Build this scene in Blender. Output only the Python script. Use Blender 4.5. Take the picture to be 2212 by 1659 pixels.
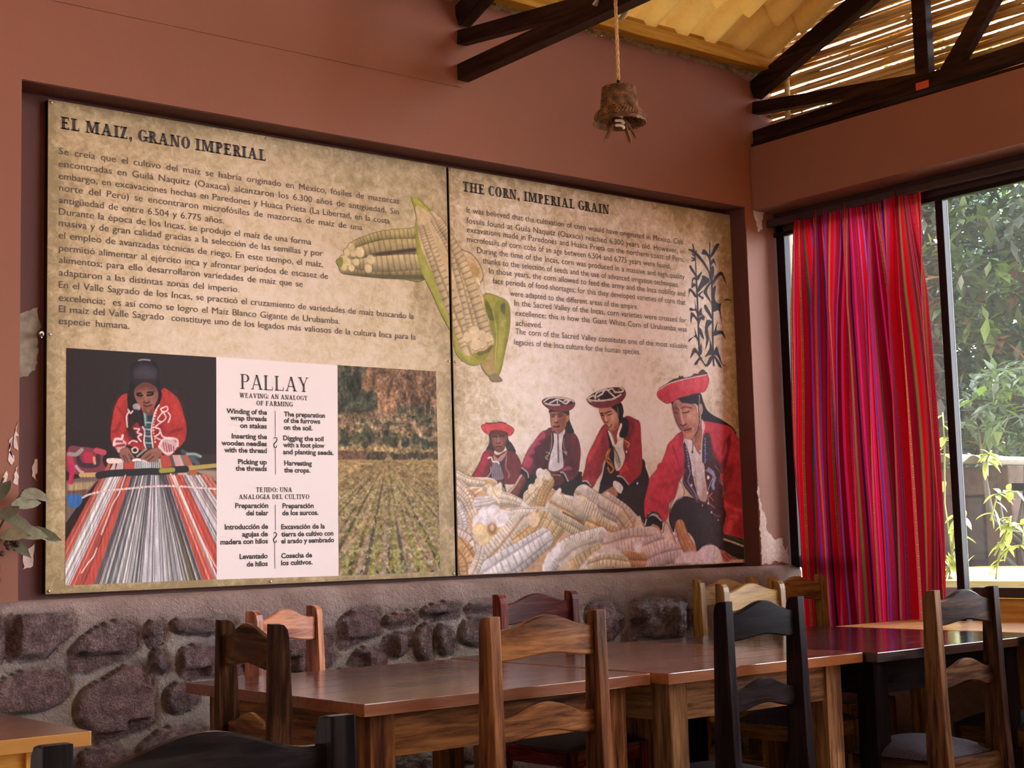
import bpy, bmesh, math, random
import numpy as np
from mathutils import Vector, Matrix
random.seed(7); np.random.seed(7)
D = bpy.data; SC = bpy.context.scene; COL = SC.collection
for o in list(D.objects): D.objects.remove(o)
PI = math.pi
# ------------------------------------------------------------------ camera, sky, sun, exposure
cd = D.cameras.new('camera'); cam = D.objects.new('camera', cd); COL.objects.link(cam)
cd.sensor_width = 36; cd.sensor_fit = 'HORIZONTAL'; cd.lens = 52.242; cd.clip_start = .05; cd.clip_end = 200
CR, CU, CF = Vector((.777, -.63, -.0272)), Vector((-.045, -.0984, .9941)), Vector((.6285, .7706, .1048))
CF.normalize(); CR = (CR - CF * CR.dot(CF)).normalized(); CU = CR.cross(CF)
cam.matrix_world = Matrix(((CR.x, CU.x, -CF.x, -2.058), (CR.y, CU.y, -CF.y, -5.167), (CR.z, CU.z, -CF.z, 1.164), (0, 0, 0, 1)))
SC.camera = cam
W = D.worlds.new('sky'); SC.world = W; W.use_nodes = True
wt = W.node_tree; bg = wt.nodes['Background']     # hazy sky, much brighter on the sun's side (+x)
tc = wt.nodes.new('ShaderNodeTexCoord'); sx = wt.nodes.new('ShaderNodeSeparateXYZ'); mr = wt.nodes.new('ShaderNodeMapRange'); wr = wt.nodes.new('ShaderNodeValToRGB')
wt.links.new(tc.outputs['Generated'], sx.inputs[0]); wt.links.new(sx.outputs[0], mr.inputs[0]); mr.inputs[1].default_value = -.35; mr.inputs[2].default_value = .65; mr.inputs[3].default_value = .35; mr.inputs[4].default_value = 6.5
wt.links.new(mr.outputs[0], bg.inputs[1]); wt.links.new(sx.outputs[0], wr.inputs[0]); wr.color_ramp.elements[0].color = (.99, .97, 1.0, 1); wr.color_ramp.elements[1].color = (.96, .97, 1.10, 1); wt.links.new(wr.outputs[0], bg.inputs[0])
sl = D.lights.new('sun', 'SUN'); sl.energy = 13.0; sl.angle = .03; sl.color = (1, .95, .86)
sun = D.objects.new('sun', sl); COL.objects.link(sun)
sun.rotation_euler = Vector((-.36, .32, -.88)).to_track_quat('-Z', 'Y').to_euler()
vs = SC.view_settings
SC.display_settings.display_device = 'sRGB'
vs.view_transform = 'Standard'; vs.look = 'None'; vs.gamma = 1; vs.use_curve_mapping = False
vs.exposure = 1.66
SC.cycles.max_bounces = 10; SC.cycles.diffuse_bounces = 6; SC.cycles.transparent_max_bounces = 16

# ------------------------------------------------------------------ helpers
def lin(h):
    if isinstance(h, (tuple, list)): return tuple(h[:3])
    c = [((h >> s) & 255) / 255 for s in (16, 8, 0)]
    return tuple(x / 12.92 if x <= .04045 else ((x + .055) / 1.055) ** 2.4 for x in c)
def link(o, parent=None):
    COL.objects.link(o)
    if parent: o.parent = parent
    return o
def tag(o, label=None, cat=None, group=None, kind=None):
    for k, v in (('label', label), ('category', cat), ('group', group), ('kind', kind)):
        if v: o[k] = v
    return o
def thing(name, label, cat, loc=(0, 0, 0), rz=0, group=None):
    o = D.objects.new(name, None); o.empty_display_size = .1; link(o); o.location = loc; o.rotation_euler = (0, 0, rz)
    return tag(o, label, cat, group)
def mesh_of(bm, name, m, smooth=False):
    me = D.meshes.new(name); bm.to_mesh(me); bm.free()
    for x in (m if isinstance(m, (list, tuple)) else [m]): me.materials.append(x)
    if smooth: me.polygons.foreach_set('use_smooth', [True] * len(me.polygons))
    return me
def obj(name, bm, m, parent=None, smooth=False, kind=None):
    me = bm if isinstance(bm, bpy.types.Mesh) else mesh_of(bm, name, m, smooth)
    o = D.objects.new(name, me); link(o, parent)
    return tag(o, kind=kind)
def struct(name, bm, m, smooth=False): return obj(name, bm, m, None, smooth, 'structure')
def box(bm, a, b, bev=0, rot=None):
    c = [(a[i] + b[i]) / 2 for i in range(3)]; s = [abs(b[i] - a[i]) for i in range(3)]
    g = bmesh.ops.create_cube(bm, size=1)['verts']
    bmesh.ops.scale(bm, vec=s, verts=g)
    if bev:
        es = list({e for v in g for e in v.link_edges})
        r = bmesh.ops.bevel(bm, geom=es, offset=bev, segments=2, affect='EDGES', profile=.6)
        g = list({v for f in r['faces'] for v in f.verts} | {v for v in g if v.is_valid})
    if rot is not None: bmesh.ops.rotate(bm, matrix=rot, verts=g)
    bmesh.ops.translate(bm, vec=c, verts=g)
    return g
def prism(bm, poly, axis, a, b, bev=0):
    """polygon (list of 2-D points) pushed along an axis from a to b"""
    def P(p, t): return {'x': (t, p[0], p[1]), 'y': (p[0], t, p[1]), 'z': (p[0], p[1], t)}[axis]
    A = [bm.verts.new(P(p, a)) for p in poly]; B = [bm.verts.new(P(p, b)) for p in poly]
    n = len(poly); fs = [bm.faces.new(A[::-1]), bm.faces.new(B)]
    for i in range(n): fs.append(bm.faces.new((A[i], A[(i + 1) % n], B[(i + 1) % n], B[i])))
    bmesh.ops.recalc_face_normals(bm, faces=fs)
    if bev:
        es = [e for f in fs[:2] for e in f.edges]
        bmesh.ops.bevel(bm, geom=list(set(es)), offset=bev, segments=2, affect='EDGES', profile=.6)
def tube(bm, pts, r, n=8, cap=True, twist=None):
    pts = [Vector(p) for p in pts]; R = r if isinstance(r, (list, tuple)) else [r] * len(pts); rings = []
    up = Vector((.03, .05, 1))
    for i, p in enumerate(pts):
        d = (pts[min(i + 1, len(pts) - 1)] - pts[max(i - 1, 0)]).normalized()
        s = d.cross(up)
        if s.length < .08: s = d.cross(Vector((1, .1, 0)))
        s.normalize(); t = s.cross(d)
        rings.append([bm.verts.new(p + (s * math.cos(2 * PI * k / n) + t * math.sin(2 * PI * k / n)) * R[i]) for k in range(n)])
    for a, b in zip(rings, rings[1:]):
        for k in range(n): bm.faces.new((a[k], a[(k + 1) % n], b[(k + 1) % n], b[k]))
    if cap:
        bm.faces.new(rings[0][::-1]); bm.faces.new(rings[-1])
def lathe(bm, prof, n=24, cx=0, cy=0, close=False):
    rings = [[bm.verts.new((cx + r * math.cos(2 * PI * k / n), cy + r * math.sin(2 * PI * k / n), z)) for k in range(n)] for r, z in prof]
    for a, b in zip(rings, rings[1:]):
        for k in range(n): bm.faces.new((a[k], a[(k + 1) % n], b[(k + 1) % n], b[k]))
def beam(bm, p, q, x0, x1, h, bev=.004):
    """timber between two (y, z) points, h deep, from x0 to x1"""
    p, q = Vector(p), Vector(q); d = (q - p).normalized(); n = Vector((-d.y, d.x)) * h / 2
    prism(bm, [tuple(p - n), tuple(q - n), tuple(q + n), tuple(p + n)], 'x', x0, x1, bev)
def grid_mesh(name, X, col=None, flip=False, keep=None):
    """rows x cols x 3 array -> mesh with an optional colour attribute"""
    r, c = X.shape[:2]; idx = np.arange(r * c).reshape(r, c)
    q = np.stack([idx[:-1, :-1], idx[:-1, 1:], idx[1:, 1:], idx[1:, :-1]], -1).reshape(-1, 4)
    if flip: q = q[:, ::-1]
    if keep is not None: q = q[keep.reshape(-1)]
    me = D.meshes.new(name); me.vertices.add(r * c); me.vertices.foreach_set('co', X.reshape(-1).astype(np.float32))
    me.loops.add(q.size); me.loops.foreach_set('vertex_index', q.reshape(-1).astype(np.int32))
    me.polygons.add(len(q)); me.polygons.foreach_set('loop_start', np.arange(0, q.size, 4, dtype=np.int32)); 
    try: me.polygons.foreach_set('loop_total', np.full(len(q), 4, dtype=np.int32))
    except Exception: pass
    me.update(calc_edges=True)
    me.polygons.foreach_set('use_smooth', np.ones(len(q), bool))
    if col is not None:
        a = me.color_attributes.new('col', 'FLOAT_COLOR', 'POINT'); a.data.foreach_set('color', col.reshape(-1).astype(np.float32))
    return me

# ------------------------------------------------------------------ materials
class N:
    def __init__(s, name):
        s.m = D.materials.new(name); s.m.use_nodes = True; s.t = s.m.node_tree; s.p = s.t.nodes['Principled BSDF']; s.o = s.t.nodes['Material Output']
    def n(s, k, **kw):
        x = s.t.nodes.new(k)
        for a, b in kw.items(): setattr(x, a, b)
        return x
    def l(s, a, b): s.t.links.new(a, b)
    def coord(s, sc=(1, 1, 1), kind='Object', rnd=False, rot=(0, 0, 0)):
        c = s.n('ShaderNodeTexCoord').outputs[kind]
        mp = s.n('ShaderNodeMapping'); mp.inputs['Scale'].default_value = sc; mp.inputs['Rotation'].default_value = rot; s.l(c, mp.inputs[0])
        if rnd:
            i = s.n('ShaderNodeObjectInfo'); v = s.n('ShaderNodeVectorMath', operation='SCALE'); v.inputs[0].default_value = (13, 7, 5)
            s.l(i.outputs['Random'], v.inputs[3]); s.l(v.outputs[0], mp.inputs['Location'])
        return mp.outputs[0]
    def noise(s, co, sc, det=4, rough=.55, dist=0):
        x = s.n('ShaderNodeTexNoise'); x.inputs['Scale'].default_value = sc; x.inputs['Detail'].default_value = det; x.inputs['Roughness'].default_value = rough; x.inputs['Distortion'].default_value = dist
        s.l(co, x.inputs['Vector']); return x.outputs['Fac']
    def ramp(s, f, st):
        r = s.n('ShaderNodeValToRGB'); e = r.color_ramp.elements
        while len(e) < len(st): e.new(.5)
        for i, (p, c) in enumerate(st): e[i].position = p; e[i].color = (*lin(c), 1)
        s.l(f, r.inputs[0]); return r.outputs[0]
    def mix(s, f, a, b, mode='MIX'):
        x = s.n('ShaderNodeMix', data_type='RGBA', blend_type=mode)
        for v, k in ((f, 0), (a, 6), (b, 7)):
            if isinstance(v, (int, float)) and k == 0: x.inputs[0].default_value = v
            elif isinstance(v, (int, tuple)): x.inputs[k].default_value = (*lin(v), 1)
            else: s.l(v, x.inputs[k])
        return x.outputs[2]
    def math(s, op, a, b=0.0):
        x = s.n('ShaderNodeMath', operation=op)
        for i, v in enumerate((a, b)):
            if isinstance(v, (int, float)): x.inputs[i].default_value = v
            else: s.l(v, x.inputs[i])
        return x.outputs[0]
    def base(s, c):
        if isinstance(c, (int, tuple)): s.p.inputs['Base Color'].default_value = (*lin(c), 1)
        else: s.l(c, s.p.inputs['Base Color'])
    def bump(s, h, st=.3, d=.01):
        b = s.n('ShaderNodeBump'); b.inputs['Strength'].default_value = st; b.inputs['Distance'].default_value = d; s.l(h, b.inputs['Height']); s.l(b.outputs[0], s.p.inputs['Normal'])
    def rough(s, r, spec=None):
        if isinstance(r, (int, float)): s.p.inputs['Roughness'].default_value = r
        else: s.l(r, s.p.inputs['Roughness'])
        if spec is not None: s.p.inputs['Specular IOR Level'].default_value = spec
def plain(name, c, r=.5, spec=.4, var=.12, sc=20, bump=0, metal=0):
    k = N(name); co = k.coord(rnd=True); f = k.noise(co, sc); cl = lin(c)
    k.base(k.ramp(f, [(.3, tuple(x * (1 - var) for x in cl)), (.7, tuple(min(1, x * (1 + var)) for x in cl))])); k.rough(r, spec); k.p.inputs['Metallic'].default_value = metal
    if bump: k.bump(f, bump, .004)
    return k.m
def wood(name, c0, c1, c2, r=.35, axis='x', sc=1.0, coat=.0, spec=.07):
    k = N(name); s = {'x': (1.1, 14, 14), 'y': (14, 1.1, 14), 'z': (14, 14, 1.1)}[axis]; co = k.coord(tuple(v * sc for v in s), rnd=True)
    big = k.noise(k.coord(tuple(v * .22 * sc for v in s), rnd=True), 2.0, 3, .5, .6); fine = k.noise(co, 4.2, 5, .62, .4)
    g = k.math('ADD', k.math('MULTIPLY', big, .75), k.math('SUBTRACT', k.math('MULTIPLY', fine, .75), .25))
    k.base(k.ramp(g, [(.36, c0), (.5, c1), (.66, c2)])); k.rough(k.math('ADD', k.math('MULTIPLY', fine, .18), r - .09), spec); k.bump(fine, .12, .002)
    if coat: k.p.inputs['Coat Weight'].default_value = coat; k.p.inputs['Coat Roughness'].default_value = .12
    return k.m
def wall_paint(name, c, var=.06):
    k = N(name); co = k.coord(); a = k.noise(co, 1.3, 5, .6); b = k.noise(co, 60, 4, .6); cl = lin(c)
    k.base(k.ramp(a, [(.3, tuple(x * (1 - var) for x in cl)), (.7, tuple(x * (1 + var) for x in cl))])); k.rough(.62, .3); k.bump(b, .12, .003); return k.m
M = {}
M['wall'] = wall_paint('terracotta wall paint', 0x84523d)
M['header'] = wall_paint('terracotta header paint', 0x7e5242)
M['peel'] = plain('bare grey plaster', 0x8a8070, .85, .2, .3, 30, .5)
M['peel_white'] = plain('flaking white plaster', 0xc9b4ac, .85, .2, .2, 60, .4)
M['floor'] = plain('fired clay floor tile', 0x8e6c54, .35, .4, .2, 3)
M['beam'] = wood('dark stained timber', 0x1c100d, 0x281812, 0x38231a, .42, 'y')
M['tile'] = None
k = N('ochre roof tile'); co = k.coord((1, 1, 1)); f = k.noise(co, 2.6, 6, .62); g = k.noise(co, 34, 4, .6)
k.base(k.mix(k.math('MULTIPLY', g, .5), k.ramp(f, [(.28, 0xd0a548), (.5, 0xe6be62), (.72, 0xf0cc78)]), 0xb08a3c)); k.rough(.75, .2); k.bump(g, .25, .004)
tl = k.n('ShaderNodeBsdfTranslucent'); tl.inputs[0].default_value = (.85, .58, .16, 1); mx = k.n('ShaderNodeMixShader'); mx.inputs[0].default_value = .017; k.l(k.p.outputs[0], mx.inputs[1]); k.l(tl.outputs[0], mx.inputs[2]); k.l(mx.outputs[0], k.o.inputs[0]); M['tile'] = k.m      # thin moulded sheet, lets a little sun through
M['purlin'] = wood('ochre painted batten', 0x8c6420, 0xa87c2c, 0xb88c3a, .5, 'x')
M['mortar'] = plain('rough mortar', 0x8c7a58, .9, .1, .3, 26, .8)
M['frame_black'] = plain('black steel', 0x16100f, .38, .14, .2, 30)
M['frame_grey'] = plain('worn blue grey steel', 0x565a66, .35, .5, .1, 8)
M['railbrown'] = plain('dark brown curtain rail', 0x2e1d1c, .4, .5, .15, 10)
k = N('window glass'); t = k.n('ShaderNodeBsdfTransparent'); g = k.n('ShaderNodeBsdfGlossy'); g.inputs['Roughness'].default_value = .03; t.inputs[0].default_value = (.96, .98, .97, 1)
fr = k.n('ShaderNodeFresnel'); fr.inputs[0].default_value = 1.35; mx = k.n('ShaderNodeMixShader'); k.l(fr.outputs[0], mx.inputs[0]); k.l(t.outputs[0], mx.inputs[1]); k.l(g.outputs[0], mx.inputs[2]); du = k.n('ShaderNodeBsdfTranslucent'); m2 = k.n('ShaderNodeMixShader'); m2.inputs[0].default_value = .006; k.l(mx.outputs[0], m2.inputs[1]); k.l(du.outputs[0], m2.inputs[2]); k.l(m2.outputs[0], k.o.inputs[0]); M['glass'] = k.m      # with a film of dust
# parchment print: blotchy, darker towards the board's edges as printed
def parchment(name, x0, x1, z0, z1, pal):
    k = N(name); co = k.coord(); s = k.n('ShaderNodeSeparateXYZ'); k.l(co, s.inputs[0])
    def edge(o, a, b):
        u = k.math('DIVIDE', k.math('SUBTRACT', o, a), b - a); v = k.math('MULTIPLY', k.math('MULTIPLY', u, k.math('SUBTRACT', 1.0, u)), 4.0); return k.math('POWER', k.math('MAXIMUM', v, 0.0), .42)
    e = k.math('MULTIPLY', edge(s.outputs[0], x0, x1), edge(s.outputs[2], z0, z1))
    a = k.noise(co, 3.2, 8, .68, .6); b = k.noise(co, 24, 8, .8, .5); f = k.math('ADD', k.math('MULTIPLY', a, .75), k.math('MULTIPLY', b, 1.05)); f = k.math('SUBTRACT', f, .38)
    f = k.math('ADD', k.math('SUBTRACT', f, .46), k.math('MULTIPLY', e, .52))
    k.base(k.ramp(f, list(zip((.10, .28, .46, .66), pal)))); k.rough(.42, .25); return k.m
k = N('printed ink picture'); at = k.n('ShaderNodeVertexColor', layer_name='col'); k.base(at.outputs[0]); k.rough(.45, .12)
tr = k.n('ShaderNodeBsdfTransparent'); mx = k.n('ShaderNodeMixShader'); k.l(at.outputs[1], mx.inputs[0]); k.l(tr.outputs[0], mx.inputs[1]); k.l(k.p.outputs[0], mx.inputs[2]); k.l(mx.outputs[0], k.o.inputs[0]); M['print'] = k.m
M['ink'] = plain('black print ink', 0x2a2420, .5, .3, .05)
M['ink_grey'] = plain('brown grey print ink', 0x4f443b, .5, .3, .05)
M['card'] = plain('white printed card', 0xe6d8d6, .4, .25, .015, 3)
M['screw'] = plain('steel screw', 0xb0a898, .3, .5, .1, 30, 0, .8)
M['board_edge'] = plain('black board backing', 0x0c0808, .5, .3)

# ------------------------------------------------------------------ painter for the printed photographs
class Canvas:
    def __init__(s, x0, z0, x1, z1, cell):
        s.c = cell / 2; s.x0, s.z1 = x0, z1; s.w = int((x1 - x0) / cell) * 2; s.h = int((z1 - z0) / cell) * 2
        s.rgb = np.zeros((s.h, s.w, 3), np.float32); s.a = np.zeros((s.h, s.w), np.float32)
    def xy(s, p): p = np.array(p, np.float32).reshape(-1, 2); return np.stack([(p[:, 0] - s.x0) / s.c, (s.z1 - p[:, 1]) / s.c], 1)
    def put(s, m, col, al, ox, oy):
        h, w = m.shape; sl = (slice(oy, oy + h), slice(ox, ox + w)); m = m * al
        c = col if isinstance(col, np.ndarray) else np.array([((col >> q) & 255) / 255 for q in (16, 8, 0)], np.float32)
        s.rgb[sl] = s.rgb[sl] * (1 - m[..., None]) + c * m[..., None]; s.a[sl] = np.maximum(s.a[sl], np.minimum(1, m * 1.15) if al > .7 else s.a[sl])
    def bb(s, p, pad):
        a = np.floor(p.min(0) - pad).astype(int); b = np.ceil(p.max(0) + pad).astype(int) + 1
        return max(0, a[0]), max(0, a[1]), min(s.w, b[0]), min(s.h, b[1])
    def cr(s, p, closed, k=8):
        n = len(p); out = []
        if n < 3: return p
        for i in range(n if closed else n - 1):
            q = [p[(i + d) % n] if closed else p[min(max(i + d, 0), n - 1)] for d in (-1, 0, 1, 2)]
            for j in range(k):
                t = j / k; out.append(.5 * (2 * q[1] + (q[2] - q[0]) * t + (2 * q[0] - 5 * q[1] + 4 * q[2] - q[3]) * t * t + (3 * q[1] - q[0] - 3 * q[2] + q[3]) * t ** 3))
        if not closed: out.append(p[-1])
        return np.array(out)
    def fill(s, p, col, al, blur, smooth):
        p = s.xy(p)
        if smooth: p = s.cr(p, True)
        r = blur / s.c; X0, Y0, X1, Y1 = s.bb(p, r * 2 + 2)
        if X1 <= X0 or Y1 <= Y0: return
        ss = 2; h, w = (Y1 - Y0) * ss, (X1 - X0) * ss; cnt = np.zeros((h, w + 1), np.int32); q = (p - (X0, Y0)) * ss; q2 = np.roll(q, -1, 0)
        for (xa, ya), (xb, yb) in zip(q, q2):
            if ya == yb: continue
            if ya > yb: xa, ya, xb, yb = xb, yb, xa, ya
            ys = np.arange(max(0, math.ceil(ya - .5)), min(h, math.ceil(yb - .5)))
            if len(ys) == 0: continue
            xs = xa + (ys + .5 - ya) * (xb - xa) / (yb - ya); np.add.at(cnt, (ys, np.clip(np.ceil(xs - .5), 0, w).astype(int)), 1)
        m = (np.cumsum(cnt, 1)[:, :w] & 1).astype(np.float32).reshape(h // ss, ss, w // ss, ss).mean((1, 3))
        s.put(s.blur(m, r), col, al, X0, Y0)
    def blur(s, m, r):
        r = int(round(r * .6))
        if r < 1: return m
        for _ in range(2):
            for ax in (0, 1):
                c = np.cumsum(np.pad(m, [(r + 1, r) if i == ax else (0, 0) for i in (0, 1)]), ax)
                m = (c[2 * r + 1:] - c[:-2 * r - 1]) / (2 * r + 1) if ax == 0 else (c[:, 2 * r + 1:] - c[:, :-2 * r - 1]) / (2 * r + 1)
        return m
    def near(s, p, X0, Y0, X1, Y1):
        yy, xx = np.mgrid[Y0:Y1, X0:X1].astype(np.float32) + .5; best = np.full(xx.shape, 1e9, np.float32); T = np.zeros_like(best); S = np.zeros_like(best); n = len(p) - 1
        for i in range(n):
            a, b = p[i], p[i + 1]; d = b - a; L = max(1e-6, float(d @ d)); t = ((xx - a[0]) * d[0] + (yy - a[1]) * d[1]) / L; tc = np.clip(t, 0, 1)
            ex, ey = xx - a[0] - tc * d[0], yy - a[1] - tc * d[1]; dd = ex * ex + ey * ey; k = dd < best
            best[k] = dd[k]; T[k] = ((tc + i) / n)[k]; S[k] = ((d[0] * ey - d[1] * ex) / math.sqrt(L))[k]
        return np.sqrt(best), T, S
    def stroke(s, p, w, col, al, blur):
        p = s.cr(s.xy(p), False, 5); r = w / 2 / s.c; X0, Y0, X1, Y1 = s.bb(p, r + 2 + blur / s.c)
        if X1 <= X0 or Y1 <= Y0: return
        d, _, _ = s.near(p, X0, Y0, X1, Y1); s.put(np.clip((r - d) / max(1, blur / s.c * 1.4) + .5, 0, 1), col, al, X0, Y0)
    def disc(s, x, z, r, col, al, blur):
        p = s.xy([x, z]); R = r / s.c; X0, Y0, X1, Y1 = s.bb(p, R + 2 + blur / s.c)
        if X1 <= X0 or Y1 <= Y0: return
        yy, xx = np.mgrid[Y0:Y1, X0:X1] + .5; d = np.hypot(xx - p[0, 0], yy - p[0, 1]); s.put(np.clip((R - d) / max(1, blur / s.c * 1.4) + .5, 0, 1).astype(np.float32), col, al, X0, Y0)
    def cob(s, p, w0, w1, nk, nr, hi, lo):
        p = s.cr(s.xy(p), False, 8); wm = max(w0, w1) / s.c; X0, Y0, X1, Y1 = s.bb(p, wm + 2)
        if X1 <= X0 or Y1 <= Y0: return
        d, T, S = s.near(p, X0, Y0, X1, Y1); hw = (w0 + (w1 - w0) * T) / s.c; v = S / hw; m = np.clip((1 - np.sqrt(np.minimum(4, (d / hw) ** 2))) * hw + .5, 0, 1)
        a = np.arcsin(np.clip(v, -1, 1)) / PI + .5; rr = a * nr; ri = np.floor(rr); dv = rr - ri - .5; du = T * nk + .37 * ri + .18 * np.sin(ri * 5 + T * 7); ki = np.floor(du); du = np.where((T <= 1e-4) | (T >= .9999), 0, du - ki - .5)
        kern = np.clip((1 - np.maximum(np.abs(du) * 2, np.abs(dv) * 2)) / .34, 0, 1) ** .7; jit = .5 + .5 * np.sin(ki * 12.9 + ri * 78.2)
        dx = p[-1] - p[0]; L_ = max(1e-6, float(np.hypot(*dx))); sg = -dx[0] / L_ if abs(dx[0]) > .3 * L_ else -1.0; up = v * sg
        shade = np.clip(.90 + .14 * up - .10 * v * v + .10 * dv * sg * 2 * kern - .08 * jit + .05 * (1 - 4 * du * du), .3, 1.15)
        H, L = (np.array([((c >> q) & 255) / 255 for q in (16, 8, 0)], np.float32) for c in (hi, lo)); L = L * .8 + H * .2; c = L + (H - L) * kern[..., None]; s.put(m.astype(np.float32), np.clip(c * shade[..., None], 0, 1).astype(np.float32), 1, X0, Y0)
    def mottle(s, amp, sx, sz, x0, z0, x1, z1):
        a, b = s.xy([x0, z1])[0].astype(int), s.xy([x1, z0])[0].astype(int); X0, Y0, X1, Y1 = max(0, a[0]), max(0, a[1]), min(s.w, b[0]), min(s.h, b[1]); h, w = Y1 - Y0, X1 - X0
        if h < 2 or w < 2: return
        t = np.zeros((h, w), np.float32)
        for q in (1, .5, .25):
            gx, gy = np.arange(w) * s.c / (sx * q), np.arange(h) * s.c / (sz * q); r = np.random.rand(int(gy[-1]) + 2, int(gx[-1]) + 2); i, j = gy.astype(int)[:, None], gx.astype(int)[None]; u, v = (gy % 1)[:, None], (gx % 1)[None]
            t += q ** .6 * ((r[i, j] * (1 - v) + r[i, j + 1] * v) * (1 - u) + (r[i + 1, j] * (1 - v) + r[i + 1, j + 1] * v) * u - .5)
        s.rgb[Y0:Y1, X0:X1] = np.clip(s.rgb[Y0:Y1, X0:X1] * (1 + amp * t[..., None]), 0, 1)
    def run(s, ops):
        for o in ops:
            if o[0] in 'FQ': s.fill(o[4], o[1], o[2] / 100, o[3], o[0] == 'F')
            elif o[0] == 'S': s.stroke(o[5], o[4], o[1], o[2] / 100, o[3])
            elif o[0] == 'E': s.disc(o[4], o[5], o[6], o[1], o[2] / 100, o[3])
            elif o[0] == 'N': s.mottle(*o[1:])
            elif o[0] == 'C': s.cob(o[7], o[5], o[6], o[3], o[4], o[1], o[2])
        return s
    def mesh(s, name, y, grain=.02, lo=None, hi=None, rect=None):
        c = s.rgb.reshape(s.h // 2, 2, s.w // 2, 2, 3).mean((1, 3)); a = s.a.reshape(s.h // 2, 2, s.w // 2, 2).mean((1, 3)); st = s.c * 2
        g = np.random.rand(*a.shape).astype(np.float32); c = np.clip(c * (1 + grain * (g[..., None] - .5) * 2), 0, 1); c = np.where(c <= .04045, c / 12.92, ((c + .055) / 1.055) ** 2.4)
        xs = (s.x0 + st * (np.arange(s.w // 2) + .5)) / 1000; zs = 1.02 + (s.z1 - st * (np.arange(s.h // 2) + .5)) / 1000
        if rect: xs = np.linspace(s.x0, s.x0 + st * (s.w // 2), s.w // 2) / 1000; zs = np.linspace(s.z1, s.z1 - st * (s.h // 2), s.h // 2) / 1000 + 1.02; a = np.ones_like(a)
        k0, k1 = np.searchsorted(xs, (-9 if lo is None else lo)), np.searchsorted(xs, (9 if hi is None else hi)); xs = xs[k0:k1]; c = c[:, k0:k1]; a = a[:, k0:k1]
        X = np.zeros((len(zs), len(xs), 3)); X[..., 0] = xs; X[..., 1] = y; X[..., 2] = zs[:, None]
        f = a > .02; keep = f[:-1, :-1] | f[1:, :-1] | f[:-1, 1:] | f[1:, 1:]
        return grid_mesh(name, X, np.concatenate([c, a[..., None]], -1), flip=True, keep=keep)

# board lettering and printed pictures: positions in millimetres on the board plane (x from the left board edge, z from the lower edge)
TEXT = {
 'es_title': [["EL MAIZ, GRANO IMPERIAL",46,1696,906]],
 'es_body': [["Se creía que el cultivo del maíz se habría originado en México, fósiles de mazorcas",41,1600,1555],["encontradas en Guilá Naquitz (Oaxaca) alcanzaron los 6.300 años de antigüedad. Sin",41,1553,1554],["embargo, en excavaciones hechas en Paredones y Huaca Prieta (La Libertad, en la costa",41,1507,1505],["norte del Perú) se encontraron microfósiles de mazorcas de maíz de una",42,1463,1364],["antigüedad de entre 6.504 y 6.775 años.",42,1417,713],["Durante la época de los Incas, se produjo el maíz de una forma",42,1374,1113],["masiva y de gran calidad gracias a la selección de las semillas y por",42,1332,1168],["el empleo de avanzadas técnicas de riego. En este tiempo, el maíz,",42,1286,1167],["permitió alimentar al ejército inca y afrontar períodos de escasez de",43,1239,1191],["alimentos; para ello desarrollaron variedades de maíz que se",43,1195,1069],["adaptaron a las distintas zonas del imperio.",43,1148,779],["En el Valle Sagrado de los Incas, se practicó el cruzamiento de variedades de maíz buscando la",43,1103,1621],["excelencia;  es así como se logro el Maíz Blanco Gigante de Urubamba.",44,1055,1245],["El maíz del Valle Sagrado  constituye uno de los legados más valiosos de la cultura Inca para la",44,1014,1629],["especie humana.",44,970,316]],
 'en_title': [["THE CORN, IMPERIAL GRAIN",1903,1701,2792]],
 'en_body': [["It was believed that the cultivation of corn would have originated in Mexico. Cob",1921,1606,3295],["fossils found at Guilá Naquitz (Oaxaca) reached 6,300 years old. However, in",1919,1558,3298],["excavations made in Paredones and Huaca Prieta on the northern coast of Peru,",1920,1517,3297],["microfossils of corn cobs of an age between 6,504 and 6,775 years were found.",1920,1473,3199],["During the time of the Incas, corn was produced in a massive and high quality",1975,1428,3295],["thanks to the selection of seeds and the use of advanced irrigation techniques.",2006,1384,3252],["In those years, the corn allowed to feed the army and the Inca nobility and",2041,1342,3295],["face periods of food shortages; for this they developed varieties of corn that",2060,1298,3295],["were adapted to the different areas of the empire.",2157,1249,2962],["In the Sacred Valley of the Incas, corn varieties were crossed for",2183,1207,3295],["excellence; this is how the Giant White Corn of Urubamba was",2186,1161,3295],["achieved.",2186,1115,2344],["The corn of the Sacred Valley constitutes one of the most valuable",2183,1076,3296],["legacies of the Inca culture for the human species.",2175,1027,2965]],
 'pallay': [["PALLAY",780,765,1091]],
 'card_sub': [["WEAVING: AN ANALOGY",775,731,1085],["OF FARMING",850,703,1015],["TEJIDO: UNA",845,361,1008],["ANALOGIA DEL CULTIVO",769,333,1087]],
 'card_body': [["Winding of the",718,667,897],["wrap threads",734,641,896],["on stakes",777,612,896],["Inserting the",740,570,896],["wooden needles",695,542,895],["with the thread",707,515,895],["Picking up",767,470,894],["the threads",756,444,894],["The preparation",974,663,1166],["of the furrows",973,638,1143],["on the soil.",973,610,1106],["Digging the soil",969,567,1158],["with a foot plow",969,540,1162],["and planting seeds.",968,512,1205],["Harvesting",973,467,1101],["the crops.",972,439,1093],["Preparación",753,299,899],["del telar",801,270,899],["Introducción de",707,217,897],["agujas de",782,188,896],["madera con hilos",688,160,896],["Levantado",770,102,894],["de hilos",801,72,894],["Preparación",963,297,1107],["de los surcos.",961,269,1129],["Excavación de la",956,214,1158],["tierra de cultivo con",956,185,1198],["el arado y sembrado",955,158,1201],["Cosecha de",955,100,1096],["los cultivos.",954,72,1098]],
}
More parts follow.
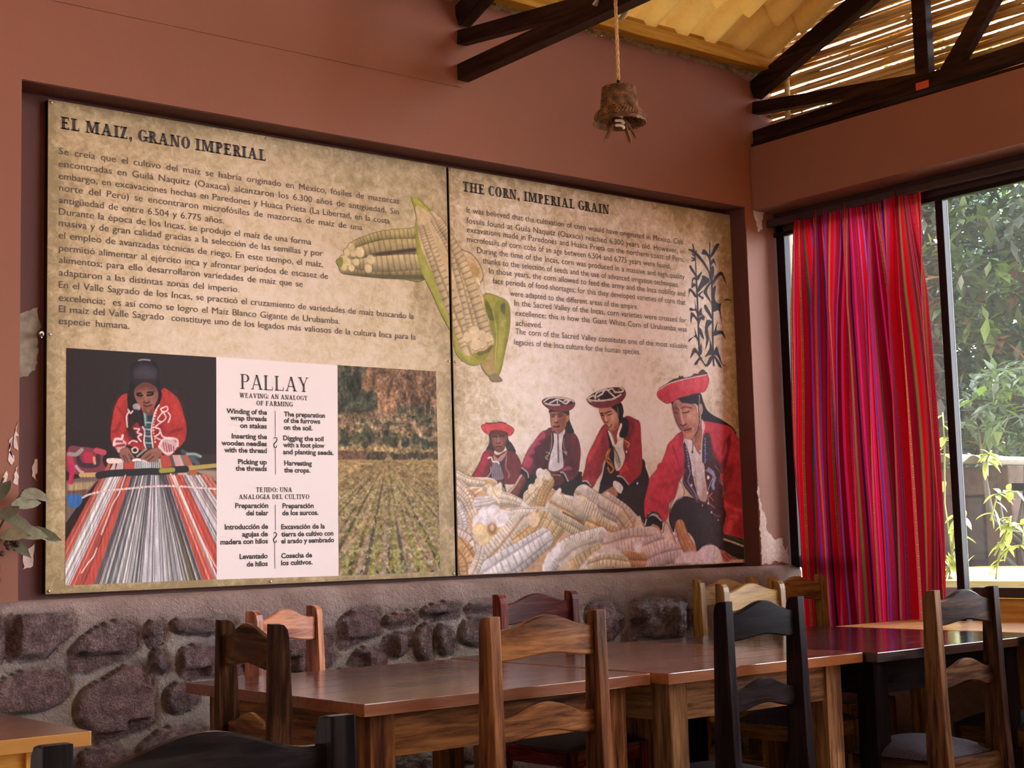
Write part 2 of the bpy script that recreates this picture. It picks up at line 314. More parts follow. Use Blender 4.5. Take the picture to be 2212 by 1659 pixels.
RULES = [[934,684,933,583],[933,533,931,431],[930,311,929,211],[926,161,924,60]]
SW = [[926,572,933,578,941,573,939,563,929,553,926,545,931,537,939,540,937,546],[920,198,927,202,935,196,933,188,924,179,920,171,926,163,934,166,932,172]]
RECT = {"weaver":[78,884,674,884,668,27,72,26],"card":[676,886,1230,882,1220,21,672,27],"field":[1233,883,1736,883,1729,18,1222,23],"corn":[1234,1611,2153,856]}
OPS = {
 'people': [
["F",4142135,100,0,[2017,626,2019,581,1999,547,2013,534,2041,537,2065,599,2101,605,2110,560,2134,535,2167,539,2147,575,2126,594,2119,625,2066,638]],["F",7616829,100,0,[1995,542,2027,548,2058,523,2109,543,2156,539,2181,516,2198,477,2189,437,2166,401,2111,395,2009,411,1918,424,1936,455,1962,491,1977,525]],
["F",11088711,90,8,[1992,539,2016,531,2012,503,1989,469,1953,428,1922,425,1936,455,1962,491]],["F",4930112,100,4,[2026,520,2062,523,2112,527,2096,479,2094,414,2106,356,2099,353,2089,381,2023,414,2009,436,2025,475]],["F",9404552,100,3,[2033,495,2061,498,2078,470,2091,423,2058,413,2027,420]],
["S",5983573,80,0,3,[2036,492,2038,456,2034,417]],["S",5983573,80,0,3,[2047,492,2049,456,2045,417]],["S",5983573,80,0,3,[2057,492,2060,456,2056,417]],["S",5983573,80,0,3,[2068,492,2070,456,2068,417]],["S",5983573,80,0,3,[2079,493,2081,456,2079,417]],
["F",12749702,90,3,[2041,526,2062,509,2076,521,2098,532,2120,549,2105,521,2075,495,2040,503]],["S",15259087,100,0,7,[2007,510,2026,513,2033,495,2058,495,2068,487]],["S",10849152,100,0,4,[2112,524,2107,470,2124,443,2120,423]],
["S",12168880,100,0,4,[2021,470,2020,447,1999,425]],["F",8014404,100,0,[2030,623,2066,635,2102,631,2119,611,2110,577,2099,549,2073,536,2048,545,2035,570,2029,595]],["F",10119778,60,12,[2043,598,2065,604,2097,599,2096,571,2078,560,2056,559,2042,576]],
["F",5911600,70,8,[2030,623,2066,632,2116,625,2117,610,2072,613,2033,606]],["S",3350815,100,0,5,[2038,605,2051,608,2061,605]],["S",3350815,100,0,5,[2076,607,2088,611,2101,609]],["S",12159616,60,2,6,[2069,604,2070,590,2066,582]],
["S",4860456,90,0,5,[2057,578,2067,576,2078,579]],["S",4859430,100,0,5,[2056,561,2071,563,2085,561]],["F",13191760,100,0,[1974,654,2003,664,2038,665,2074,671,2110,667,2139,657,2160,643,2154,623,2130,610,2119,625,2094,633,2059,636,2026,630,2015,617,1994,622,1979,636]],
["F",5909040,60,4,[2026,630,2059,636,2094,633,2123,621,2119,614,2091,626,2058,629,2030,623]],["S",6113861,100,0,5,[1999,665,2031,665,2074,672,2114,667]],["S",14672084,100,0,6,[2046,673,2067,675]],["F",3090987,100,0,[2164,344,2189,423,2241,466,2529,457,2559,437,2561,381,2532,341,2425,355,2350,387,2275,364,2199,313]],
["F",6960445,100,0,[2376,655,2353,645,2314,627,2280,592,2237,546,2213,506,2198,471,2237,449,2248,438,2353,459,2375,439,2429,451,2477,410,2532,443,2550,498,2557,557,2543,609,2513,638,2468,654]],["F",4860467,85,10,[2351,605,2282,564,2266,523,2279,478,2241,441,2349,459,2356,525,2382,626]],
["F",5255226,75,14,[2467,643,2449,584,2453,497,2429,459,2474,439,2529,451,2510,556,2489,614]],["F",11684451,90,4,[2337,639,2314,626,2279,589,2237,546,2205,480,2242,469,2265,506,2244,523,2277,538,2278,563,2316,581,2298,592,2340,608]],
["F",12604011,80,3,[2460,474,2436,456,2460,459,2502,466,2480,480]],["F",14274518,100,0,[2383,655,2394,632,2428,629,2468,654,2454,613,2444,555,2447,482,2429,465,2391,455,2357,467,2371,525,2388,583,2394,626]],["F",12629183,60,10,[2396,583,2409,525,2399,468,2429,468,2445,480,2441,566]],
["S",7034704,100,0,9,[2420,628,2419,554,2418,497]],["S",3812144,100,0,14,[2386,632,2387,589,2372,548,2347,507,2331,467]],["S",11573894,100,0,4,[2382,629,2378,565,2348,513]],["S",3812144,100,0,14,[2460,619,2449,567,2454,514]],
["S",13072714,100,0,4,[2458,607,2454,567,2471,538]],["S",12100746,100,0,4,[2345,542,2367,536,2340,519,2355,507]],["S",12100746,100,0,4,[2448,549,2470,532,2455,543,2473,544]],["F",3354677,100,0,[2189,449,2205,466,2233,446,2233,426,2214,421,2196,435]],
["S",12563118,100,0,6,[2199,469,2230,449,2236,426]],["F",8211527,100,0,[2196,437,2216,423,2217,404,2186,364,2167,336,2149,342,2127,339,2102,342,2114,361,2151,387,2174,415]],["S",14468024,80,1,10,[2194,435,2170,406,2151,384,2110,350]],
["F",6107952,70,5,[2214,421,2213,401,2175,344,2158,344,2187,381]],["F",3812659,100,0,[2420,439,2444,454,2466,439,2473,413,2450,410,2443,430]],["S",13022896,100,0,6,[2429,451,2451,446,2473,410]],["F",5911861,100,0,[2378,430,2421,442,2450,422,2438,396,2403,384,2384,387,2374,410]],
["S",12032658,70,0,5,[2375,436,2398,439,2428,436]],["F",3090474,100,0,[2376,739,2427,732,2489,740,2493,697,2509,662,2519,636,2477,632,2462,655,2475,696,2461,722,2381,719]],["F",10117972,100,0,[2379,725,2411,729,2457,725,2480,714,2475,684,2466,658,2438,634,2411,632,2389,650,2379,676,2378,705]],
["F",8013368,70,12,[2426,718,2465,719,2476,702,2462,658,2438,635,2415,633,2439,657,2429,683]],["F",12618874,60,8,[2380,705,2403,703,2402,671,2390,656,2381,679]],["S",13671560,70,2,8,[2411,711,2412,694,2406,681]],["S",3810852,100,0,5,[2382,713,2403,717,2407,713]],
["S",3810852,100,0,5,[2421,718,2442,721,2457,716]],["S",2890523,90,0,6,[2386,705,2399,707]],["S",2890523,90,0,6,[2428,709,2445,711]],["S",5975336,100,0,6,[2402,681,2417,679,2425,684]],["S",4857888,100,0,8,[2395,661,2413,659,2430,663]],
["S",11035996,80,0,5,[2401,656,2418,654]],["F",11565656,100,0,[2476,711,2490,714,2489,693,2475,684]],["F",8009792,100,0,[2330,777,2349,789,2395,798,2445,799,2507,791,2531,777,2525,756,2497,739,2442,731,2381,738,2348,753,2331,767]],
["F",3352876,100,0,[2341,774,2368,790,2414,795,2476,793,2522,778,2506,767,2443,761,2378,761,2348,766]],["S",14272964,100,0,7,[2341,773,2372,790,2418,797,2429,795]],["S",14272964,100,0,7,[2348,766,2390,760,2436,763]],["S",14272964,100,0,7,[2375,768,2406,781,2421,788,2444,780,2475,769,2506,788,2522,780]],
["S",14272964,100,0,7,[2421,786,2423,770]],["S",14272964,100,0,7,[2463,780,2491,789,2478,769]],["S",14272964,100,0,7,[2429,795,2460,793,2506,788]],["F",3287084,100,0,[2947,522,2974,477,2994,425,2990,377,2983,334,2942,274,2818,260,2730,288,2674,377,2688,430,2750,543]],
["Q",3813427,100,0,[2671,388,2986,388,2972,291,2994,188,2958,195,2916,244,2857,210,2769,283,2710,312,2651,331]],["F",10498620,100,0,[2720,679,2691,661,2665,625,2639,586,2614,553,2592,511,2583,476,2566,438,2561,411,2604,406,2626,382,2656,418,2685,453,2695,492,2729,534,2770,534,2763,484,2798,454,2785,433,2826,424,2857,395,2900,419,2943,455,2953,528,2951,607,2947,692,2914,712,2856,723,2797,682,2754,645]],
["F",7154230,80,16,[2856,713,2905,700,2903,648,2866,587,2872,536,2829,505,2790,544,2818,604,2852,635]],["F",8334390,75,14,[2721,632,2683,583,2685,533,2647,482,2656,429,2685,459,2700,513,2742,549,2723,587]],["F",13190479,80,8,[2698,655,2660,613,2614,544,2592,505,2607,494,2649,547,2684,601]],
["F",13648716,80,5,[2846,505,2811,466,2798,448,2835,457,2865,467,2849,484]],["F",9056312,70,8,[2586,458,2633,453,2648,423,2609,429]],["F",3156525,100,0,[2726,650,2739,573,2712,525,2722,459,2744,424,2773,430,2769,513,2767,573,2746,632]],
["F",14208968,100,0,[2734,650,2762,633,2784,585,2821,679,2835,613,2829,574,2839,526,2812,475,2782,460,2768,498,2771,555,2752,603]],["F",9404536,70,6,[2767,576,2790,538,2812,487,2795,475,2773,519]],["S",5982790,100,0,6,[2767,573,2790,541,2805,499]],
["S",15788260,100,0,10,[2738,647,2753,624,2764,585]],["S",15788260,100,0,12,[2822,682,2803,646,2794,616]],["S",12614204,100,0,9,[2738,561,2717,531,2724,504,2763,472,2741,451,2726,474]],["S",12083002,100,0,6,[2747,564,2733,528,2755,489]],
["S",13671004,100,0,5,[2721,545,2734,552,2721,528,2736,513]],["S",13208140,100,0,8,[2843,605,2871,590,2858,575]],["S",12145983,100,0,6,[2842,596,2862,575]],["E",14210264,100,0,2850,552,6],["E",14210264,100,0,2915,401,6],["F",2893352,100,0,[2760,771,2822,788,2841,749,2836,719,2864,708,2870,666,2852,623,2819,619,2807,634,2830,683,2806,694,2795,730,2772,753]],
["F",12551536,100,0,[2683,756,2732,767,2776,753,2799,730,2806,694,2796,664,2771,648,2747,650,2727,674,2708,691,2693,714]],["F",9065286,70,6,[2690,729,2714,724,2720,697,2732,677,2747,650,2727,668,2700,697]],["F",14263695,70,12,[2750,728,2783,732,2794,700,2776,681,2757,692]],
["F",10115656,80,6,[2772,666,2802,694,2805,682,2783,645,2794,616,2781,603,2754,639]],["S",4861996,100,0,6,[2718,730,2734,738,2759,743]],["S",2759193,100,0,6,[2690,731,2706,733]],["S",3810338,100,0,5,[2736,726,2748,725,2763,732]],
["S",2759193,100,0,6,[2693,722,2709,722]],["S",14922911,80,2,9,[2721,721,2721,703,2728,695]],["S",8011060,100,0,6,[2714,693,2728,690,2738,695]],["F",15785170,100,0,[2729,675,2748,677,2758,685,2752,673,2735,669]],["S",8204080,100,0,6,[2726,677,2743,668,2760,681]],
["S",9271936,100,0,5,[2801,766,2803,724,2794,703]],["F",8008764,100,0,[2601,800,2624,783,2680,790,2753,793,2803,808,2846,840,2834,864,2858,844,2857,820,2827,791,2777,770,2731,759,2671,757,2631,769,2612,783]],["F",3352876,100,0,[2609,799,2646,823,2707,845,2773,858,2830,859,2846,843,2828,820,2778,804,2701,792,2636,790]],
["S",14339014,100,0,8,[2613,796,2640,790,2713,793,2782,806,2828,827]],["S",14339014,100,0,8,[2617,802,2649,814,2661,801,2670,827,2731,847]],["S",14339014,100,0,8,[2702,821,2731,847,2755,833,2787,812]],["S",14339014,100,0,8,[2739,842,2772,852,2792,835,2830,858,2842,843,2804,836]],
["S",14339014,100,0,8,[2681,798,2689,793]],["S",14339014,100,0,8,[2673,809,2698,822]],["S",8006200,100,0,7,[2784,850,2804,842,2822,854]],["F",10893892,100,4,[2561,414,2585,435,2628,412,2626,382,2606,377,2564,397]],["F",3025197,100,0,[2561,408,2584,413,2615,394,2618,371,2602,365,2579,388,2560,394]],
["S",13155512,100,0,6,[2564,410,2588,410,2615,388]],["F",15130080,100,0,[2552,382,2568,394,2587,388,2602,365,2589,347,2566,359]],["F",9262672,100,0,[2565,390,2589,371,2597,359,2583,340,2562,331,2545,324,2520,318,2508,325,2525,349,2551,362]],
["F",6107952,60,4,[2576,368,2593,359,2579,340,2562,331,2563,349]],["F",3025197,100,0,[2777,433,2810,433,2849,403,2861,386,2832,377,2800,403]],["S",13155512,100,0,6,[2785,435,2818,430,2857,395]],["F",15327202,100,0,[2760,411,2792,406,2819,383,2810,359,2798,353,2758,379]],
["F",11565676,100,0,[2726,375,2757,385,2781,362,2781,343,2754,324,2735,299,2722,296,2705,303,2693,306,2676,312,2659,319,2673,344,2695,362]],["S",7290936,100,0,4,[2712,347,2689,315]],["S",7290936,100,0,4,[2733,340,2706,306]],
["S",7290936,100,0,4,[2754,337,2722,299]],["S",14267300,70,1,7,[2721,366,2695,344,2668,319]],["F",3813429,100,0,[3164,313,3237,338,3318,325,3456,312,3515,279,3525,215,3507,150,3504,99,3581,46,3348,52,3280,60,3243,124,3193,188,3158,188,3147,163,3120,220,3131,270]],
["F",5062726,60,40,[3316,281,3500,260,3510,118,3489,90,3351,96,3333,185]],["F",13582936,100,0,[3245,656,3206,649,3170,621,3130,590,3116,557,3097,526,3070,484,3038,436,3220,437,3244,559,3238,595]],["F",13187918,100,0,[3077,501,3045,466,3000,429,2989,398,2970,351,2954,302,2959,234,2982,259,3026,264,3059,236,3075,214,3098,220,3122,257,3124,298,3166,338,3206,414,3244,465,3238,503]],
["F",10104384,70,14,[3210,484,3172,452,3189,439,3152,407,3054,398,3106,382,3169,389,3130,326,3101,282,3076,301,3049,289,3091,270,3108,251,3124,301,3166,338,3211,420]],["F",9383484,60,8,[2986,333,3033,326,3071,301,3015,317]],
["F",14637670,50,16,[2999,426,2993,376,2968,308,2994,326,3037,407,3058,457]],["F",13846620,100,0,[3384,715,3420,716,3500,709,3577,696,3616,662,3642,628,3663,597,3666,503,3663,455,3440,454,3400,530,3388,623]],["F",13583958,100,0,[3430,505,3658,508,3662,376,3668,245,3667,115,3657,102,3507,144,3516,215,3527,247,3515,279,3509,331,3525,357,3509,409]],
["F",8074306,85,10,[3417,661,3438,639,3448,584,3473,547,3501,488,3462,454,3433,485,3409,531,3399,592]],["F",7156544,80,8,[3554,626,3583,649,3585,611,3569,564,3552,517,3531,464,3498,454,3501,501,3550,558]],["S",9057092,70,3,10,[3579,652,3540,610,3518,548]],
["F",9057858,80,14,[3532,474,3601,507,3592,448,3545,383,3519,350,3513,399]],["F",11024970,60,14,[3525,357,3601,370,3653,344,3645,298,3564,298,3522,312]],["F",16740470,70,8,[3518,325,3520,289,3558,282,3643,272,3642,259,3594,249,3546,237,3583,224,3544,214,3519,182,3507,147,3540,140,3575,182,3621,226,3585,266,3540,299]],
["F",11024452,60,14,[3582,214,3659,219,3663,122,3578,143]],["F",10301252,60,8,[3206,643,3233,662,3244,635,3238,595,3211,573]],["S",9055296,70,2,9,[3164,585,3183,543,3198,497]],["F",4996935,100,0,[3384,638,3421,654,3440,599,3446,547,3488,501,3498,439,3436,377,3365,377,3352,469,3371,561]],
["F",4996935,100,0,[3238,595,3264,605,3282,544,3296,483,3302,438,3262,407,3234,452,3243,528]],["F",4862524,100,0,[3247,503,3229,433,3227,401,3266,357,3318,313,3344,296,3333,344,3312,383,3294,453,3292,504]],["F",5517885,100,0,[3375,504,3392,408,3395,376,3382,312,3394,280,3430,261,3469,215,3511,215,3510,279,3512,376,3487,435,3458,505]],
["F",14930910,100,0,[3248,620,3300,618,3316,591,3348,548,3362,561,3369,607,3369,530,3355,438,3298,438,3289,498,3271,565]],["F",14337740,100,0,[3297,504,3311,440,3320,360,3337,325,3368,312,3387,319,3394,370,3384,428,3375,504]],
["F",11897472,70,14,[3371,440,3390,383,3387,315,3354,312,3328,338,3362,360]],["F",11114656,60,8,[3318,485,3324,421,3329,360,3317,376,3307,446]],["E",9211840,100,0,3258,580,6],["E",9211840,100,0,3261,565,6],["E",9211840,100,0,3264,550,5],
["E",9211840,100,0,3266,535,6],["E",9211840,100,0,3269,520,6],["E",9211840,100,0,3271,504,6],["E",9211840,100,0,3274,489,6],["E",8357058,100,0,3395,626,6],["E",8357058,100,0,3397,611,6],["E",8357058,100,0,3393,596,7],["E",8357058,100,0,3395,582,6],
["E",8357058,100,0,3391,567,7],["E",8357058,100,0,3393,552,7],["E",8357058,100,0,3390,537,6],["E",8357058,100,0,3391,522,7],["E",8357058,100,0,3388,508,6],["S",9211832,100,0,7,[3266,491,3280,456,3265,427,3264,405,3302,363,3323,325]],
["S",10115690,100,0,5,[3245,471,3229,430,3241,398,3288,354,3322,309]],["E",9412824,100,0,3414,473,11],["E",9412824,100,0,3428,466,10],["E",9412824,100,0,3441,457,11],["E",9412824,100,0,3450,444,10],["E",9412824,100,0,3454,431,10],
["E",9412824,100,0,3448,418,11],["E",9412824,100,0,3443,405,10],["E",9412824,100,0,3437,392,11],["E",9412824,100,0,3441,380,11],["S",13146772,100,0,5,[3391,469,3440,441,3419,399,3398,357,3404,306]],["S",12157064,100,0,4,[3458,493,3497,454,3490,412,3512,386,3504,331]],
["S",13662816,100,0,5,[3407,344,3438,315]],["S",13662816,100,0,5,[3431,354,3406,335]],["S",13070432,100,0,5,[3413,299,3445,280]],["E",14734554,100,0,3407,432,10],["E",14734554,100,0,3396,354,8],["E",14734554,100,0,3400,303,7],
["E",14734554,100,0,3285,393,7],["E",14734554,100,0,3420,258,6],["E",14734554,100,0,3467,219,4],["E",14734554,100,0,3358,293,4],["S",9076874,100,0,4,[3420,258,3452,241,3484,238]],["F",3485756,100,0,[3163,803,3216,823,3299,842,3371,857,3395,812,3419,772,3458,749,3515,729,3577,699,3500,706,3411,715,3376,718,3374,761,3354,792,3328,800,3275,792,3241,803,3179,788,3171,794]],
["S",3485756,100,0,7,[3564,705,3608,681,3625,656]],["F",12420216,100,0,[3180,801,3215,817,3241,803,3297,799,3336,791,3347,757,3359,730,3357,699,3337,659,3309,627,3282,621,3248,629,3233,662,3208,689,3189,722,3178,758]],["F",8211532,75,12,[3173,788,3197,801,3213,765,3227,711,3234,687,3260,678,3233,665,3208,686,3189,722,3178,758]],
["F",14263701,70,22,[3274,773,3327,781,3338,745,3331,714,3296,704,3271,724]],["F",13602944,70,14,[3259,663,3303,670,3333,665,3300,630,3265,626]],["F",9395286,60,10,[3242,681,3277,685,3303,673,3298,658,3276,666,3250,663]],
["F",11892842,100,0,[3304,624,3337,652,3371,706,3378,684,3369,607,3357,554,3340,560,3316,594]],["F",10314840,70,8,[3318,627,3346,665,3371,706,3363,653,3334,603]],["F",15257558,100,0,[3376,721,3393,709,3398,685,3380,638,3368,592,3358,561,3376,653]],
["S",6964804,100,0,6,[3239,775,3265,782,3309,778]],["S",6964804,100,0,6,[3183,770,3204,774,3217,765]],["S",4204586,100,0,6,[3238,751,3264,753,3290,760]],["S",4204586,100,0,6,[3186,752,3207,747]],["S",14724252,80,4,14,[3230,763,3236,726,3244,702]],
["S",7027256,100,0,8,[3221,692,3243,688,3265,697]],["S",7155508,100,0,9,[3246,664,3276,669,3299,675]],["S",11561055,80,2,7,[3250,655,3276,656,3294,664]],["F",13212320,100,0,[3365,795,3381,802,3388,771,3373,743,3363,764]],
["S",9407882,100,0,7,[3368,845,3365,808,3359,776,3363,730,3362,705]],["S",3816004,100,0,5,[3360,715,3346,665,3318,637]],["S",6974048,100,0,7,[3304,624,3307,590,3301,560]],["E",4472920,100,0,3301,558,7],["E",15262952,100,0,3358,564,6],
["F",13583449,100,0,[3072,845,3090,861,3147,891,3221,911,3313,931,3420,950,3438,941,3443,923,3431,894,3407,865,3371,857,3299,844,3220,824,3154,797,3120,798,3087,815,3073,830]],["F",14704751,60,20,[3220,906,3335,930,3425,947,3437,926,3417,894,3332,874,3244,864]],
["F",12070983,60,14,[3074,845,3115,865,3165,837,3150,800,3112,801,3083,818]],["F",5326399,100,0,[3086,867,3138,893,3186,917,3221,925,3231,938,3243,929,3252,937,3265,928,3314,938,3336,952,3363,953,3377,966,3400,977,3417,969,3430,952,3335,936,3247,918,3160,896,3099,867]],
["S",15126482,100,0,5,[3086,861,3151,892,3229,913,3326,933,3425,951]],["F",3090989,100,0,[2959,222,2977,243,3012,255,3046,242,3071,220,3072,189,3056,174,3022,203,2996,197,2981,148,2960,170]],["S",14074556,100,0,9,[2956,203,2972,237,3008,251,3042,239,3065,222]],
["S",4867647,100,0,10,[2968,234,3004,260,3043,255,3067,230]],["F",13205622,100,0,[2991,188,3018,203,3052,187,3064,162,3085,143,3101,124,3075,118,3022,116,2980,135,2986,160]],["F",14919834,70,12,[3018,193,3039,181,3041,150,3015,135,3007,163]],
["F",10244680,60,6,[3056,171,3097,127,3075,118,3058,134]],["F",3814971,100,0,[3502,147,3540,140,3662,109,3665,11,3627,15,3502,61,3480,87,3505,118]],["S",5069392,100,0,14,[3502,138,3563,130,3657,102]],["S",15258320,100,0,10,[3501,123,3561,108,3641,85]],
["F",13073014,100,0,[3465,68,3502,64,3570,27,3550,11,3498,10,3476,33]],["S",9390664,100,0,5,[3482,48,3522,15]],["S",9390664,100,0,5,[3506,54,3546,21]],["Q",13214332,100,0,[1830,438,1881,420,1992,420,2052,404,2088,350,2111,338,2187,323,2211,329,2266,323,2387,371,2427,359,2508,328,2634,334,2681,327,2666,-7,1825,5,1817,5]],
["Q",13805708,100,0,[2378,311,2584,331,2651,325,2752,290,2880,228,2925,247,2940,196,2992,150,3144,111,3237,99,3258,59,3288,65,3284,-4,2326,4,2337,296]],["F",14927040,100,0,[3148,14,3213,68,3303,66,3350,90,3420,95,3465,71,3498,10,3637,18,3655,2,3626,-4]],
["S",15325644,90,1,9,[1888,420,2007,420,2052,404]],["S",15325644,90,1,9,[1869,397,1968,383,1934,359]],["S",15325644,90,1,9,[1880,409,1973,406]],["S",15325644,90,1,9,[1905,377,1983,389]],["S",11566178,80,2,10,[1887,374,1923,350,1940,324]],
["S",11566178,80,2,10,[1954,397,1991,391]],["C",15391433,12159584,9,3,26,18,[1837,429,1895,409,1969,400]],["C",15588296,10250308,9,5,44,30,[1835,371,1878,336,1906,283]],["C",15129564,10255464,9,4,34,34,[1826,295,1853,243,1859,200]],
["C",15391942,12095588,7,5,24,34,[2006,374,2035,350,2087,329]],["C",15589344,11571328,12,6,32,24,[1951,312,2004,318,2049,329]],["F",15259840,100,6,[1994,353,2006,380,2036,383,2075,404,2088,359,2087,317,2064,306,2034,335]],
["S",12096620,70,2,6,[2028,377,2042,350,2072,320]],["C",15655122,11569760,8,4,34,22,[2095,329,2133,323,2187,308]],["F",15524066,100,4,[2191,305,2210,317,2245,287,2225,281]],["C",15785670,11566152,9,4,24,34,[2338,441,2300,389,2235,335]],
["C",14465418,10119224,9,5,30,30,[2360,405,2318,350,2296,298]],["E",15787746,100,3,2306,444,25],["E",15391695,100,3,2350,435,20],["E",15258812,100,3,2296,404,23],["E",15324864,100,3,2252,377,20],["S",15392736,100,2,22,[2336,286,2378,328,2420,368]],
["S",11571308,70,1,5,[2344,280,2385,322]],["S",15524064,100,2,20,[2393,316,2435,337,2500,331]],["F",15656168,100,8,[2101,282,2225,281,2324,286,2331,256,2223,239,2130,240]],["C",15655646,11836038,12,4,30,30,[2116,258,2205,263,2315,262]],
["E",15129053,100,6,1953,224,43],["E",15919340,100,14,1946,233,26],["E",15129053,100,6,1985,254,43],["E",15919340,100,14,1978,263,27],["E",15129053,100,6,2033,261,44],["E",15919340,100,14,2026,270,27],["E",15129053,100,6,2075,240,44],
["E",15919340,100,14,2068,249,27],["E",15129053,100,6,2091,202,44],["E",15919340,100,14,2083,211,28],["E",14467222,100,6,2072,164,44],["E",15125924,100,14,2065,173,28],["E",14467222,100,6,2029,145,44],["E",15125924,100,14,2022,154,27],
["E",14467222,100,6,1982,153,43],["E",15125924,100,14,1974,162,27],["E",14467222,100,6,1951,184,43],["E",15125924,100,14,1944,193,27],["E",10119754,80,14,2020,197,27],["E",14203024,100,6,2019,203,13],["C",15786710,9263674,15,3,52,62,[2214,212,2102,98,2009,13]],
["C",15786710,11040332,19,2,44,64,[2176,227,2065,125,1927,10]],["C",14860176,10250816,9,4,56,50,[2298,226,2260,178,2180,132]],["C",15323046,11041352,6,5,70,60,[2381,218,2356,188,2331,159]],["E",15322288,100,6,2259,238,35],
["C",15259856,10119752,7,4,50,56,[1829,168,1879,138,1885,80]],["C",14462592,9262646,6,4,66,60,[1838,99,1870,61,1876,11]],["C",15655126,10516560,8,2,26,30,[1952,102,1936,56,1912,16]],["C",15656682,11049108,11,3,50,78,[2318,147,2178,75,2023,-2]],
["F",9996156,45,20,[2402,130,2296,78,2254,13,2176,1,2297,102]],["C",15785400,10512948,15,2,46,56,[2408,259,2504,214,2577,170]],["C",15852498,11039288,17,2,58,48,[2410,295,2506,254,2595,207]],["S",8014372,80,1,10,[2437,267,2517,233,2578,201]],
["C",15786716,11436120,18,2,64,70,[2567,331,2674,275,2775,217]],["C",15786192,10513468,17,1,58,54,[2549,288,2664,231,2756,186]],["C",15588054,11700848,12,3,60,46,[2710,300,2815,251,2892,196]],["C",15255454,10643516,11,3,60,50,[2620,185,2724,149,2831,134]],
["C",15322550,11040334,5,3,56,40,[2827,223,2860,184,2889,145]],["F",15124660,100,4,[2893,215,2916,244,2937,208,2902,145,2888,133]],["F",15652568,100,5,[2922,183,2945,202,2957,163,2982,144,2911,132]],["C",15919856,10785151,16,1,40,36,[2342,14,2451,111,2669,162]],
["F",14272696,70,10,[2443,111,2526,146,2669,159,2686,149,2558,121,2491,92,2449,78]],["C",15524058,11770500,24,2,62,44,[2449,69,2550,115,2693,130]],["F",13481620,80,10,[2473,56,2573,84,2696,105,2692,93,2580,40,2520,5,2475,7]],
["C",14466968,10254416,9,1,44,40,[2487,6,2555,41,2683,87]],["E",15788270,100,5,2352,65,24],["E",15788270,100,5,2381,83,24],["E",15788270,100,5,2410,106,24],["E",15788270,100,5,2339,44,24],["C",15586002,11569272,12,3,80,90,[2743,86,2852,102,2989,105]],
["C",15717336,11305080,14,4,96,84,[2950,36,3074,71,3213,83]],["C",14263422,9262648,8,2,36,40,[2819,46,2871,38,2923,36]],["F",15719904,100,5,[2883,107,2901,126,2927,113,2925,75,2899,69,2882,82]],["F",14930644,100,4,[2524,5,2580,53,2641,88,2726,105,2794,75,2852,13,2826,11,2741,61,2690,49,2631,54,2587,12,2578,3]],
["F",10318952,90,5,[2587,15,2622,45,2690,53,2681,40,2629,26,2595,9]],["C",14863796,10517592,9,3,40,44,[2612,15,2697,27,2804,15]],["C",14852216,11033148,13,5,34,44,[3193,191,3217,131,3258,70]],["F",15124943,100,8,[3148,14,3186,50,3231,68,3303,64,3330,52,3328,15]],
["F",15389402,100,8,[3326,65,3359,90,3420,95,3432,62,3415,12,3346,11,3334,43]],["S",11571088,70,3,8,[3433,82,3426,44,3428,8]],["F",15391704,100,6,[3437,81,3469,68,3484,10,3428,8]],["F",15653076,100,5,[3531,9,3589,23,3636,9,3626,-4,3531,-4]],
["F",15518920,100,4,[3205,411,3230,376,3224,338,3173,316,3136,276,3121,251,3137,298,3165,332,3186,376]],["F",15255234,100,5,[3097,214,3130,173,3154,126,3170,97,3118,114,3076,152]],["S",11033176,80,2,7,[3118,189,3142,148,3162,107]],
["N",0.16,16,16,1823,-30,2702,709],["N",0.16,16,16,2577,-15,3673,948],],
 'corn': [
["F",9075776,100,0,[1229,1317,1265,1343,1277,1370,1338,1417,1460,1462,1636,1492,1687,1476,1682,1285,1555,1273,1444,1268,1276,1268,1252,1291]],["F",6051382,100,3,[1276,1278,1395,1285,1556,1297,1682,1306,1682,1282,1555,1273,1444,1267,1276,1268]],
["C",12560503,8219198,18,1,26,34,[1270,1293,1396,1305,1683,1333]],["C",13482124,8745028,17,1,30,56,[1294,1326,1445,1336,1671,1379]],["C",12955774,8284732,15,1,30,62,[1307,1363,1459,1410,1660,1452]],["C",12100976,7693359,18,1,16,24,[1326,1401,1460,1451,1648,1482]],
["F",4864556,100,3,[1415,1369,1520,1393,1634,1415,1640,1402,1545,1382,1458,1365]],["E",13482892,100,3,1307,1389,16],["E",13482892,100,3,1283,1361,16],["E",13482892,100,3,1319,1359,15],["E",13482892,100,3,1265,1333,15],["E",13482892,100,3,1288,1320,16],
["E",13482892,100,3,1270,1298,16],["E",13482892,100,3,1306,1297,15],["E",13482892,100,3,1330,1324,16],["E",14075032,100,4,1349,1367,22],["E",13811344,100,4,1403,1342,20],["E",13482378,100,4,1390,1302,19],["F",8224824,100,0,[1229,1317,1259,1338,1265,1313,1252,1291,1241,1300]],
["F",13480072,100,3,[1842,1445,1895,1434,1948,1418,1988,1378,2007,1325,1971,1279,1938,1297,1900,1375]],["S",15391678,100,2,12,[1855,1427,1874,1399]],["S",15391678,100,2,12,[1879,1413,1896,1385]],["S",15391678,100,2,12,[1902,1395,1919,1367]],
["S",15391678,100,2,12,[1926,1372,1941,1344]],["S",15391678,100,2,12,[1949,1345,1963,1317]],["S",15391678,100,2,12,[1972,1314,1985,1285]],["F",11044174,80,8,[1900,1380,1961,1375,1987,1345,1959,1310,1919,1350]],["F",9343032,100,0,[1615,1659,1690,1615,1760,1565,1831,1503,1842,1450,1894,1380,1958,1299,2010,1217,2062,1145,2073,1036,2050,981,1960,922,1893,929,1842,969,1818,1057,1768,1133,1719,1225,1682,1285,1646,1376,1636,1492,1644,1561]],
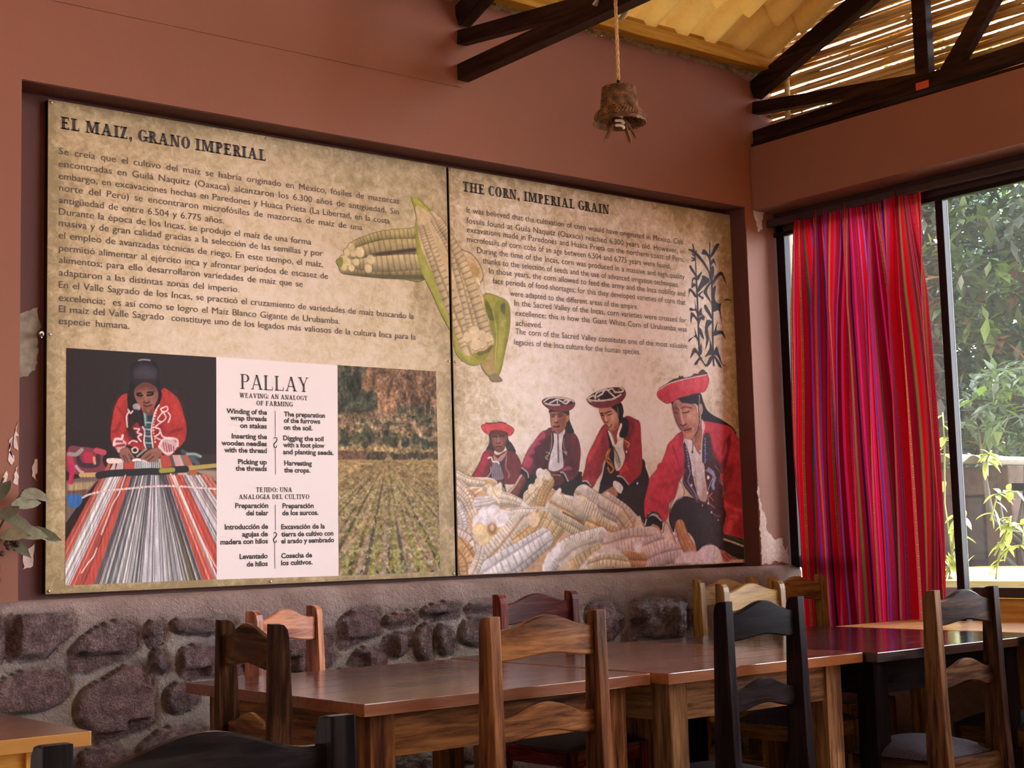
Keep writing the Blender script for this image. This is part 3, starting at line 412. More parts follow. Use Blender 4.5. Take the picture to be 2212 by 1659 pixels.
["F",10921288,100,3,[1621,1654,1665,1628,1760,1554,1817,1490,1779,1529,1702,1584,1651,1605]],["F",11118163,70,10,[1648,1482,1685,1402,1746,1269,1821,1148,1832,1074,1744,1195,1682,1295,1652,1377]],["F",7172136,80,4,[1672,1421,1728,1337,1784,1252,1828,1181,1810,1222,1747,1333,1686,1433]],
["F",11772492,70,8,[1831,1048,1868,970,1947,927,1987,929,1915,973]],["F",13349256,100,0,[1645,1599,1702,1584,1779,1534,1843,1461,1907,1381,1972,1289,2023,1185,2038,1034,1989,983,1935,996,1871,1061,1821,1153,1771,1250,1709,1340,1660,1441,1650,1536]],
["C",14468252,9269576,27,2,30,44,[1675,1528,1748,1355,1909,1005]],["C",14665890,9730128,27,2,26,40,[1734,1567,1842,1418,1945,1093]],["C",14073492,9072196,26,1,22,34,[1766,1549,1900,1359,2025,1039]],["F",13481098,100,4,[1645,1604,1702,1584,1721,1544,1675,1523,1650,1546]],
["E",14205340,100,4,1951,1066,30],["S",9270348,70,0,5,[1927,1053,1950,1044,1974,1056]],["E",14205340,100,4,1947,1034,29],["S",9270348,70,0,5,[1923,1021,1946,1011,1970,1024]],["E",14205340,100,4,1991,1053,27],["S",9270348,70,0,5,[1969,1041,1990,1032,2013,1043]],
["E",14205340,100,4,2025,1044,27],["S",9270348,70,0,5,[2003,1032,2024,1024,2046,1035]],["E",14205340,100,4,1990,1015,27],["S",9270348,70,0,5,[1968,1003,1989,995,2011,1006]],["E",14205340,100,4,1952,1002,25],["S",9270348,70,0,5,[1933,991,1952,984,1972,993]],
["E",14205340,100,4,1910,1037,27],["S",9270348,70,0,5,[1888,1025,1909,1016,1931,1027]],["F",6968886,80,5,[1962,981,2010,995,2044,1018,2051,997,2002,973,1968,965]],["F",9144890,100,0,[2004,1238,2032,1251,2093,1240,2141,1222,2157,1179,2151,1096,2119,985,2096,908,2067,874,2035,926,2059,1036,2055,1144,2016,1185]],
["F",6251560,90,4,[2017,1217,2043,1192,2062,1134,2035,1132,2012,1179]],["F",5989944,100,4,[2102,1202,2127,1215,2126,1171,2110,1132,2101,1164]],["F",11183440,80,6,[2098,1169,2131,1133,2113,1017,2082,907,2061,884,2079,1021,2089,1103]],
["F",11051594,70,4,[2010,1233,2038,1246,2107,1230,2079,1217,2057,1177,2024,1218]],["S",12629098,80,0,5,[2056,1171,2074,1069,2063,965,2058,895]],["F",11047516,100,5,[1980,923,2022,968,2051,1008,2056,938,2061,884,2026,872]],
["F",9075292,100,0,[2026,872,2061,890,2101,859,2046,851]],["N",0.14,22,22,1223,846,2166,1639],],
 'plants': [
["S",3816004,100,0,7,[3493,1675,3485,1567]],["S",3816004,100,0,11,[3485,1567,3493,1436,3490,1284,3481,1082,3482,1002]],["S",3816004,100,0,6,[3379,1536,3380,1456]],["S",3816004,100,0,10,[3380,1456,3382,1351,3381,1201,3380,1027]],
["S",3816004,100,0,7,[3516,1759,3509,1722,3493,1670]],["S",3816004,100,0,7,[3478,1724,3498,1701]],["S",3816004,100,0,7,[3473,1703,3493,1675]],["S",3816004,100,0,7,[3519,1739,3504,1706]],["S",3816004,100,0,7,[3527,1699,3497,1678]],
["S",3816004,100,0,7,[3530,1679,3496,1670]],["S",3816004,100,0,7,[3525,1658,3496,1661]],["S",3816004,100,0,7,[3364,1615,3373,1576,3379,1536]],["S",3816004,100,0,7,[3334,1584,3373,1583]],["S",3816004,100,0,7,[3358,1564,3378,1551]],
["S",3816004,100,0,7,[3355,1544,3378,1541]],["S",3816004,100,0,7,[3354,1529,3377,1536]],["S",3816004,100,0,7,[3387,1582,3375,1561]],["F",3816004,100,0,[3487,1567,3445,1598,3428,1571,3458,1569,3485,1547]],["F",3816004,100,0,[3486,1562,3518,1611,3549,1645,3576,1658,3524,1586,3490,1557]],
["F",3816004,100,0,[3492,1537,3515,1555,3534,1508,3514,1534,3491,1517]],["F",3816004,100,0,[3338,1585,3401,1569,3468,1504,3487,1456,3454,1503,3393,1553]],["F",3816004,100,0,[3482,1485,3505,1518,3514,1489,3493,1436,3480,1455]],
["F",3816004,100,0,[3497,1436,3539,1481,3576,1489,3602,1423,3568,1473,3530,1449,3499,1416]],["F",3816004,100,0,[3383,1451,3424,1480,3393,1432,3379,1446]],["F",3816004,100,0,[3383,1456,3344,1503,3336,1492,3373,1455]],["F",3816004,100,0,[3383,1446,3351,1438,3347,1408,3361,1434,3382,1431]],
["F",3816004,100,0,[3381,1406,3349,1413,3346,1388,3370,1400,3389,1371,3426,1400,3479,1440,3430,1460,3418,1434,3375,1375]],["F",3816004,100,0,[3381,1351,3330,1386,3320,1341,3333,1372,3366,1344]],["F",3816004,100,0,[3385,1356,3433,1385,3403,1357,3430,1345,3386,1316,3416,1338]],
["F",3816004,100,0,[3471,1424,3432,1380,3445,1356,3486,1319,3473,1343,3454,1382,3493,1436]],["F",3816004,100,0,[3494,1335,3490,1385,3521,1413,3510,1346,3544,1324,3597,1353,3641,1347,3590,1345,3551,1314,3553,1228,3535,1287,3491,1279]],
["F",3816004,100,0,[3377,1260,3359,1334,3363,1284,3328,1286,3327,1271,3362,1274]],["F",3816004,100,0,[3381,1261,3410,1293,3411,1263,3446,1240,3411,1253,3382,1246]],["F",3816004,100,0,[3381,1231,3334,1264,3329,1202,3343,1243,3377,1220]],
["F",3816004,100,0,[3381,1201,3389,1241,3425,1249,3424,1229,3402,1232,3386,1201]],["F",3816004,100,0,[3486,1253,3443,1310,3431,1294,3468,1252,3488,1233]],["F",3816004,100,0,[3485,1158,3524,1231,3514,1185,3558,1183,3580,1136,3550,1167,3491,1153]],
["F",3816004,100,0,[3376,1126,3350,1189,3355,1149,3312,1126,3307,1111,3348,1139,3375,1121]],["F",3816004,100,0,[3382,1186,3400,1182,3418,1133,3391,1151]],["F",3816004,100,0,[3484,1228,3445,1230,3428,1179,3436,1129,3425,1079,3454,1136,3450,1190,3480,1218]],
["F",3816004,100,0,[3378,1061,3395,1112,3400,1062,3377,1046]],["F",3816004,100,0,[3378,1056,3344,1084,3313,1028,3350,1060,3377,1041]],["F",3816004,100,0,[3482,1067,3458,1146,3458,1091,3412,1038,3384,1042,3394,1032,3442,1050,3481,1057]],
["F",3816004,100,0,[3486,1072,3509,1099,3528,1060,3547,1011,3576,1007,3547,1006,3513,1049,3489,1058]],["F",3816004,100,0,[3377,1036,3340,1000,3361,1001,3383,1027,3424,994,3453,1006,3484,1042,3518,999,3539,998,3492,1053,3455,1041,3425,1004,3394,1032]],
],
 'weaver': [
["Q",2892322,100,0,[66,895,682,897,676,12,62,12]],["Q",7166546,100,0,[68,400,207,431,207,416,184,394,133,332,75,253,69,253]],["Q",3812912,100,0,[502,504,677,507,677,389,573,467]],["Q",10981228,100,6,[81,394,184,400,158,369,81,363]],
["Q",6965818,100,4,[81,366,158,371,132,345,81,357]],["F",3498650,100,0,[81,351,126,354,137,335,120,308,97,305,81,320]],["Q",10127480,100,6,[565,447,677,445,677,396,644,415]],["F",8010308,100,0,[82,520,124,526,182,519,220,508,211,478,217,434,82,433]],
["F",11546698,100,4,[139,504,165,507,179,491,176,466,153,458,142,477]],["S",11549266,100,0,22,[85,498,94,460,99,438]],["S",12077146,100,0,20,[188,513,217,506]],["S",3812404,90,3,18,[119,482,133,460,188,461,194,491]],["S",9408392,100,0,14,[85,498,113,498,133,515,119,504]],
["S",13081200,100,0,10,[179,486,182,466]],["S",12098208,100,0,10,[111,455,125,438,136,433]],["S",11545168,100,0,18,[92,455,95,424,91,397]],["Q",11557448,100,0,[210,425,231,425,37,30,-11,32]],["Q",13481652,100,0,[230,425,257,426,59,30,36,31]],
["Q",13481140,100,0,[256,425,271,426,78,29,57,30]],["Q",9276040,100,0,[270,426,286,426,91,28,76,29]],["Q",12078914,100,0,[285,426,328,426,180,25,89,28]],["Q",10915948,100,0,[327,426,341,426,210,24,179,25]],["Q",10329240,100,0,[340,426,375,426,278,21,208,24]],
["Q",11578794,100,0,[374,426,402,426,365,17,277,21]],["Q",13025990,100,0,[401,426,433,427,468,13,363,17]],["Q",10131606,100,0,[432,427,444,427,555,10,466,13]],["Q",11969102,100,0,[443,427,454,427,601,8,553,10]],["Q",11047516,100,0,[453,427,468,427,622,7,599,8]],
["Q",12078144,100,0,[467,427,485,427,680,5,620,7]],["Q",13672592,100,0,[484,427,499,427,690,4,677,5]],["Q",12077632,100,0,[498,427,531,427,753,2,688,5]],["Q",9210504,100,0,[530,427,549,427,808,0,750,2]],["Q",13151406,100,0,[548,427,584,428,875,-3,806,0]],
["Q",9342080,100,0,[583,428,606,428,921,-5,873,-3]],["Q",11821132,100,0,[605,428,642,428,978,-7,919,-5]],["S",15657712,60,0,4,[465,425,616,7]],["S",6972522,60,0,6,[547,426,804,0]],["S",14867936,80,0,4,[586,426,878,-3]],["S",5788250,60,0,6,[565,426,839,-1]],
["S",14867936,60,0,6,[452,425,594,8]],["S",6972522,60,0,4,[395,425,342,18]],["S",13199960,80,0,3,[513,426,718,3]],["S",14867936,60,0,3,[262,424,65,29]],["S",13199960,80,0,3,[520,426,732,3]],["S",6972522,60,0,6,[339,424,206,24]],
["S",15657712,80,0,3,[276,424,82,29]],["S",14209748,60,0,4,[336,424,198,24]],["S",14209748,80,0,3,[600,426,909,-4]],["S",13616312,60,0,6,[336,424,200,24]],["S",15657712,60,0,4,[457,425,606,8]],["S",14209748,80,0,4,[339,424,204,24]],
["S",5788250,60,0,6,[277,424,83,29]],["S",14867936,80,0,6,[232,424,37,30]],["S",14867936,80,0,6,[549,426,809,0]],["S",13616312,80,0,3,[373,425,274,21]],["S",13199960,60,0,6,[228,424,30,31]],["S",6972522,80,0,4,[260,424,62,29]],
["S",13616312,80,0,4,[440,425,530,11]],["S",15657712,80,0,4,[257,424,58,30]],["S",13199960,80,0,3,[224,424,21,31]],["S",14209748,80,0,3,[440,425,530,11]],["S",15657712,60,0,6,[330,424,185,25]],["S",14209748,60,0,4,[339,424,206,24]],
["S",15657712,80,0,3,[533,426,760,2]],["S",13199960,60,0,6,[638,426,973,-7]],["S",13616312,80,0,6,[244,424,47,30]],["S",13802120,80,0,6,[222,424,17,31]],["S",5788250,80,0,6,[542,426,789,1]],["S",15657712,80,0,3,[267,424,72,29]],
["S",6972522,60,0,3,[352,425,232,23]],["S",5788250,60,0,3,[467,425,619,7]],["S",6972522,80,0,3,[409,425,389,16]],["S",5788250,60,0,6,[335,424,196,24]],["S",10239800,80,0,4,[624,426,950,-6]],["S",14209748,80,0,4,[433,425,474,13]],
["S",14867936,60,0,4,[586,426,879,-3]],["S",5788250,60,0,4,[466,425,618,7]],["S",14209748,80,0,6,[248,424,51,30]],["S",14209748,60,0,6,[235,424,40,30]],["S",10239800,80,0,6,[512,426,715,3]],["S",14209748,80,0,6,[545,426,799,0]],
["S",10239800,60,0,6,[611,426,929,-5]],["S",14867936,80,0,4,[453,425,599,8]],["S",14209748,80,0,4,[347,425,221,23]],["S",15657712,80,0,6,[539,426,779,1]],["S",15657712,80,0,4,[361,425,250,22]],["S",6972522,80,0,6,[362,425,252,22]],
["S",10239800,60,0,6,[624,426,950,-6]],["S",6972522,80,0,3,[443,425,555,10]],["S",5788250,60,0,4,[600,426,910,-4]],["S",15657712,60,0,4,[494,425,685,5]],["S",13616312,80,0,6,[463,425,614,8]],["S",13616312,80,0,6,[337,424,200,24]],
["S",14867936,60,0,3,[494,425,685,5]],["S",13616312,60,0,6,[455,425,602,8]],["S",13802120,60,0,3,[291,424,103,28]],["S",13199960,60,0,3,[631,426,961,-6]],["S",14867936,60,0,4,[581,426,869,-3]],["S",13616312,80,0,3,[434,425,480,13]],
["S",5788250,60,0,6,[427,425,449,14]],["S",6972522,80,0,6,[456,425,603,8]],["S",10239800,80,0,4,[210,424,-10,32]],["S",15657712,80,0,6,[564,426,837,-1]],["S",13802120,80,0,6,[616,426,937,-5]],["S",13616312,80,0,6,[251,424,53,30]],
["S",10239800,60,0,4,[607,426,923,-5]],["S",13616312,80,0,6,[400,425,360,18]],["S",6972522,80,0,6,[429,425,453,14]],["S",6972522,60,0,3,[450,425,585,9]],["S",15657712,80,0,3,[363,425,254,22]],["S",13616312,60,0,6,[257,424,58,30]],
["S",13616312,80,0,4,[346,425,220,23]],["S",6972522,80,0,4,[408,425,384,17]],["S",15657712,80,0,4,[433,425,475,13]],["S",13199960,80,0,6,[614,426,934,-5]],["S",10239800,80,0,4,[501,426,693,4]],["S",14209748,80,0,4,[398,425,354,18]],
["S",6972522,60,0,4,[597,426,903,-4]],["S",13616312,60,0,4,[261,424,63,29]],["S",6972522,60,0,4,[334,424,195,24]],["S",13616312,60,0,4,[434,425,476,13]],["S",14867936,80,0,3,[600,426,908,-4]],["S",6972522,80,0,6,[328,424,181,25]],
["S",13616312,60,0,4,[334,424,195,24]],["S",13199960,80,0,4,[216,424,3,32]],["S",14209748,80,0,6,[444,425,559,10]],["S",14867936,80,0,4,[497,425,687,5]],["S",15657712,60,0,6,[369,425,267,21]],["S",10239800,80,0,6,[224,424,21,31]],
["S",14867936,60,0,6,[485,425,678,5]],["S",10239800,80,0,6,[216,424,2,32]],["S",5788250,80,0,4,[559,426,827,-1]],["S",13802120,80,0,3,[484,425,675,5]],["S",14867936,60,0,4,[427,425,449,14]],["S",5788250,80,0,6,[487,425,680,5]],
["S",10239800,60,0,4,[472,425,638,7]],["S",15657712,80,0,6,[272,424,78,29]],["S",13802120,80,0,3,[622,426,947,-6]],["S",14867936,60,0,3,[455,425,601,8]],["S",14867936,60,0,3,[328,424,181,25]],["S",5788250,80,0,3,[351,425,230,23]],
["S",14867936,60,0,3,[489,425,681,5]],["S",13802120,60,0,3,[292,424,104,28]],["S",13802120,60,0,4,[636,426,970,-7]],["S",6972522,60,0,4,[277,424,82,29]],["S",6972522,60,0,3,[237,424,42,30]],["S",13802120,80,0,3,[476,425,651,6]],
["S",13616312,80,0,3,[232,424,38,30]],["S",6972522,80,0,3,[572,426,852,-2]],["S",15657712,80,0,6,[249,424,52,30]],["S",15657712,60,0,4,[435,425,492,12]],["S",14209748,80,0,3,[265,424,69,29]],["S",13616312,60,0,6,[589,426,887,-3]],
["S",13616312,80,0,3,[327,424,179,25]],["S",14209748,60,0,6,[544,426,796,0]],["S",14209748,80,0,4,[536,426,770,1]],["S",15657712,80,0,3,[276,424,82,29]],["S",15657712,60,0,3,[246,424,49,30]],["S",13616312,80,0,6,[562,426,833,-1]],
["S",10239800,80,0,4,[307,424,136,27]],["S",13616312,80,0,3,[257,424,58,30]],["S",6972522,60,0,4,[230,424,36,31]],["S",13199960,80,0,6,[506,426,703,4]],["S",6972522,80,0,6,[540,426,783,1]],["S",6972522,80,0,4,[365,425,258,22]],
["S",15657712,80,0,4,[598,426,904,-4]],["S",15657712,80,0,4,[379,425,292,20]],["S",5788250,60,0,4,[535,426,766,1]],["S",13616312,60,0,3,[457,425,604,8]],["S",14867936,60,0,3,[388,425,321,19]],["S",6972522,80,0,3,[278,424,83,29]],
["S",5788250,80,0,6,[579,426,866,-3]],["S",10239800,80,0,4,[210,424,-11,32]],["S",5788250,60,0,3,[345,425,217,23]],["S",6972522,80,0,3,[269,424,75,29]],["S",5788250,80,0,3,[566,426,840,-1]],["S",6972522,60,0,4,[258,424,59,30]],
["S",13199960,80,0,4,[223,424,18,31]],["S",14867936,60,0,6,[340,424,208,24]],["S",10239800,60,0,3,[481,425,666,5]],["S",10239800,80,0,4,[527,426,745,2]],["S",13802120,60,0,3,[481,425,667,5]],["S",14867936,60,0,6,[282,424,87,29]],
["S",13802120,80,0,4,[475,425,647,6]],["S",13199960,80,0,4,[483,425,673,5]],["S",6971496,70,0,4,[355,425,238,22]],["S",4867148,70,0,3,[333,424,193,24]],["S",4867148,70,0,4,[438,425,513,12]],["S",4078146,70,0,3,[442,425,551,10]],
["S",4078146,70,0,4,[398,425,352,18]],["S",4867148,70,0,4,[334,424,194,24]],["S",6971496,70,0,3,[462,425,613,8]],["S",4078146,70,0,3,[342,424,213,23]],["S",4867148,70,0,3,[462,425,612,8]],["S",4078146,70,0,4,[436,425,493,12]],
["S",4867148,70,0,4,[447,425,572,9]],["S",4078146,70,0,4,[451,425,591,8]],["S",4867148,70,0,3,[435,425,491,12]],["S",6971496,70,0,4,[335,424,196,24]],["S",4867148,70,0,3,[336,424,198,24]],["S",4867148,70,0,3,[461,425,611,8]],
["S",4867148,70,0,3,[417,425,415,15]],["S",4867148,70,0,3,[453,425,599,8]],["S",4078146,70,0,4,[393,425,337,19]],["S",4078146,70,0,3,[389,425,325,19]],["S",4078146,70,0,4,[442,425,550,10]],["S",4867148,70,0,3,[457,425,605,8]],
["S",4078146,70,0,3,[330,424,187,25]],["S",4078146,70,0,4,[447,425,571,9]],["S",4867148,70,0,3,[363,425,254,22]],["S",6971496,70,0,3,[400,425,358,18]],["S",6971496,70,0,3,[448,425,578,9]],["S",4078146,70,0,3,[353,425,234,23]],
["S",4867148,70,0,4,[308,424,139,26]],["S",4867148,70,0,3,[456,425,603,8]],["S",4078146,70,0,4,[389,425,323,19]],["S",6971496,70,0,3,[444,425,561,10]],["S",6971496,70,0,3,[458,425,606,8]],["S",4078146,70,0,3,[425,425,441,14]],
["S",6971496,70,0,3,[450,425,585,9]],["S",6971496,70,0,4,[442,425,552,10]],["S",4078146,70,0,3,[351,425,229,23]],["S",4078146,70,0,3,[365,425,259,22]],["S",4078146,70,0,4,[330,424,187,25]],["S",4867148,70,0,3,[356,425,239,22]],
["S",4867148,70,0,3,[301,424,125,27]],["S",4078146,70,0,4,[451,425,588,9]],["S",6971496,70,0,3,[463,425,615,7]],["S",4078146,70,0,3,[341,424,209,24]],["S",4078146,70,0,4,[376,425,283,21]],["S",6971496,70,0,3,[296,424,114,27]],
["S",4867148,70,0,4,[442,425,551,10]],["S",4867148,70,0,3,[414,425,405,16]],["S",4078146,70,0,4,[394,425,341,18]],["S",4078146,70,0,4,[328,424,182,25]],["S",4078146,70,0,4,[460,425,609,8]],["S",4867148,70,0,3,[334,424,194,24]],
["S",4078146,70,0,3,[415,425,407,16]],["S",4078146,70,0,3,[327,424,179,25]],["S",4867148,70,0,3,[338,424,203,24]],["S",4867148,70,0,4,[459,425,608,8]],["S",4078146,70,0,4,[441,425,536,11]],["S",4867148,70,0,4,[398,425,353,18]],
["S",4078146,70,0,4,[450,425,586,9]],["S",4867148,70,0,4,[446,425,566,9]],["S",4867148,70,0,3,[374,425,276,21]],["S",4078146,70,0,4,[433,425,475,13]],["S",4867148,70,0,4,[331,424,188,24]],["S",4867148,70,0,3,[380,425,296,20]],
["S",6971496,70,0,4,[383,425,307,20]],["S",4867148,70,0,4,[458,425,606,8]],["S",4078146,70,0,3,[401,425,362,18]],["S",4078146,70,0,3,[448,425,579,9]],["S",6971496,70,0,3,[327,424,179,25]],["S",4867148,70,0,4,[450,425,583,9]],
["Q",11556426,100,0,[240,479,250,479,231,424,210,424]],["Q",13677744,100,0,[260,479,264,479,257,424,230,424]],["Q",13150376,100,0,[273,479,294,479,290,424,256,424]],["Q",4143676,100,0,[303,479,297,479,294,424,290,424]],["Q",11552830,100,0,[296,479,337,480,337,424,293,424]],
["Q",9277584,100,0,[337,480,365,480,375,425,337,424]],["Q",13224392,100,0,[364,486,399,487,402,425,374,425]],["Q",7304312,100,0,[398,487,433,487,436,425,401,425]],["Q",11051642,100,0,[432,487,440,488,450,425,436,425]],["Q",11553342,100,0,[439,500,475,501,499,426,450,425]],
["Q",5918792,100,0,[474,501,489,501,513,426,498,425]],["Q",12884632,100,0,[488,501,510,501,538,426,512,426]],["Q",13280930,100,0,[509,501,520,502,552,426,537,426]],["Q",8023132,100,0,[520,502,534,502,566,426,551,426]],["Q",11557448,100,0,[534,502,552,502,595,426,565,426]],
["S",14737632,80,0,3,[340,470,336,426]],["S",5922404,80,0,3,[344,470,340,426]],["S",14737632,80,0,3,[348,470,344,426]],["S",5922404,80,0,3,[351,470,348,426]],["S",14737632,80,0,3,[355,471,352,426]],["S",5922404,80,0,3,[359,471,356,426]],
["S",14737632,80,0,3,[362,471,360,426]],["S",5922404,80,0,3,[366,471,364,426]],["S",14737632,80,0,3,[370,471,368,426]],["S",5922404,80,0,3,[374,471,373,426]],["S",14737632,80,0,3,[377,471,377,426]],["S",5922404,80,0,3,[381,471,381,426]],
["S",14737632,80,0,3,[385,471,385,426]],["S",5922404,80,0,3,[389,471,389,426]],["S",14737632,80,0,3,[392,471,393,426]],["S",5922404,80,0,3,[396,471,397,426]],["S",14737632,80,0,3,[400,471,401,426]],["S",5922404,80,0,3,[404,471,406,426]],
["S",14737632,80,0,3,[408,471,410,427]],["S",5922404,80,0,3,[411,471,414,427]],["S",14737632,80,0,3,[415,471,418,427]],["S",5922404,80,0,3,[419,471,422,427]],["S",14737632,80,0,3,[423,471,426,427]],["S",5922404,80,0,3,[426,471,431,427]],
["S",14737632,80,0,3,[430,471,435,427]],["S",5922404,80,0,3,[434,471,439,427]],["S",12623972,100,0,16,[129,423,197,425]],["S",11573840,100,0,16,[530,450,670,463]],["S",2894382,100,0,26,[197,422,250,430,330,434,398,438,450,438,495,445,544,448]],
["S",11051072,90,2,18,[443,441,491,445]],["S",14862532,100,0,7,[136,341,165,354,223,365,330,376,398,382,467,384,537,382,669,373]],["E",11566200,80,0,171,357,3],["E",11566200,80,0,186,359,3],["E",11566200,80,0,202,361,3],["E",11566200,80,0,217,363,3],
["E",11566200,80,0,232,365,3],["E",11566200,80,0,248,367,3],["E",11566200,80,0,263,369,3],["E",11566200,80,0,279,371,3],["E",11566200,80,0,294,373,3],["E",11566200,80,0,310,375,3],["E",11566200,80,0,325,377,3],["E",11566200,80,0,341,378,3],
["E",11566200,80,0,357,380,3],["E",11566200,80,0,373,381,3],["E",11566200,80,0,389,382,3],["E",11566200,80,0,405,383,3],["E",11566200,80,0,421,384,3],["E",11566200,80,0,437,384,3],["E",11566200,80,0,453,385,3],["E",11566200,80,0,469,385,3],
["E",11566200,80,0,485,385,3],["E",11566200,80,0,502,385,3],["E",11566200,80,0,518,385,3],["E",11566200,80,0,534,385,3],["E",11566200,80,0,551,384,3],["E",11566200,80,0,567,383,3],["E",11566200,80,0,584,382,3],["E",11566200,80,0,601,381,3],
["E",11566200,80,0,617,380,3],["E",11566200,80,0,634,379,3],["S",14468284,100,0,5,[300,423,276,357,250,316,230,264,207,208]],["S",14468284,100,0,5,[481,430,516,363,572,250,642,119,671,70]],["S",14862524,100,0,5,[191,159,178,129,159,108,133,72]],
["F",11023151,100,0,[308,726,278,711,258,673,249,628,243,587,246,545,264,517,281,520,308,535,377,514,419,529,465,498,499,516,540,557,547,609,534,660,513,714,466,750,448,749,420,708,359,705]],["F",8005160,80,14,[308,720,317,687,299,661,311,619,299,577,314,549,377,536,374,621,329,687]],
["F",8332841,60,14,[438,680,420,622,413,551,447,557,459,609,447,652]],["F",12861238,70,20,[466,732,503,711,525,666,534,611,512,625,488,682]],["F",12861238,60,18,[290,708,269,679,255,623,269,618,287,660]],["S",8004646,70,4,12,[281,618,266,590,252,584]],
["S",8004646,70,4,12,[531,602,493,590,475,578]],["S",8004646,60,4,10,[269,674,293,647,299,619]],["F",3029568,100,0,[371,658,411,656,410,622,398,579,413,526,383,517,377,564,377,613]],["S",8036512,100,0,7,[379,621,401,620]],
["S",4216156,100,0,7,[379,608,401,608]],["S",8036512,100,0,7,[379,596,401,595]],["S",4216156,100,0,7,[378,583,401,582]],["S",8036512,100,0,7,[378,570,401,569]],["S",4216156,100,0,7,[378,557,401,557]],["S",8036512,100,0,7,[378,545,401,544]],
["S",4216156,100,0,7,[378,532,401,531]],["F",8824996,100,3,[368,655,383,652,382,607,371,632]],["F",2038044,100,0,[317,800,323,837,347,851,377,857,414,853,435,823,441,749,447,726,432,685,414,662,420,736,344,744,347,705,371,655,374,610,359,606,347,620,329,608,314,608,311,664,308,720,317,755]],
["F",4867152,70,26,[329,809,347,830,377,840,414,827,429,800,414,779,377,786,347,784,332,795]],["S",2761768,60,6,20,[323,783,353,770,405,773,432,794]],["S",10130588,100,0,5,[353,853,371,857,399,856]],["S",6116960,35,1,4,[338,818,339,784]],
["S",6116960,35,1,4,[346,821,347,784]],["S",6116960,35,1,4,[354,824,354,785]],["S",6116960,35,1,4,[362,826,361,785]],["S",6116960,35,1,4,[369,829,368,785]],["S",6116960,35,1,4,[377,832,376,786]],["S",6116960,35,1,4,[385,834,383,786]],
["S",6116960,35,1,4,[393,833,390,786]],["S",6116960,35,1,4,[401,831,398,787]],["S",6116960,35,1,4,[409,829,405,787]],["S",6116960,35,1,4,[417,827,412,787]],["S",6116960,35,1,4,[425,825,420,788]],["F",9066056,100,0,[341,750,377,771,420,756,432,725,423,696,409,676,395,657,383,659,360,677,342,705,335,727]],
["F",4860968,80,14,[341,753,377,773,420,758,426,739,383,750,342,736]],["F",9855055,60,16,[371,723,392,729,414,719,417,702,392,695,365,700]],["S",1971220,100,0,7,[347,722,359,720,368,723]],["S",1971220,100,0,7,[386,723,398,724,411,729]],
["S",2364950,100,0,7,[347,728,362,730]],["S",2364950,100,0,7,[389,733,411,736]],["S",10513496,60,3,10,[379,723,380,709,383,701]],["S",4990500,100,0,6,[374,696,386,694,395,698]],["S",6039080,100,0,8,[374,685,386,682,404,687]],
["F",7161150,100,0,[374,680,392,658,408,679,404,650,383,650]],["F",11049624,100,0,[330,684,347,691,359,680,356,666,335,668]],["F",2826018,100,3,[329,662,347,668,362,654,374,612,359,606,347,623,323,603,314,619]],["F",2826018,80,5,[314,619,329,597,347,569,341,552,317,569,305,596]],
["S",14468290,100,0,5.5,[435,688,420,665,410,633,404,599,404,571,410,528]],["S",14468290,100,0,5.5,[441,674,466,684,469,669,450,663,441,674]],["S",14468290,100,0,5.5,[450,663,429,634,447,626,463,643,450,663]],["S",14468290,100,0,5.5,[447,626,420,605,438,597,435,580,419,568,441,557]],
["S",14468290,100,0,5.5,[438,597,447,572,462,566]],["S",14468290,100,0,5.5,[472,661,481,647,472,624]],["S",14468290,100,0,5.5,[368,604,377,587,374,550,380,528]],["S",14468290,100,0,5.5,[335,597,356,595,347,583,365,575,350,567,362,550]],
["S",14468290,100,0,5.5,[317,661,305,641,308,602]],["S",14468290,100,0,5.5,[311,667,320,653,329,662]],["S",14468290,100,0,5.5,[326,521,341,527,350,516,341,507,329,510,326,521]],["S",14468290,100,0,5.5,[314,541,329,552,347,547]],
["E",14468290,100,0,424,668,4],["E",14468290,100,0,422,657,3],["E",14468290,100,0,418,646,4],["E",14468290,100,0,416,635,3],["E",14468290,100,0,414,624,3],["E",14468290,100,0,413,614,3],["E",14468290,100,0,412,603,4],["E",14468290,100,0,412,592,4],
["E",14468290,100,0,413,581,3],["E",14468290,100,0,415,570,3],["E",14468290,100,0,417,560,3],["E",14468290,100,0,419,549,4],["F",13216170,100,0,[258,559,281,560,305,538,275,506,264,526,255,542]],["S",10238528,100,0,9,[261,548,287,548]],
["S",10238528,100,0,9,[267,531,296,535]],["S",14468290,100,0,9,[255,534,261,556,284,557,290,571]],["F",12887206,100,0,[444,555,481,564,509,542,493,510,468,498,450,521,435,535]],["S",10242640,100,0,5,[450,549,459,509]],["S",10242640,100,0,5,[461,545,468,510]],
["S",10242640,100,0,5,[472,541,478,510]],["S",10242640,100,0,5,[482,538,487,510]],["S",10242640,100,0,5,[493,534,496,510]],["S",14468290,100,0,9,[438,540,459,562,506,560,510,536]],["S",14468290,100,0,9,[435,532,462,507,487,510]],
["F",9264978,100,0,[281,518,308,527,323,507,341,482,338,477,320,488,323,474,305,468,290,479,278,495]],["F",9264978,100,0,[359,485,383,511,404,523,432,526,447,506,419,478,398,472,377,480]],["S",4992552,80,0,5,[299,496,311,473]],
["S",4992552,80,0,5,[314,501,329,482]],["S",4992552,80,0,5,[290,496,299,476]],["S",4992552,80,0,5,[377,486,401,503]],["S",4992552,80,0,5,[389,477,413,494]],["F",15126468,100,0,[231,484,281,484,287,476,281,468,234,467]],["S",15787748,100,0,9,[332,479,347,482,359,480]],
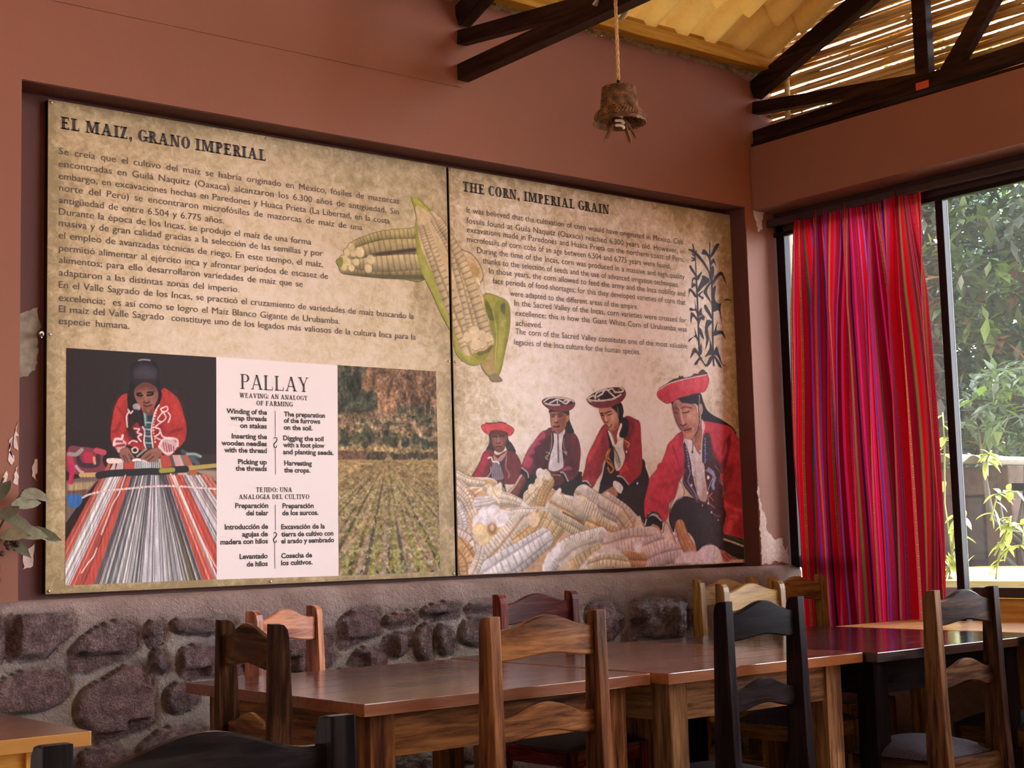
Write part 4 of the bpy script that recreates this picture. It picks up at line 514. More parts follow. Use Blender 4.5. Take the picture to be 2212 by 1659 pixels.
["S",9406596,100,0,8,[347,494,368,511,383,522]],["S",4872800,80,3,16,[531,516,568,500,600,497]],["S",9476252,100,0,10,[549,505,581,506,606,497]],["S",5072492,80,4,18,[568,488,593,471]],["N",0.25,4,60,68,-1,674,421],["N",0.18,14,14,240,511,549,757],
],
 'field': [
["Q",7164992,100,0,[1223,888,1759,894,1753,688,1219,671]],["Q",8084548,100,0,[1384,886,1759,889,1753,688,1479,680,1324,784]],["Q",4867124,100,8,[1223,888,1384,886,1324,784,1433,700,1219,682]],["S",6113332,60,0,5,[1557,810,1551,792]],
["S",9268564,60,0,5,[1515,793,1511,771]],["S",6113332,60,0,5,[1637,753,1640,738]],["S",6113332,60,0,5,[1648,851,1639,840]],["S",9268564,60,0,5,[1695,711,1700,697]],["S",10124900,60,0,5,[1655,860,1649,848]],["S",10124900,60,0,5,[1668,727,1676,713]],
["S",9268564,60,0,5,[1517,863,1524,855]],["S",9268564,60,0,5,[1528,789,1523,770]],["S",9268564,60,0,5,[1688,715,1680,698]],["S",9268564,60,0,5,[1707,846,1714,835]],["S",5522991,60,0,5,[1713,795,1714,784]],["S",9268564,60,0,5,[1426,834,1429,824]],
["S",9268564,60,0,5,[1720,758,1711,741]],["S",10124900,60,0,5,[1607,850,1611,834]],["S",5522991,60,0,5,[1412,721,1420,710]],["S",10124900,60,0,5,[1609,868,1615,853]],["S",10124900,60,0,5,[1591,758,1583,737]],["S",6113332,60,0,5,[1525,836,1534,820]],
["S",10124900,60,0,5,[1407,733,1397,722]],["S",9268564,60,0,5,[1476,824,1472,811]],["S",5522991,60,0,5,[1577,864,1582,845]],["S",6113332,60,0,5,[1567,754,1568,744]],["S",5522991,60,0,5,[1621,860,1621,838]],["S",10124900,60,0,5,[1591,851,1584,830]],
["S",6113332,60,0,5,[1489,861,1485,850]],["S",9268564,60,0,5,[1443,842,1434,831]],["S",10124900,60,0,5,[1531,769,1527,753]],["S",10124900,60,0,5,[1492,709,1496,700]],["S",5522991,60,0,5,[1552,754,1553,734]],["S",5522991,60,0,5,[1626,830,1623,808]],
["S",9268564,60,0,5,[1495,848,1488,828]],["S",5522991,60,0,5,[1694,845,1693,828]],["S",5522991,60,0,5,[1533,842,1534,830]],["S",5522991,60,0,5,[1423,758,1424,742]],["S",9268564,60,0,5,[1580,720,1587,704]],["S",6113332,60,0,5,[1729,870,1733,861]],
["S",5522991,60,0,5,[1638,800,1645,781]],["S",6113332,60,0,5,[1632,872,1639,860]],["S",5522991,60,0,5,[1679,755,1686,746]],["S",5522991,60,0,5,[1602,771,1600,762]],["S",6113332,60,0,5,[1464,767,1456,758]],["S",5522991,60,0,5,[1612,783,1602,763]],
["S",9268564,60,0,5,[1512,739,1511,725]],["S",5522991,60,0,5,[1451,803,1457,793]],["S",6113332,60,0,5,[1519,832,1513,820]],["S",9268564,60,0,5,[1440,847,1437,828]],["S",10124900,60,0,5,[1558,785,1565,776]],["S",6113332,60,0,5,[1403,738,1394,726]],
["S",5522991,60,0,5,[1605,713,1596,700]],["S",6113332,60,0,5,[1690,776,1692,758]],["S",6113332,60,0,5,[1447,861,1456,842]],["S",10124900,60,0,5,[1706,721,1715,712]],["S",10124900,60,0,5,[1508,829,1508,816]],["S",6113332,60,0,5,[1686,811,1677,798]],
["S",5522991,60,0,5,[1556,717,1555,706]],["S",6113332,60,0,5,[1537,817,1533,808]],["S",6113332,60,0,5,[1472,808,1480,798]],["S",5522991,60,0,5,[1731,717,1725,700]],["S",5522991,60,0,5,[1515,867,1514,847]],["S",9268564,60,0,5,[1508,731,1507,722]],
["S",6113332,60,0,5,[1715,846,1705,823]],["S",6113332,60,0,5,[1417,841,1420,826]],["S",5522991,60,0,5,[1669,810,1667,793]],["S",10124900,60,0,5,[1696,793,1693,780]],["S",6113332,60,0,5,[1509,806,1514,787]],["S",10124900,60,0,5,[1462,839,1465,831]],
["S",5522991,60,0,5,[1560,727,1568,708]],["S",5522991,60,0,5,[1494,845,1493,823]],["S",10124900,60,0,5,[1462,843,1467,835]],["S",6113332,60,0,5,[1495,812,1495,790]],["S",10124900,60,0,5,[1659,801,1653,784]],["S",6113332,60,0,5,[1709,843,1715,827]],
["S",9268564,60,0,5,[1405,773,1413,755]],["S",5522991,60,0,5,[1570,863,1577,849]],["S",9268564,60,0,5,[1648,845,1656,823]],["S",6113332,60,0,5,[1430,807,1435,786]],["S",10124900,60,0,5,[1463,779,1466,758]],["S",6113332,60,0,5,[1461,858,1464,846]],
["S",5522991,60,0,5,[1641,821,1632,806]],["S",9268564,60,0,5,[1665,801,1661,780]],["S",5522991,60,0,5,[1700,759,1707,739]],["S",5522991,60,0,5,[1717,855,1707,831]],["S",6113332,60,0,5,[1449,798,1454,781]],["S",5522991,60,0,5,[1609,789,1609,777]],
["S",10124900,60,0,5,[1606,715,1606,692]],["S",5522991,60,0,5,[1650,768,1646,747]],["S",5522991,60,0,5,[1472,866,1476,854]],["S",5522991,60,0,5,[1502,868,1510,855]],["S",6113332,60,0,5,[1617,821,1618,812]],["S",3355946,90,1,16.106491477740327,[1387,773,1388,733]],
["S",4013872,90,1,19.57615703139472,[1416,766,1417,713]],["S",4999734,90,1,18.26240101027056,[1249,749,1250,711]],["S",4999734,90,1,22.461300911145432,[1283,771,1284,728]],["S",4013872,90,1,21.230973729148452,[1370,746,1371,699]],
["S",4999734,90,1,17.12993938302728,[1317,772,1319,727]],["S",4999734,90,1,18.238242488185428,[1292,747,1293,693]],["S",4999734,90,1,20.80316475470475,[1245,762,1246,723]],["S",3355946,90,1,23.93614539158134,[1287,760,1287,705]],
["S",3355946,90,1,20.480581247671253,[1338,751,1339,697]],["S",3355946,90,1,17.090179967543715,[1366,764,1368,729]],["S",4999734,90,1,23.568627922262273,[1287,770,1287,710]],["S",4013872,90,1,21.102931067937067,[1268,775,1269,728]],
["S",4013872,90,1,20.107372500156554,[1356,780,1357,736]],["S",3355946,90,1,23.721421218094363,[1289,740,1290,706]],["S",4999734,90,1,18.211070007798646,[1341,768,1343,730]],["S",4999734,90,1,18.746996373493655,[1296,767,1297,713]],
["S",4999734,90,1,19.063201768181244,[1366,768,1367,712]],["S",4999734,90,1,18.768714891424295,[1245,755,1247,720]],["S",4999734,90,1,17.3718551750628,[1317,749,1318,694]],["S",4999734,90,1,15.497784479874866,[1266,740,1267,690]],
["S",3355946,90,1,19.77622640947989,[1377,760,1379,727]],["S",3355946,90,1,22.600676280633614,[1292,750,1293,702]],["S",4013872,90,1,14.067716601822458,[1287,756,1288,699]],["S",4999734,90,1,23.53069402040527,[1338,762,1339,702]],
["S",4999734,90,1,23.802924120213195,[1300,771,1301,719]],["S",4013872,90,1,23.303803421485057,[1299,759,1300,719]],["S",4013872,90,1,21.947397162015726,[1252,754,1254,705]],["S",4013872,90,1,16.32666168001034,[1401,779,1402,738]],
["S",3355946,90,1,15.64325519141136,[1311,759,1311,707]],["S",3355946,90,1,21.731479008765074,[1258,773,1259,717]],["S",4013872,90,1,21.773725915958828,[1292,759,1293,714]],["S",4013872,90,1,23.093824698443107,[1268,745,1269,709]],
["S",4013872,90,1,20.293568415357125,[1390,750,1391,710]],["S",4999734,90,1,21.439804538782706,[1259,811,1260,764]],["S",4999734,90,1,20.64703490356919,[1300,830,1301,784]],["S",4013872,90,1,23.88348216946831,[1284,848,1285,796]],
["S",4999734,90,1,17.816147382111666,[1257,851,1258,806]],["S",4999734,90,1,17.88078170973219,[1250,845,1251,798]],["S",4013872,90,1,22.074609846524126,[1334,848,1336,808]],["S",3355946,90,1,14.84956265990089,[1301,817,1302,774]],
["S",3355946,90,1,20.780073825108083,[1291,832,1292,784]],["S",4013872,90,1,16.566002360350993,[1315,855,1316,806]],["S",3355946,90,1,16.67020595162022,[1254,848,1255,811]],["S",3355946,90,1,19.657562252260288,[1335,849,1336,794]],
["S",4999734,90,1,14.719439210509204,[1236,810,1237,753]],["S",3815984,80,2,17.369643144740163,[1547,664,1547,637]],["S",4868147,80,2,21.758495256837055,[1537,718,1536,698]],["S",5591098,80,2,25.214492817895124,[1627,710,1626,692]],
["S",4868147,80,2,14.017080148738772,[1650,709,1649,679]],["S",3815984,80,2,21.916233764207703,[1717,666,1716,643]],["S",3815984,80,2,18.05054748047725,[1709,719,1708,701]],["S",4868147,80,2,23.13645947573909,[1573,725,1572,696]],
["S",3815984,80,2,22.193949435846086,[1684,735,1684,705]],["S",3815984,80,2,17.645629842059254,[1710,709,1709,691]],["S",3815984,80,2,24.782749490085745,[1642,659,1642,638]],["S",4868147,80,2,19.51431800401784,[1541,711,1540,683]],
["S",3815984,80,2,18.301495888688212,[1681,673,1680,643]],["S",3815984,80,2,17.087623221600975,[1643,710,1643,692]],["S",4868147,80,2,23.182042985729638,[1602,727,1601,698]],["S",3815984,80,2,16.850805626266578,[1729,649,1729,632]],
["S",3815984,80,2,18.186577144321546,[1532,731,1532,713]],["S",3815984,80,2,20.77621901229096,[1563,719,1563,695]],["S",3815984,80,2,19.370285414860607,[1622,640,1621,615]],["S",5591098,80,2,14.737179708885414,[1562,638,1561,611]],
["S",4868147,80,2,19.101288083843443,[1552,717,1551,688]],["S",3815984,80,2,14.409484100512437,[1594,674,1594,656]],["S",3815984,80,2,23.974146866027382,[1600,642,1600,623]],["S",5591098,80,2,16.613317396579177,[1581,694,1581,666]],
["S",5591098,80,2,18.230113549741198,[1707,688,1706,668]],["S",5591098,80,2,22.68931131593676,[1717,656,1716,628]],["S",5591098,80,2,21.57747072239706,[1533,643,1533,614]],["S",5591098,80,2,16.189400115016554,[1656,734,1656,705]],
["S",4868147,80,2,23.31641128042321,[1620,729,1619,705]],["S",5591098,80,2,14.61313976716412,[1524,638,1524,614]],["S",4868147,80,2,19.045690292457103,[1592,671,1591,653]],["S",4868147,80,2,22.460149062325613,[1636,702,1635,671]],
["S",5591098,80,2,19.143417811132572,[1613,730,1612,707]],["S",3815984,80,2,22.514866884002167,[1643,665,1643,632]],["S",5591098,80,2,14.188214300347997,[1612,672,1612,652]],["S",5591098,80,2,22.618856166822834,[1547,696,1546,669]],
["S",3815984,80,2,22.126430538246687,[1534,692,1533,659]],["S",5591098,80,2,16.94327422898541,[1737,703,1736,677]],["S",5591098,80,2,14.808401920598415,[1601,648,1600,621]],["S",4868147,80,2,18.652739841242735,[1588,679,1588,654]],
["S",3815984,80,2,18.096682683984845,[1592,678,1591,648]],["Q",7692362,100,10,[1219,685,1520,692,1752,620,1749,529,1217,531]],["Q",9073744,100,8,[1217,564,1397,556,1750,552,1748,495,1216,488]],["S",7035456,80,2,12.73702220560716,[1264,671,1274,673]],
["S",8677455,80,2,17.49073188972873,[1546,610,1564,608]],["S",5592122,80,2,12.13119436585383,[1700,567,1717,563]],["S",5592122,80,2,15.009663129164522,[1234,554,1254,552]],["S",4868659,80,2,12.305202306049994,[1564,635,1573,638]],
["S",4145712,80,2,19.1921072174771,[1634,585,1646,585]],["S",4868659,80,2,12.516782628532496,[1366,568,1374,564]],["S",4868659,80,2,10.361892166400724,[1533,559,1544,558]],["S",7035456,80,2,18.407798984130665,[1239,570,1258,570]],
["S",7035456,80,2,11.453732789140233,[1737,577,1755,576]],["S",10126434,80,2,16.143161495876313,[1573,615,1592,612]],["S",10126434,80,2,12.769918718508599,[1228,671,1241,673]],["S",10126434,80,2,15.678116223096172,[1716,605,1731,602]],
["S",10126434,80,2,21.040895265112752,[1528,651,1554,649]],["S",5592122,80,2,14.327862316401745,[1347,659,1368,662]],["S",8677455,80,2,14.105418139346515,[1328,612,1335,614]],["S",8677455,80,2,12.419891043199108,[1720,681,1743,683]],
["S",4868659,80,2,16.734701919830474,[1608,570,1617,571]],["S",4145712,80,2,10.241833380728202,[1306,667,1325,665]],["S",8677455,80,2,9.04382022249214,[1324,573,1340,571]],["S",8677455,80,2,12.656791402843076,[1229,610,1244,606]],
["S",4868659,80,2,12.858869969825271,[1680,563,1689,560]],["S",10126434,80,2,16.243422372848563,[1667,650,1684,650]],["S",5592122,80,2,20.774384469325675,[1488,608,1496,607]],["S",7035456,80,2,18.739126387382306,[1304,609,1318,608]],
["S",4868659,80,2,18.49205882317535,[1348,653,1369,653]],["S",8677455,80,2,12.447785543068605,[1241,577,1260,580]],["S",4868659,80,2,14.92650779939684,[1730,596,1750,596]],["S",10126434,80,2,17.927772541529478,[1503,637,1520,637]],
["S",10126434,80,2,18.59440262510409,[1378,586,1399,585]],["S",10126434,80,2,15.359653563645328,[1463,658,1489,662]],["S",5592122,80,2,17.064593291135697,[1711,570,1721,565]],["S",5592122,80,2,10.075762657819268,[1602,581,1629,581]],
["S",10126434,80,2,10.11751371455493,[1488,629,1511,631]],["S",5592122,80,2,15.522086491420016,[1520,600,1527,599]],["S",5592122,80,2,12.681672840641058,[1671,594,1688,598]],["S",5592122,80,2,20.812036772989895,[1686,579,1711,581]],
["S",4868659,80,2,17.46862272194072,[1561,571,1575,568]],["S",5592122,80,2,11.419349153426815,[1589,582,1603,578]],["S",7035456,80,2,12.850821704174068,[1561,671,1584,671]],["S",8677455,80,2,18.091634823942236,[1675,617,1690,614]],
["S",10126434,80,2,12.61000405102223,[1582,658,1592,654]],["S",10126434,80,2,20.838551643844493,[1676,585,1702,587]],["S",4145712,80,2,16.071284046148016,[1242,602,1265,606]],["S",10126434,80,2,15.31385648314938,[1521,666,1536,663]],
["S",4145712,80,2,14.404392603861837,[1447,584,1473,587]],["S",4145712,80,2,19.221990175319124,[1349,594,1374,593]],["S",10126434,80,2,11.126707814573876,[1455,554,1464,551]],["S",10126434,80,2,14.994499060186701,[1396,627,1411,626]],
["S",10126434,80,2,21.15856141179881,[1432,624,1440,620]],["S",4868659,80,2,8.93164718836451,[1583,629,1603,625]],["S",10126434,80,2,21.047750218892794,[1447,595,1467,592]],["S",8677455,80,2,10.625269127301207,[1507,683,1521,684]],
["S",4868659,80,2,17.340504193170343,[1620,676,1644,679]],["S",7035456,80,2,13.584165137717083,[1707,591,1723,590]],["S",8677455,80,2,17.02661900331553,[1719,665,1739,665]],["S",5592122,80,2,13.223753285311052,[1281,577,1291,577]],
["S",10126434,80,2,15.185929134383336,[1706,616,1717,617]],["S",8677455,80,2,16.512746264794117,[1448,679,1475,678]],["S",4868659,80,2,21.10051371117639,[1395,596,1418,593]],["S",4145712,80,2,16.649314571428405,[1242,566,1264,567]],
["S",5592122,80,2,13.666738762508372,[1519,682,1539,686]],["S",7035456,80,2,11.649563308808698,[1427,581,1450,577]],["S",10126434,80,2,17.75233471028502,[1637,600,1658,602]],["S",10126434,80,2,12.236957937383782,[1613,622,1635,625]],
["S",8677455,80,2,20.014701143469637,[1270,654,1286,654]],["S",10126434,80,2,11.363200943575789,[1527,665,1539,665]],["S",4868659,80,2,20.988117548258305,[1452,609,1471,609]],["S",4145712,80,2,18.205765763206056,[1301,604,1308,608]],
["S",10126434,80,2,9.620485167093412,[1436,653,1443,650]],["S",4868659,80,2,15.935083211147624,[1363,641,1372,639]],["S",4868659,80,2,13.258851787842335,[1587,604,1603,599]],["S",7035456,80,2,21.249185687630508,[1642,665,1654,667]],
["S",4868659,80,2,21.272688058982013,[1666,685,1684,682]],["S",4145712,80,2,14.313359543081859,[1378,570,1389,566]],["S",8677455,80,2,16.815884397656795,[1316,664,1332,662]],["S",4868659,80,2,9.837309016497262,[1489,679,1506,675]],
["S",4868659,80,2,17.794905215385743,[1661,604,1680,604]],["S",4868659,80,2,13.800322992677774,[1465,653,1487,651]],["S",4145712,80,2,20.535007090998572,[1422,650,1431,646]],["S",4145712,80,2,18.88019283614286,[1466,611,1491,608]],
["S",8677455,80,2,18.931707506617478,[1572,628,1590,627]],["S",5592122,80,2,11.864387573129322,[1317,564,1338,560]],["S",5592122,80,2,19.61307138485208,[1733,560,1750,557]],["S",5592122,80,2,17.02082862496453,[1332,550,1353,546]],
["S",10126434,80,2,8.233097982900288,[1727,615,1752,614]],["S",7035456,80,2,10.216823985066426,[1296,635,1317,631]],["S",7035456,80,2,13.881781967252373,[1699,682,1714,682]],["S",4868659,80,2,17.586263691394038,[1337,582,1351,579]],
["S",4868659,80,2,15.651421728357983,[1408,594,1429,596]],["S",4868659,80,2,9.724202414370241,[1542,651,1565,654]],["S",8677455,80,2,18.98264228367266,[1549,661,1566,660]],["S",7035456,80,2,17.486582360850875,[1699,660,1721,656]],
["S",4145712,80,2,10.462594802878002,[1305,627,1313,629]],["S",8677455,80,2,16.155157556716276,[1403,598,1415,595]],["S",5592122,80,2,15.61222233575684,[1372,604,1394,602]],["S",10126434,80,2,19.41042339916036,[1550,685,1563,683]],
["S",5592122,80,2,9.98157946840556,[1516,609,1539,605]],["S",4145712,80,2,12.423177287501687,[1242,606,1251,601]],["S",8677455,80,2,19.027229184040284,[1335,550,1343,554]],["S",4868659,80,2,8.15493055860993,[1560,659,1571,660]],
["S",4145712,80,2,8.212810524465256,[1276,556,1292,554]],["S",8677455,80,2,18.452626247385716,[1269,600,1292,597]],["S",4868659,80,2,21.317219508563223,[1415,653,1437,652]],["S",4868659,80,2,20.46195074011669,[1656,655,1683,650]],
["S",7035456,80,2,9.184733052586562,[1661,593,1673,591]],["S",10126434,80,2,16.210474335497317,[1694,646,1710,648]],["S",8677455,80,2,8.216605095582127,[1480,674,1496,675]],["S",8677455,80,2,19.11412216609949,[1314,607,1321,606]],
["S",10126434,80,2,14.617831573178446,[1489,640,1506,635]],["S",5592122,80,2,8.986331995513641,[1492,566,1516,567]],["S",10126434,80,2,20.35652906387181,[1501,618,1512,616]],["S",4145712,80,2,12.323759200833754,[1508,582,1526,577]],
["S",10126434,80,2,21.05728790551917,[1447,659,1468,661]],["S",4868659,80,2,21.410680137912788,[1344,560,1364,555]],["S",5592122,80,2,14.81508563483817,[1658,561,1674,562]],["S",8677455,80,2,18.324077140864667,[1397,592,1404,588]],
["S",7035456,80,2,11.52541243750044,[1280,668,1289,671]],["S",8677455,80,2,13.965788614604412,[1550,566,1574,569]],["S",4145712,80,2,14.736058805056082,[1326,604,1350,604]],["S",10126434,80,2,11.438676173664472,[1723,582,1741,585]],
["S",8677455,80,2,10.974039442951739,[1428,639,1444,640]],["S",7035456,80,2,20.362984353226995,[1377,655,1401,657]],["S",7035456,80,2,13.870333898650369,[1552,607,1565,610]],["S",4868659,80,2,20.782323652204678,[1636,586,1648,588]],
["S",8677455,80,2,16.248906709321222,[1517,554,1533,552]],["S",7035456,80,2,14.165859152609327,[1226,617,1244,613]],["S",4145712,80,2,17.292560551465925,[1641,582,1666,583]],["S",7035456,80,2,12.449107302657268,[1588,623,1607,618]],
["S",10126434,80,2,10.455520878411209,[1656,595,1681,592]],["S",7035456,80,2,15.802833126619472,[1611,625,1618,621]],["S",5592122,80,2,19.26086958493126,[1661,673,1686,675]],["S",7035456,80,2,19.468110381824978,[1381,571,1397,569]],
["S",5592122,80,2,10.640234664601895,[1298,608,1316,605]],["S",5592122,80,2,14.841356668177035,[1498,648,1523,644]],["S",7035456,80,2,9.347152972876483,[1493,573,1503,573]],["S",7035456,80,2,14.624361710981198,[1329,562,1349,559]],
["S",4868659,80,2,20.83207756451602,[1703,567,1714,569]],["S",7035456,80,2,19.63740724214348,[1593,609,1612,610]],["S",8677455,80,2,17.229717857699168,[1242,629,1260,632]],["S",7035456,80,2,13.255138082423494,[1270,624,1282,621]],
["S",10126434,80,2,11.06907076854329,[1576,591,1583,593]],["S",10126434,80,2,13.017673146879424,[1626,614,1641,612]],["S",4145712,80,2,14.991675059973723,[1342,635,1359,632]],["S",8677455,80,2,12.98361257232897,[1488,576,1502,580]],
["S",10126434,80,2,14.330120460653424,[1319,616,1339,613]],["S",8677455,80,2,20.44993615936171,[1230,617,1251,615]],["S",10126434,80,2,8.81693802011906,[1321,646,1331,646]],["S",7035456,80,2,12.397350155671496,[1599,594,1617,593]],
["S",4868659,80,2,19.595193991337958,[1521,586,1542,588]],["E",3948076,90,5,1256,597,22],["E",3948076,90,5,1320,577,22],["E",3948076,90,5,1391,589,23],["E",3948076,90,5,1372,611,22],["E",3948076,90,5,1470,585,23],["E",3948076,90,5,1503,569,23],
["E",3948076,90,5,1564,571,23],["E",3948076,90,5,1619,583,23],["E",3948076,90,5,1262,570,22],["E",3948076,90,5,1666,561,24],["Q",6965818,80,6,[1217,531,1462,530,1455,502,1216,491]],["Q",10256984,100,0,[1216,493,1748,500,1734,1,1208,20]],
["E",6245432,90,3,1351,515,11],["E",6245432,90,3,1356,507,11],["E",6245432,90,3,1361,517,12],["E",6245432,90,3,1366,509,11],["E",6245432,90,3,1371,504,11],["E",4143658,90,3,1376,505,11],["E",4143658,90,3,1381,510,12],["E",4143658,90,3,1386,512,12],
["E",6245432,90,3,1391,510,12],["E",4997168,90,3,1396,505,12],["E",4997168,90,3,1401,514,12],["E",4143658,90,3,1406,507,12],["E",4997168,90,3,1411,511,12],["E",6245432,90,3,1416,509,12],["E",4997168,90,3,1421,517,12],["E",4143658,90,3,1426,505,12],
["E",4143658,90,3,1431,506,12],["E",6245432,90,3,1437,511,11],["E",4143658,90,3,1442,515,12],["E",4997168,90,3,1447,505,12],["E",4997168,90,3,1452,514,12],["E",6245432,90,3,1457,514,12],["E",4997168,90,3,1495,517,12],["E",4143658,90,3,1506,507,13],
["E",4143658,90,3,1518,510,12],["E",4143658,90,3,1529,507,12],["E",4997168,90,3,1540,512,13],["E",4997168,90,3,1552,507,12],["E",4143658,90,3,1563,508,12],["E",6245432,90,3,1574,510,13],["E",4143658,90,3,1586,515,12],["E",4143658,90,3,1598,519,12],
["E",4143658,90,3,1609,513,12],["E",4143658,90,3,1620,517,13],["E",4143658,90,3,1632,508,12],["E",6245432,90,3,1643,515,13],["E",4143658,90,3,1655,512,12],["E",6245432,90,3,1667,518,12],["E",4143658,90,3,1678,521,13],["E",6245432,90,3,1690,516,12],
["E",4997168,90,3,1702,520,12],["E",4997168,90,3,1713,510,13],["E",4997168,90,3,1725,512,13],["E",4997168,90,3,1737,517,13],["Q",9402968,80,3,[1440,491,1442,491,170,49,150,50]],["Q",8227402,70,4,[1439,414,1440,414,192,48,172,49]],
["Q",7824191,80,3,[1442,491,1443,491,222,47,202,48]],["Q",10128000,70,4,[1441,414,1441,414,245,46,224,47]],["Q",4866096,80,3,[1443,491,1444,491,275,45,255,46]],["Q",8227402,70,4,[1442,414,1443,414,298,44,277,45]],["Q",9402968,80,3,[1444,491,1446,491,329,43,309,44]],
["Q",10128000,70,4,[1443,414,1444,414,352,42,331,43]],["Q",7824191,80,3,[1446,491,1447,491,384,41,363,42]],["Q",8227402,70,4,[1445,414,1445,414,407,40,386,41]],["Q",4866096,80,3,[1447,491,1448,491,439,39,418,40]],["Q",10128000,70,4,[1446,414,1447,414,462,38,441,39]],
["Q",9402968,80,3,[1448,491,1450,491,495,37,473,38]],["Q",8227402,70,4,[1447,414,1448,414,518,36,497,37]],["Q",7824191,80,3,[1450,491,1451,491,551,35,530,36]],["Q",10128000,70,4,[1449,414,1449,414,575,34,553,35]],["Q",4866096,80,3,[1451,491,1452,491,608,33,587,33]],
["Q",8227402,70,4,[1450,414,1451,414,633,32,611,33]],["Q",9402968,80,3,[1452,491,1454,491,666,30,644,31]],["Q",10128000,70,4,[1451,414,1452,415,691,30,669,30]],["Q",7824191,80,3,[1454,491,1455,491,725,28,703,29]],["Q",8227402,70,4,[1453,415,1453,415,750,27,727,28]],
["Q",4866096,80,3,[1455,491,1456,491,785,26,762,27]],["Q",10128000,70,4,[1454,415,1455,415,810,25,787,26]],["Q",9402968,80,3,[1456,491,1458,491,845,24,822,25]],["Q",8227402,70,4,[1455,415,1456,415,871,23,847,24]],["Q",7824191,80,3,[1458,491,1459,491,906,22,883,22]],
["Q",10128000,70,4,[1457,415,1457,415,932,21,908,21]],["Q",4866096,80,3,[1459,491,1460,491,968,19,944,20]],["Q",8227402,70,4,[1458,415,1459,415,994,18,970,19]],["Q",9402968,80,3,[1460,491,1462,491,1031,17,1007,18]],["Q",10128000,70,4,[1459,415,1460,415,1057,16,1033,17]],
["Q",7824191,80,3,[1462,491,1463,491,1094,15,1070,15]],["Q",8227402,70,4,[1461,415,1461,415,1121,14,1097,15]],["Q",4866096,80,3,[1463,491,1464,491,1159,12,1134,13]],["Q",10128000,70,4,[1462,415,1463,415,1186,11,1161,12]],
["Q",9402968,80,3,[1464,491,1466,492,1224,10,1199,11]],["Q",8227402,70,4,[1463,415,1464,415,1252,9,1226,10]],["Q",7824191,80,3,[1466,492,1467,492,1290,7,1265,8]],["Q",10128000,70,4,[1465,415,1465,415,1318,6,1293,7]],["Q",4866096,80,3,[1467,492,1468,492,1357,5,1332,6]],
["Q",8227402,70,4,[1466,415,1467,415,1386,4,1360,5]],["Q",9402968,80,3,[1468,492,1470,492,1425,2,1399,3]],["Q",10128000,70,4,[1467,415,1468,415,1454,1,1428,2]],["Q",7824191,80,3,[1470,492,1471,492,1494,0,1468,1]],["Q",8227402,70,4,[1469,415,1469,415,1524,-1,1497,0]],
["Q",4866096,80,3,[1471,492,1472,492,1564,-3,1537,-2]],["Q",10128000,70,4,[1470,415,1471,415,1594,-4,1567,-3]],["Q",9402968,80,3,[1472,492,1474,492,1635,-5,1608,-4]],["Q",8227402,70,4,[1471,415,1472,415,1665,-7,1638,-6]],
["Q",7824191,80,3,[1474,492,1475,492,1707,-8,1680,-7]],["Q",10128000,70,4,[1473,415,1473,415,1738,-9,1710,-8]],["Q",4866096,80,3,[1475,492,1476,492,1780,-11,1752,-10]],["Q",8227402,70,4,[1474,415,1475,415,1811,-12,1783,-11]],
["Q",9402968,80,3,[1476,492,1478,492,1854,-14,1826,-13]],["Q",10128000,70,4,[1475,415,1476,415,1886,-15,1857,-14]],["Q",7824191,80,3,[1478,492,1479,492,1929,-16,1901,-15]],["Q",8227402,70,4,[1477,415,1477,415,1961,-18,1932,-16]],
["Q",4866096,80,3,[1479,492,1480,492,2006,-19,1976,-18]],["Q",10128000,70,4,[1478,415,1479,415,2038,-20,2009,-19]],["Q",9402968,80,3,[1480,492,1482,492,2083,-22,2053,-21]],["Q",8227402,70,4,[1479,415,1480,415,2116,-23,2086,-22]],
["Q",7824191,80,3,[1482,492,1483,492,2162,-25,2132,-24]],["Q",10128000,70,4,[1481,415,1481,415,2195,-26,2165,-25]],["Q",4866096,80,3,[1483,492,1484,492,2241,-28,2211,-27]],["Q",8227402,70,4,[1482,415,1482,415,2275,-29,2244,-28]],
["Q",9402968,80,3,[1484,492,1486,492,2322,-31,2291,-30]],["Q",10128000,70,4,[1483,415,1484,415,2357,-32,2325,-31]],["Q",7824191,80,3,[1486,492,1487,492,2404,-34,2373,-33]],["Q",8227402,70,4,[1484,415,1485,415,2439,-35,2408,-34]],
["Q",4866096,80,3,[1487,492,1488,492,2488,-37,2456,-36]],["Q",10128000,70,4,[1486,415,1486,415,2523,-38,2491,-37]],["Q",9402968,80,3,[1488,492,1490,492,2573,-40,2540,-39]],["Q",8227402,70,4,[1487,415,1488,415,2608,-42,2576,-40]],
["Q",7824191,80,3,[1490,492,1491,492,2659,-43,2626,-42]],["Q",10128000,70,4,[1488,415,1489,415,2695,-45,2662,-44]],["Q",4866096,80,3,[1491,492,1492,492,2746,-47,2713,-45]],["Q",8227402,70,4,[1490,415,1490,415,2783,-48,2749,-47]],
["Q",9402968,80,3,[1492,492,1494,492,2835,-50,2801,-49]],["Q",10128000,70,4,[1491,415,1492,415,2872,-51,2838,-50]],["Q",7824191,80,3,[1494,492,1495,492,2925,-53,2891,-52]],["Q",8227402,70,4,[1492,415,1493,415,2963,-55,2929,-53]],
["Q",4866096,80,3,[1495,492,1496,492,3017,-57,2982,-55]],["Q",10128000,70,4,[1494,415,1494,415,3056,-58,3020,-57]],["Q",9402968,80,3,[1496,492,1498,492,3110,-60,3074,-59]],["Q",8227402,70,4,[1495,415,1496,415,3149,-62,3114,-60]],
["Q",7824191,80,3,[1498,492,1499,492,3205,-64,3168,-62]],["Q",10128000,70,4,[1496,415,1497,415,3245,-65,3208,-64]],["Q",4866096,80,3,[1499,492,1500,492,3301,-67,3264,-66]],["Q",8227402,70,4,[1498,415,1498,415,3342,-69,3305,-67]],
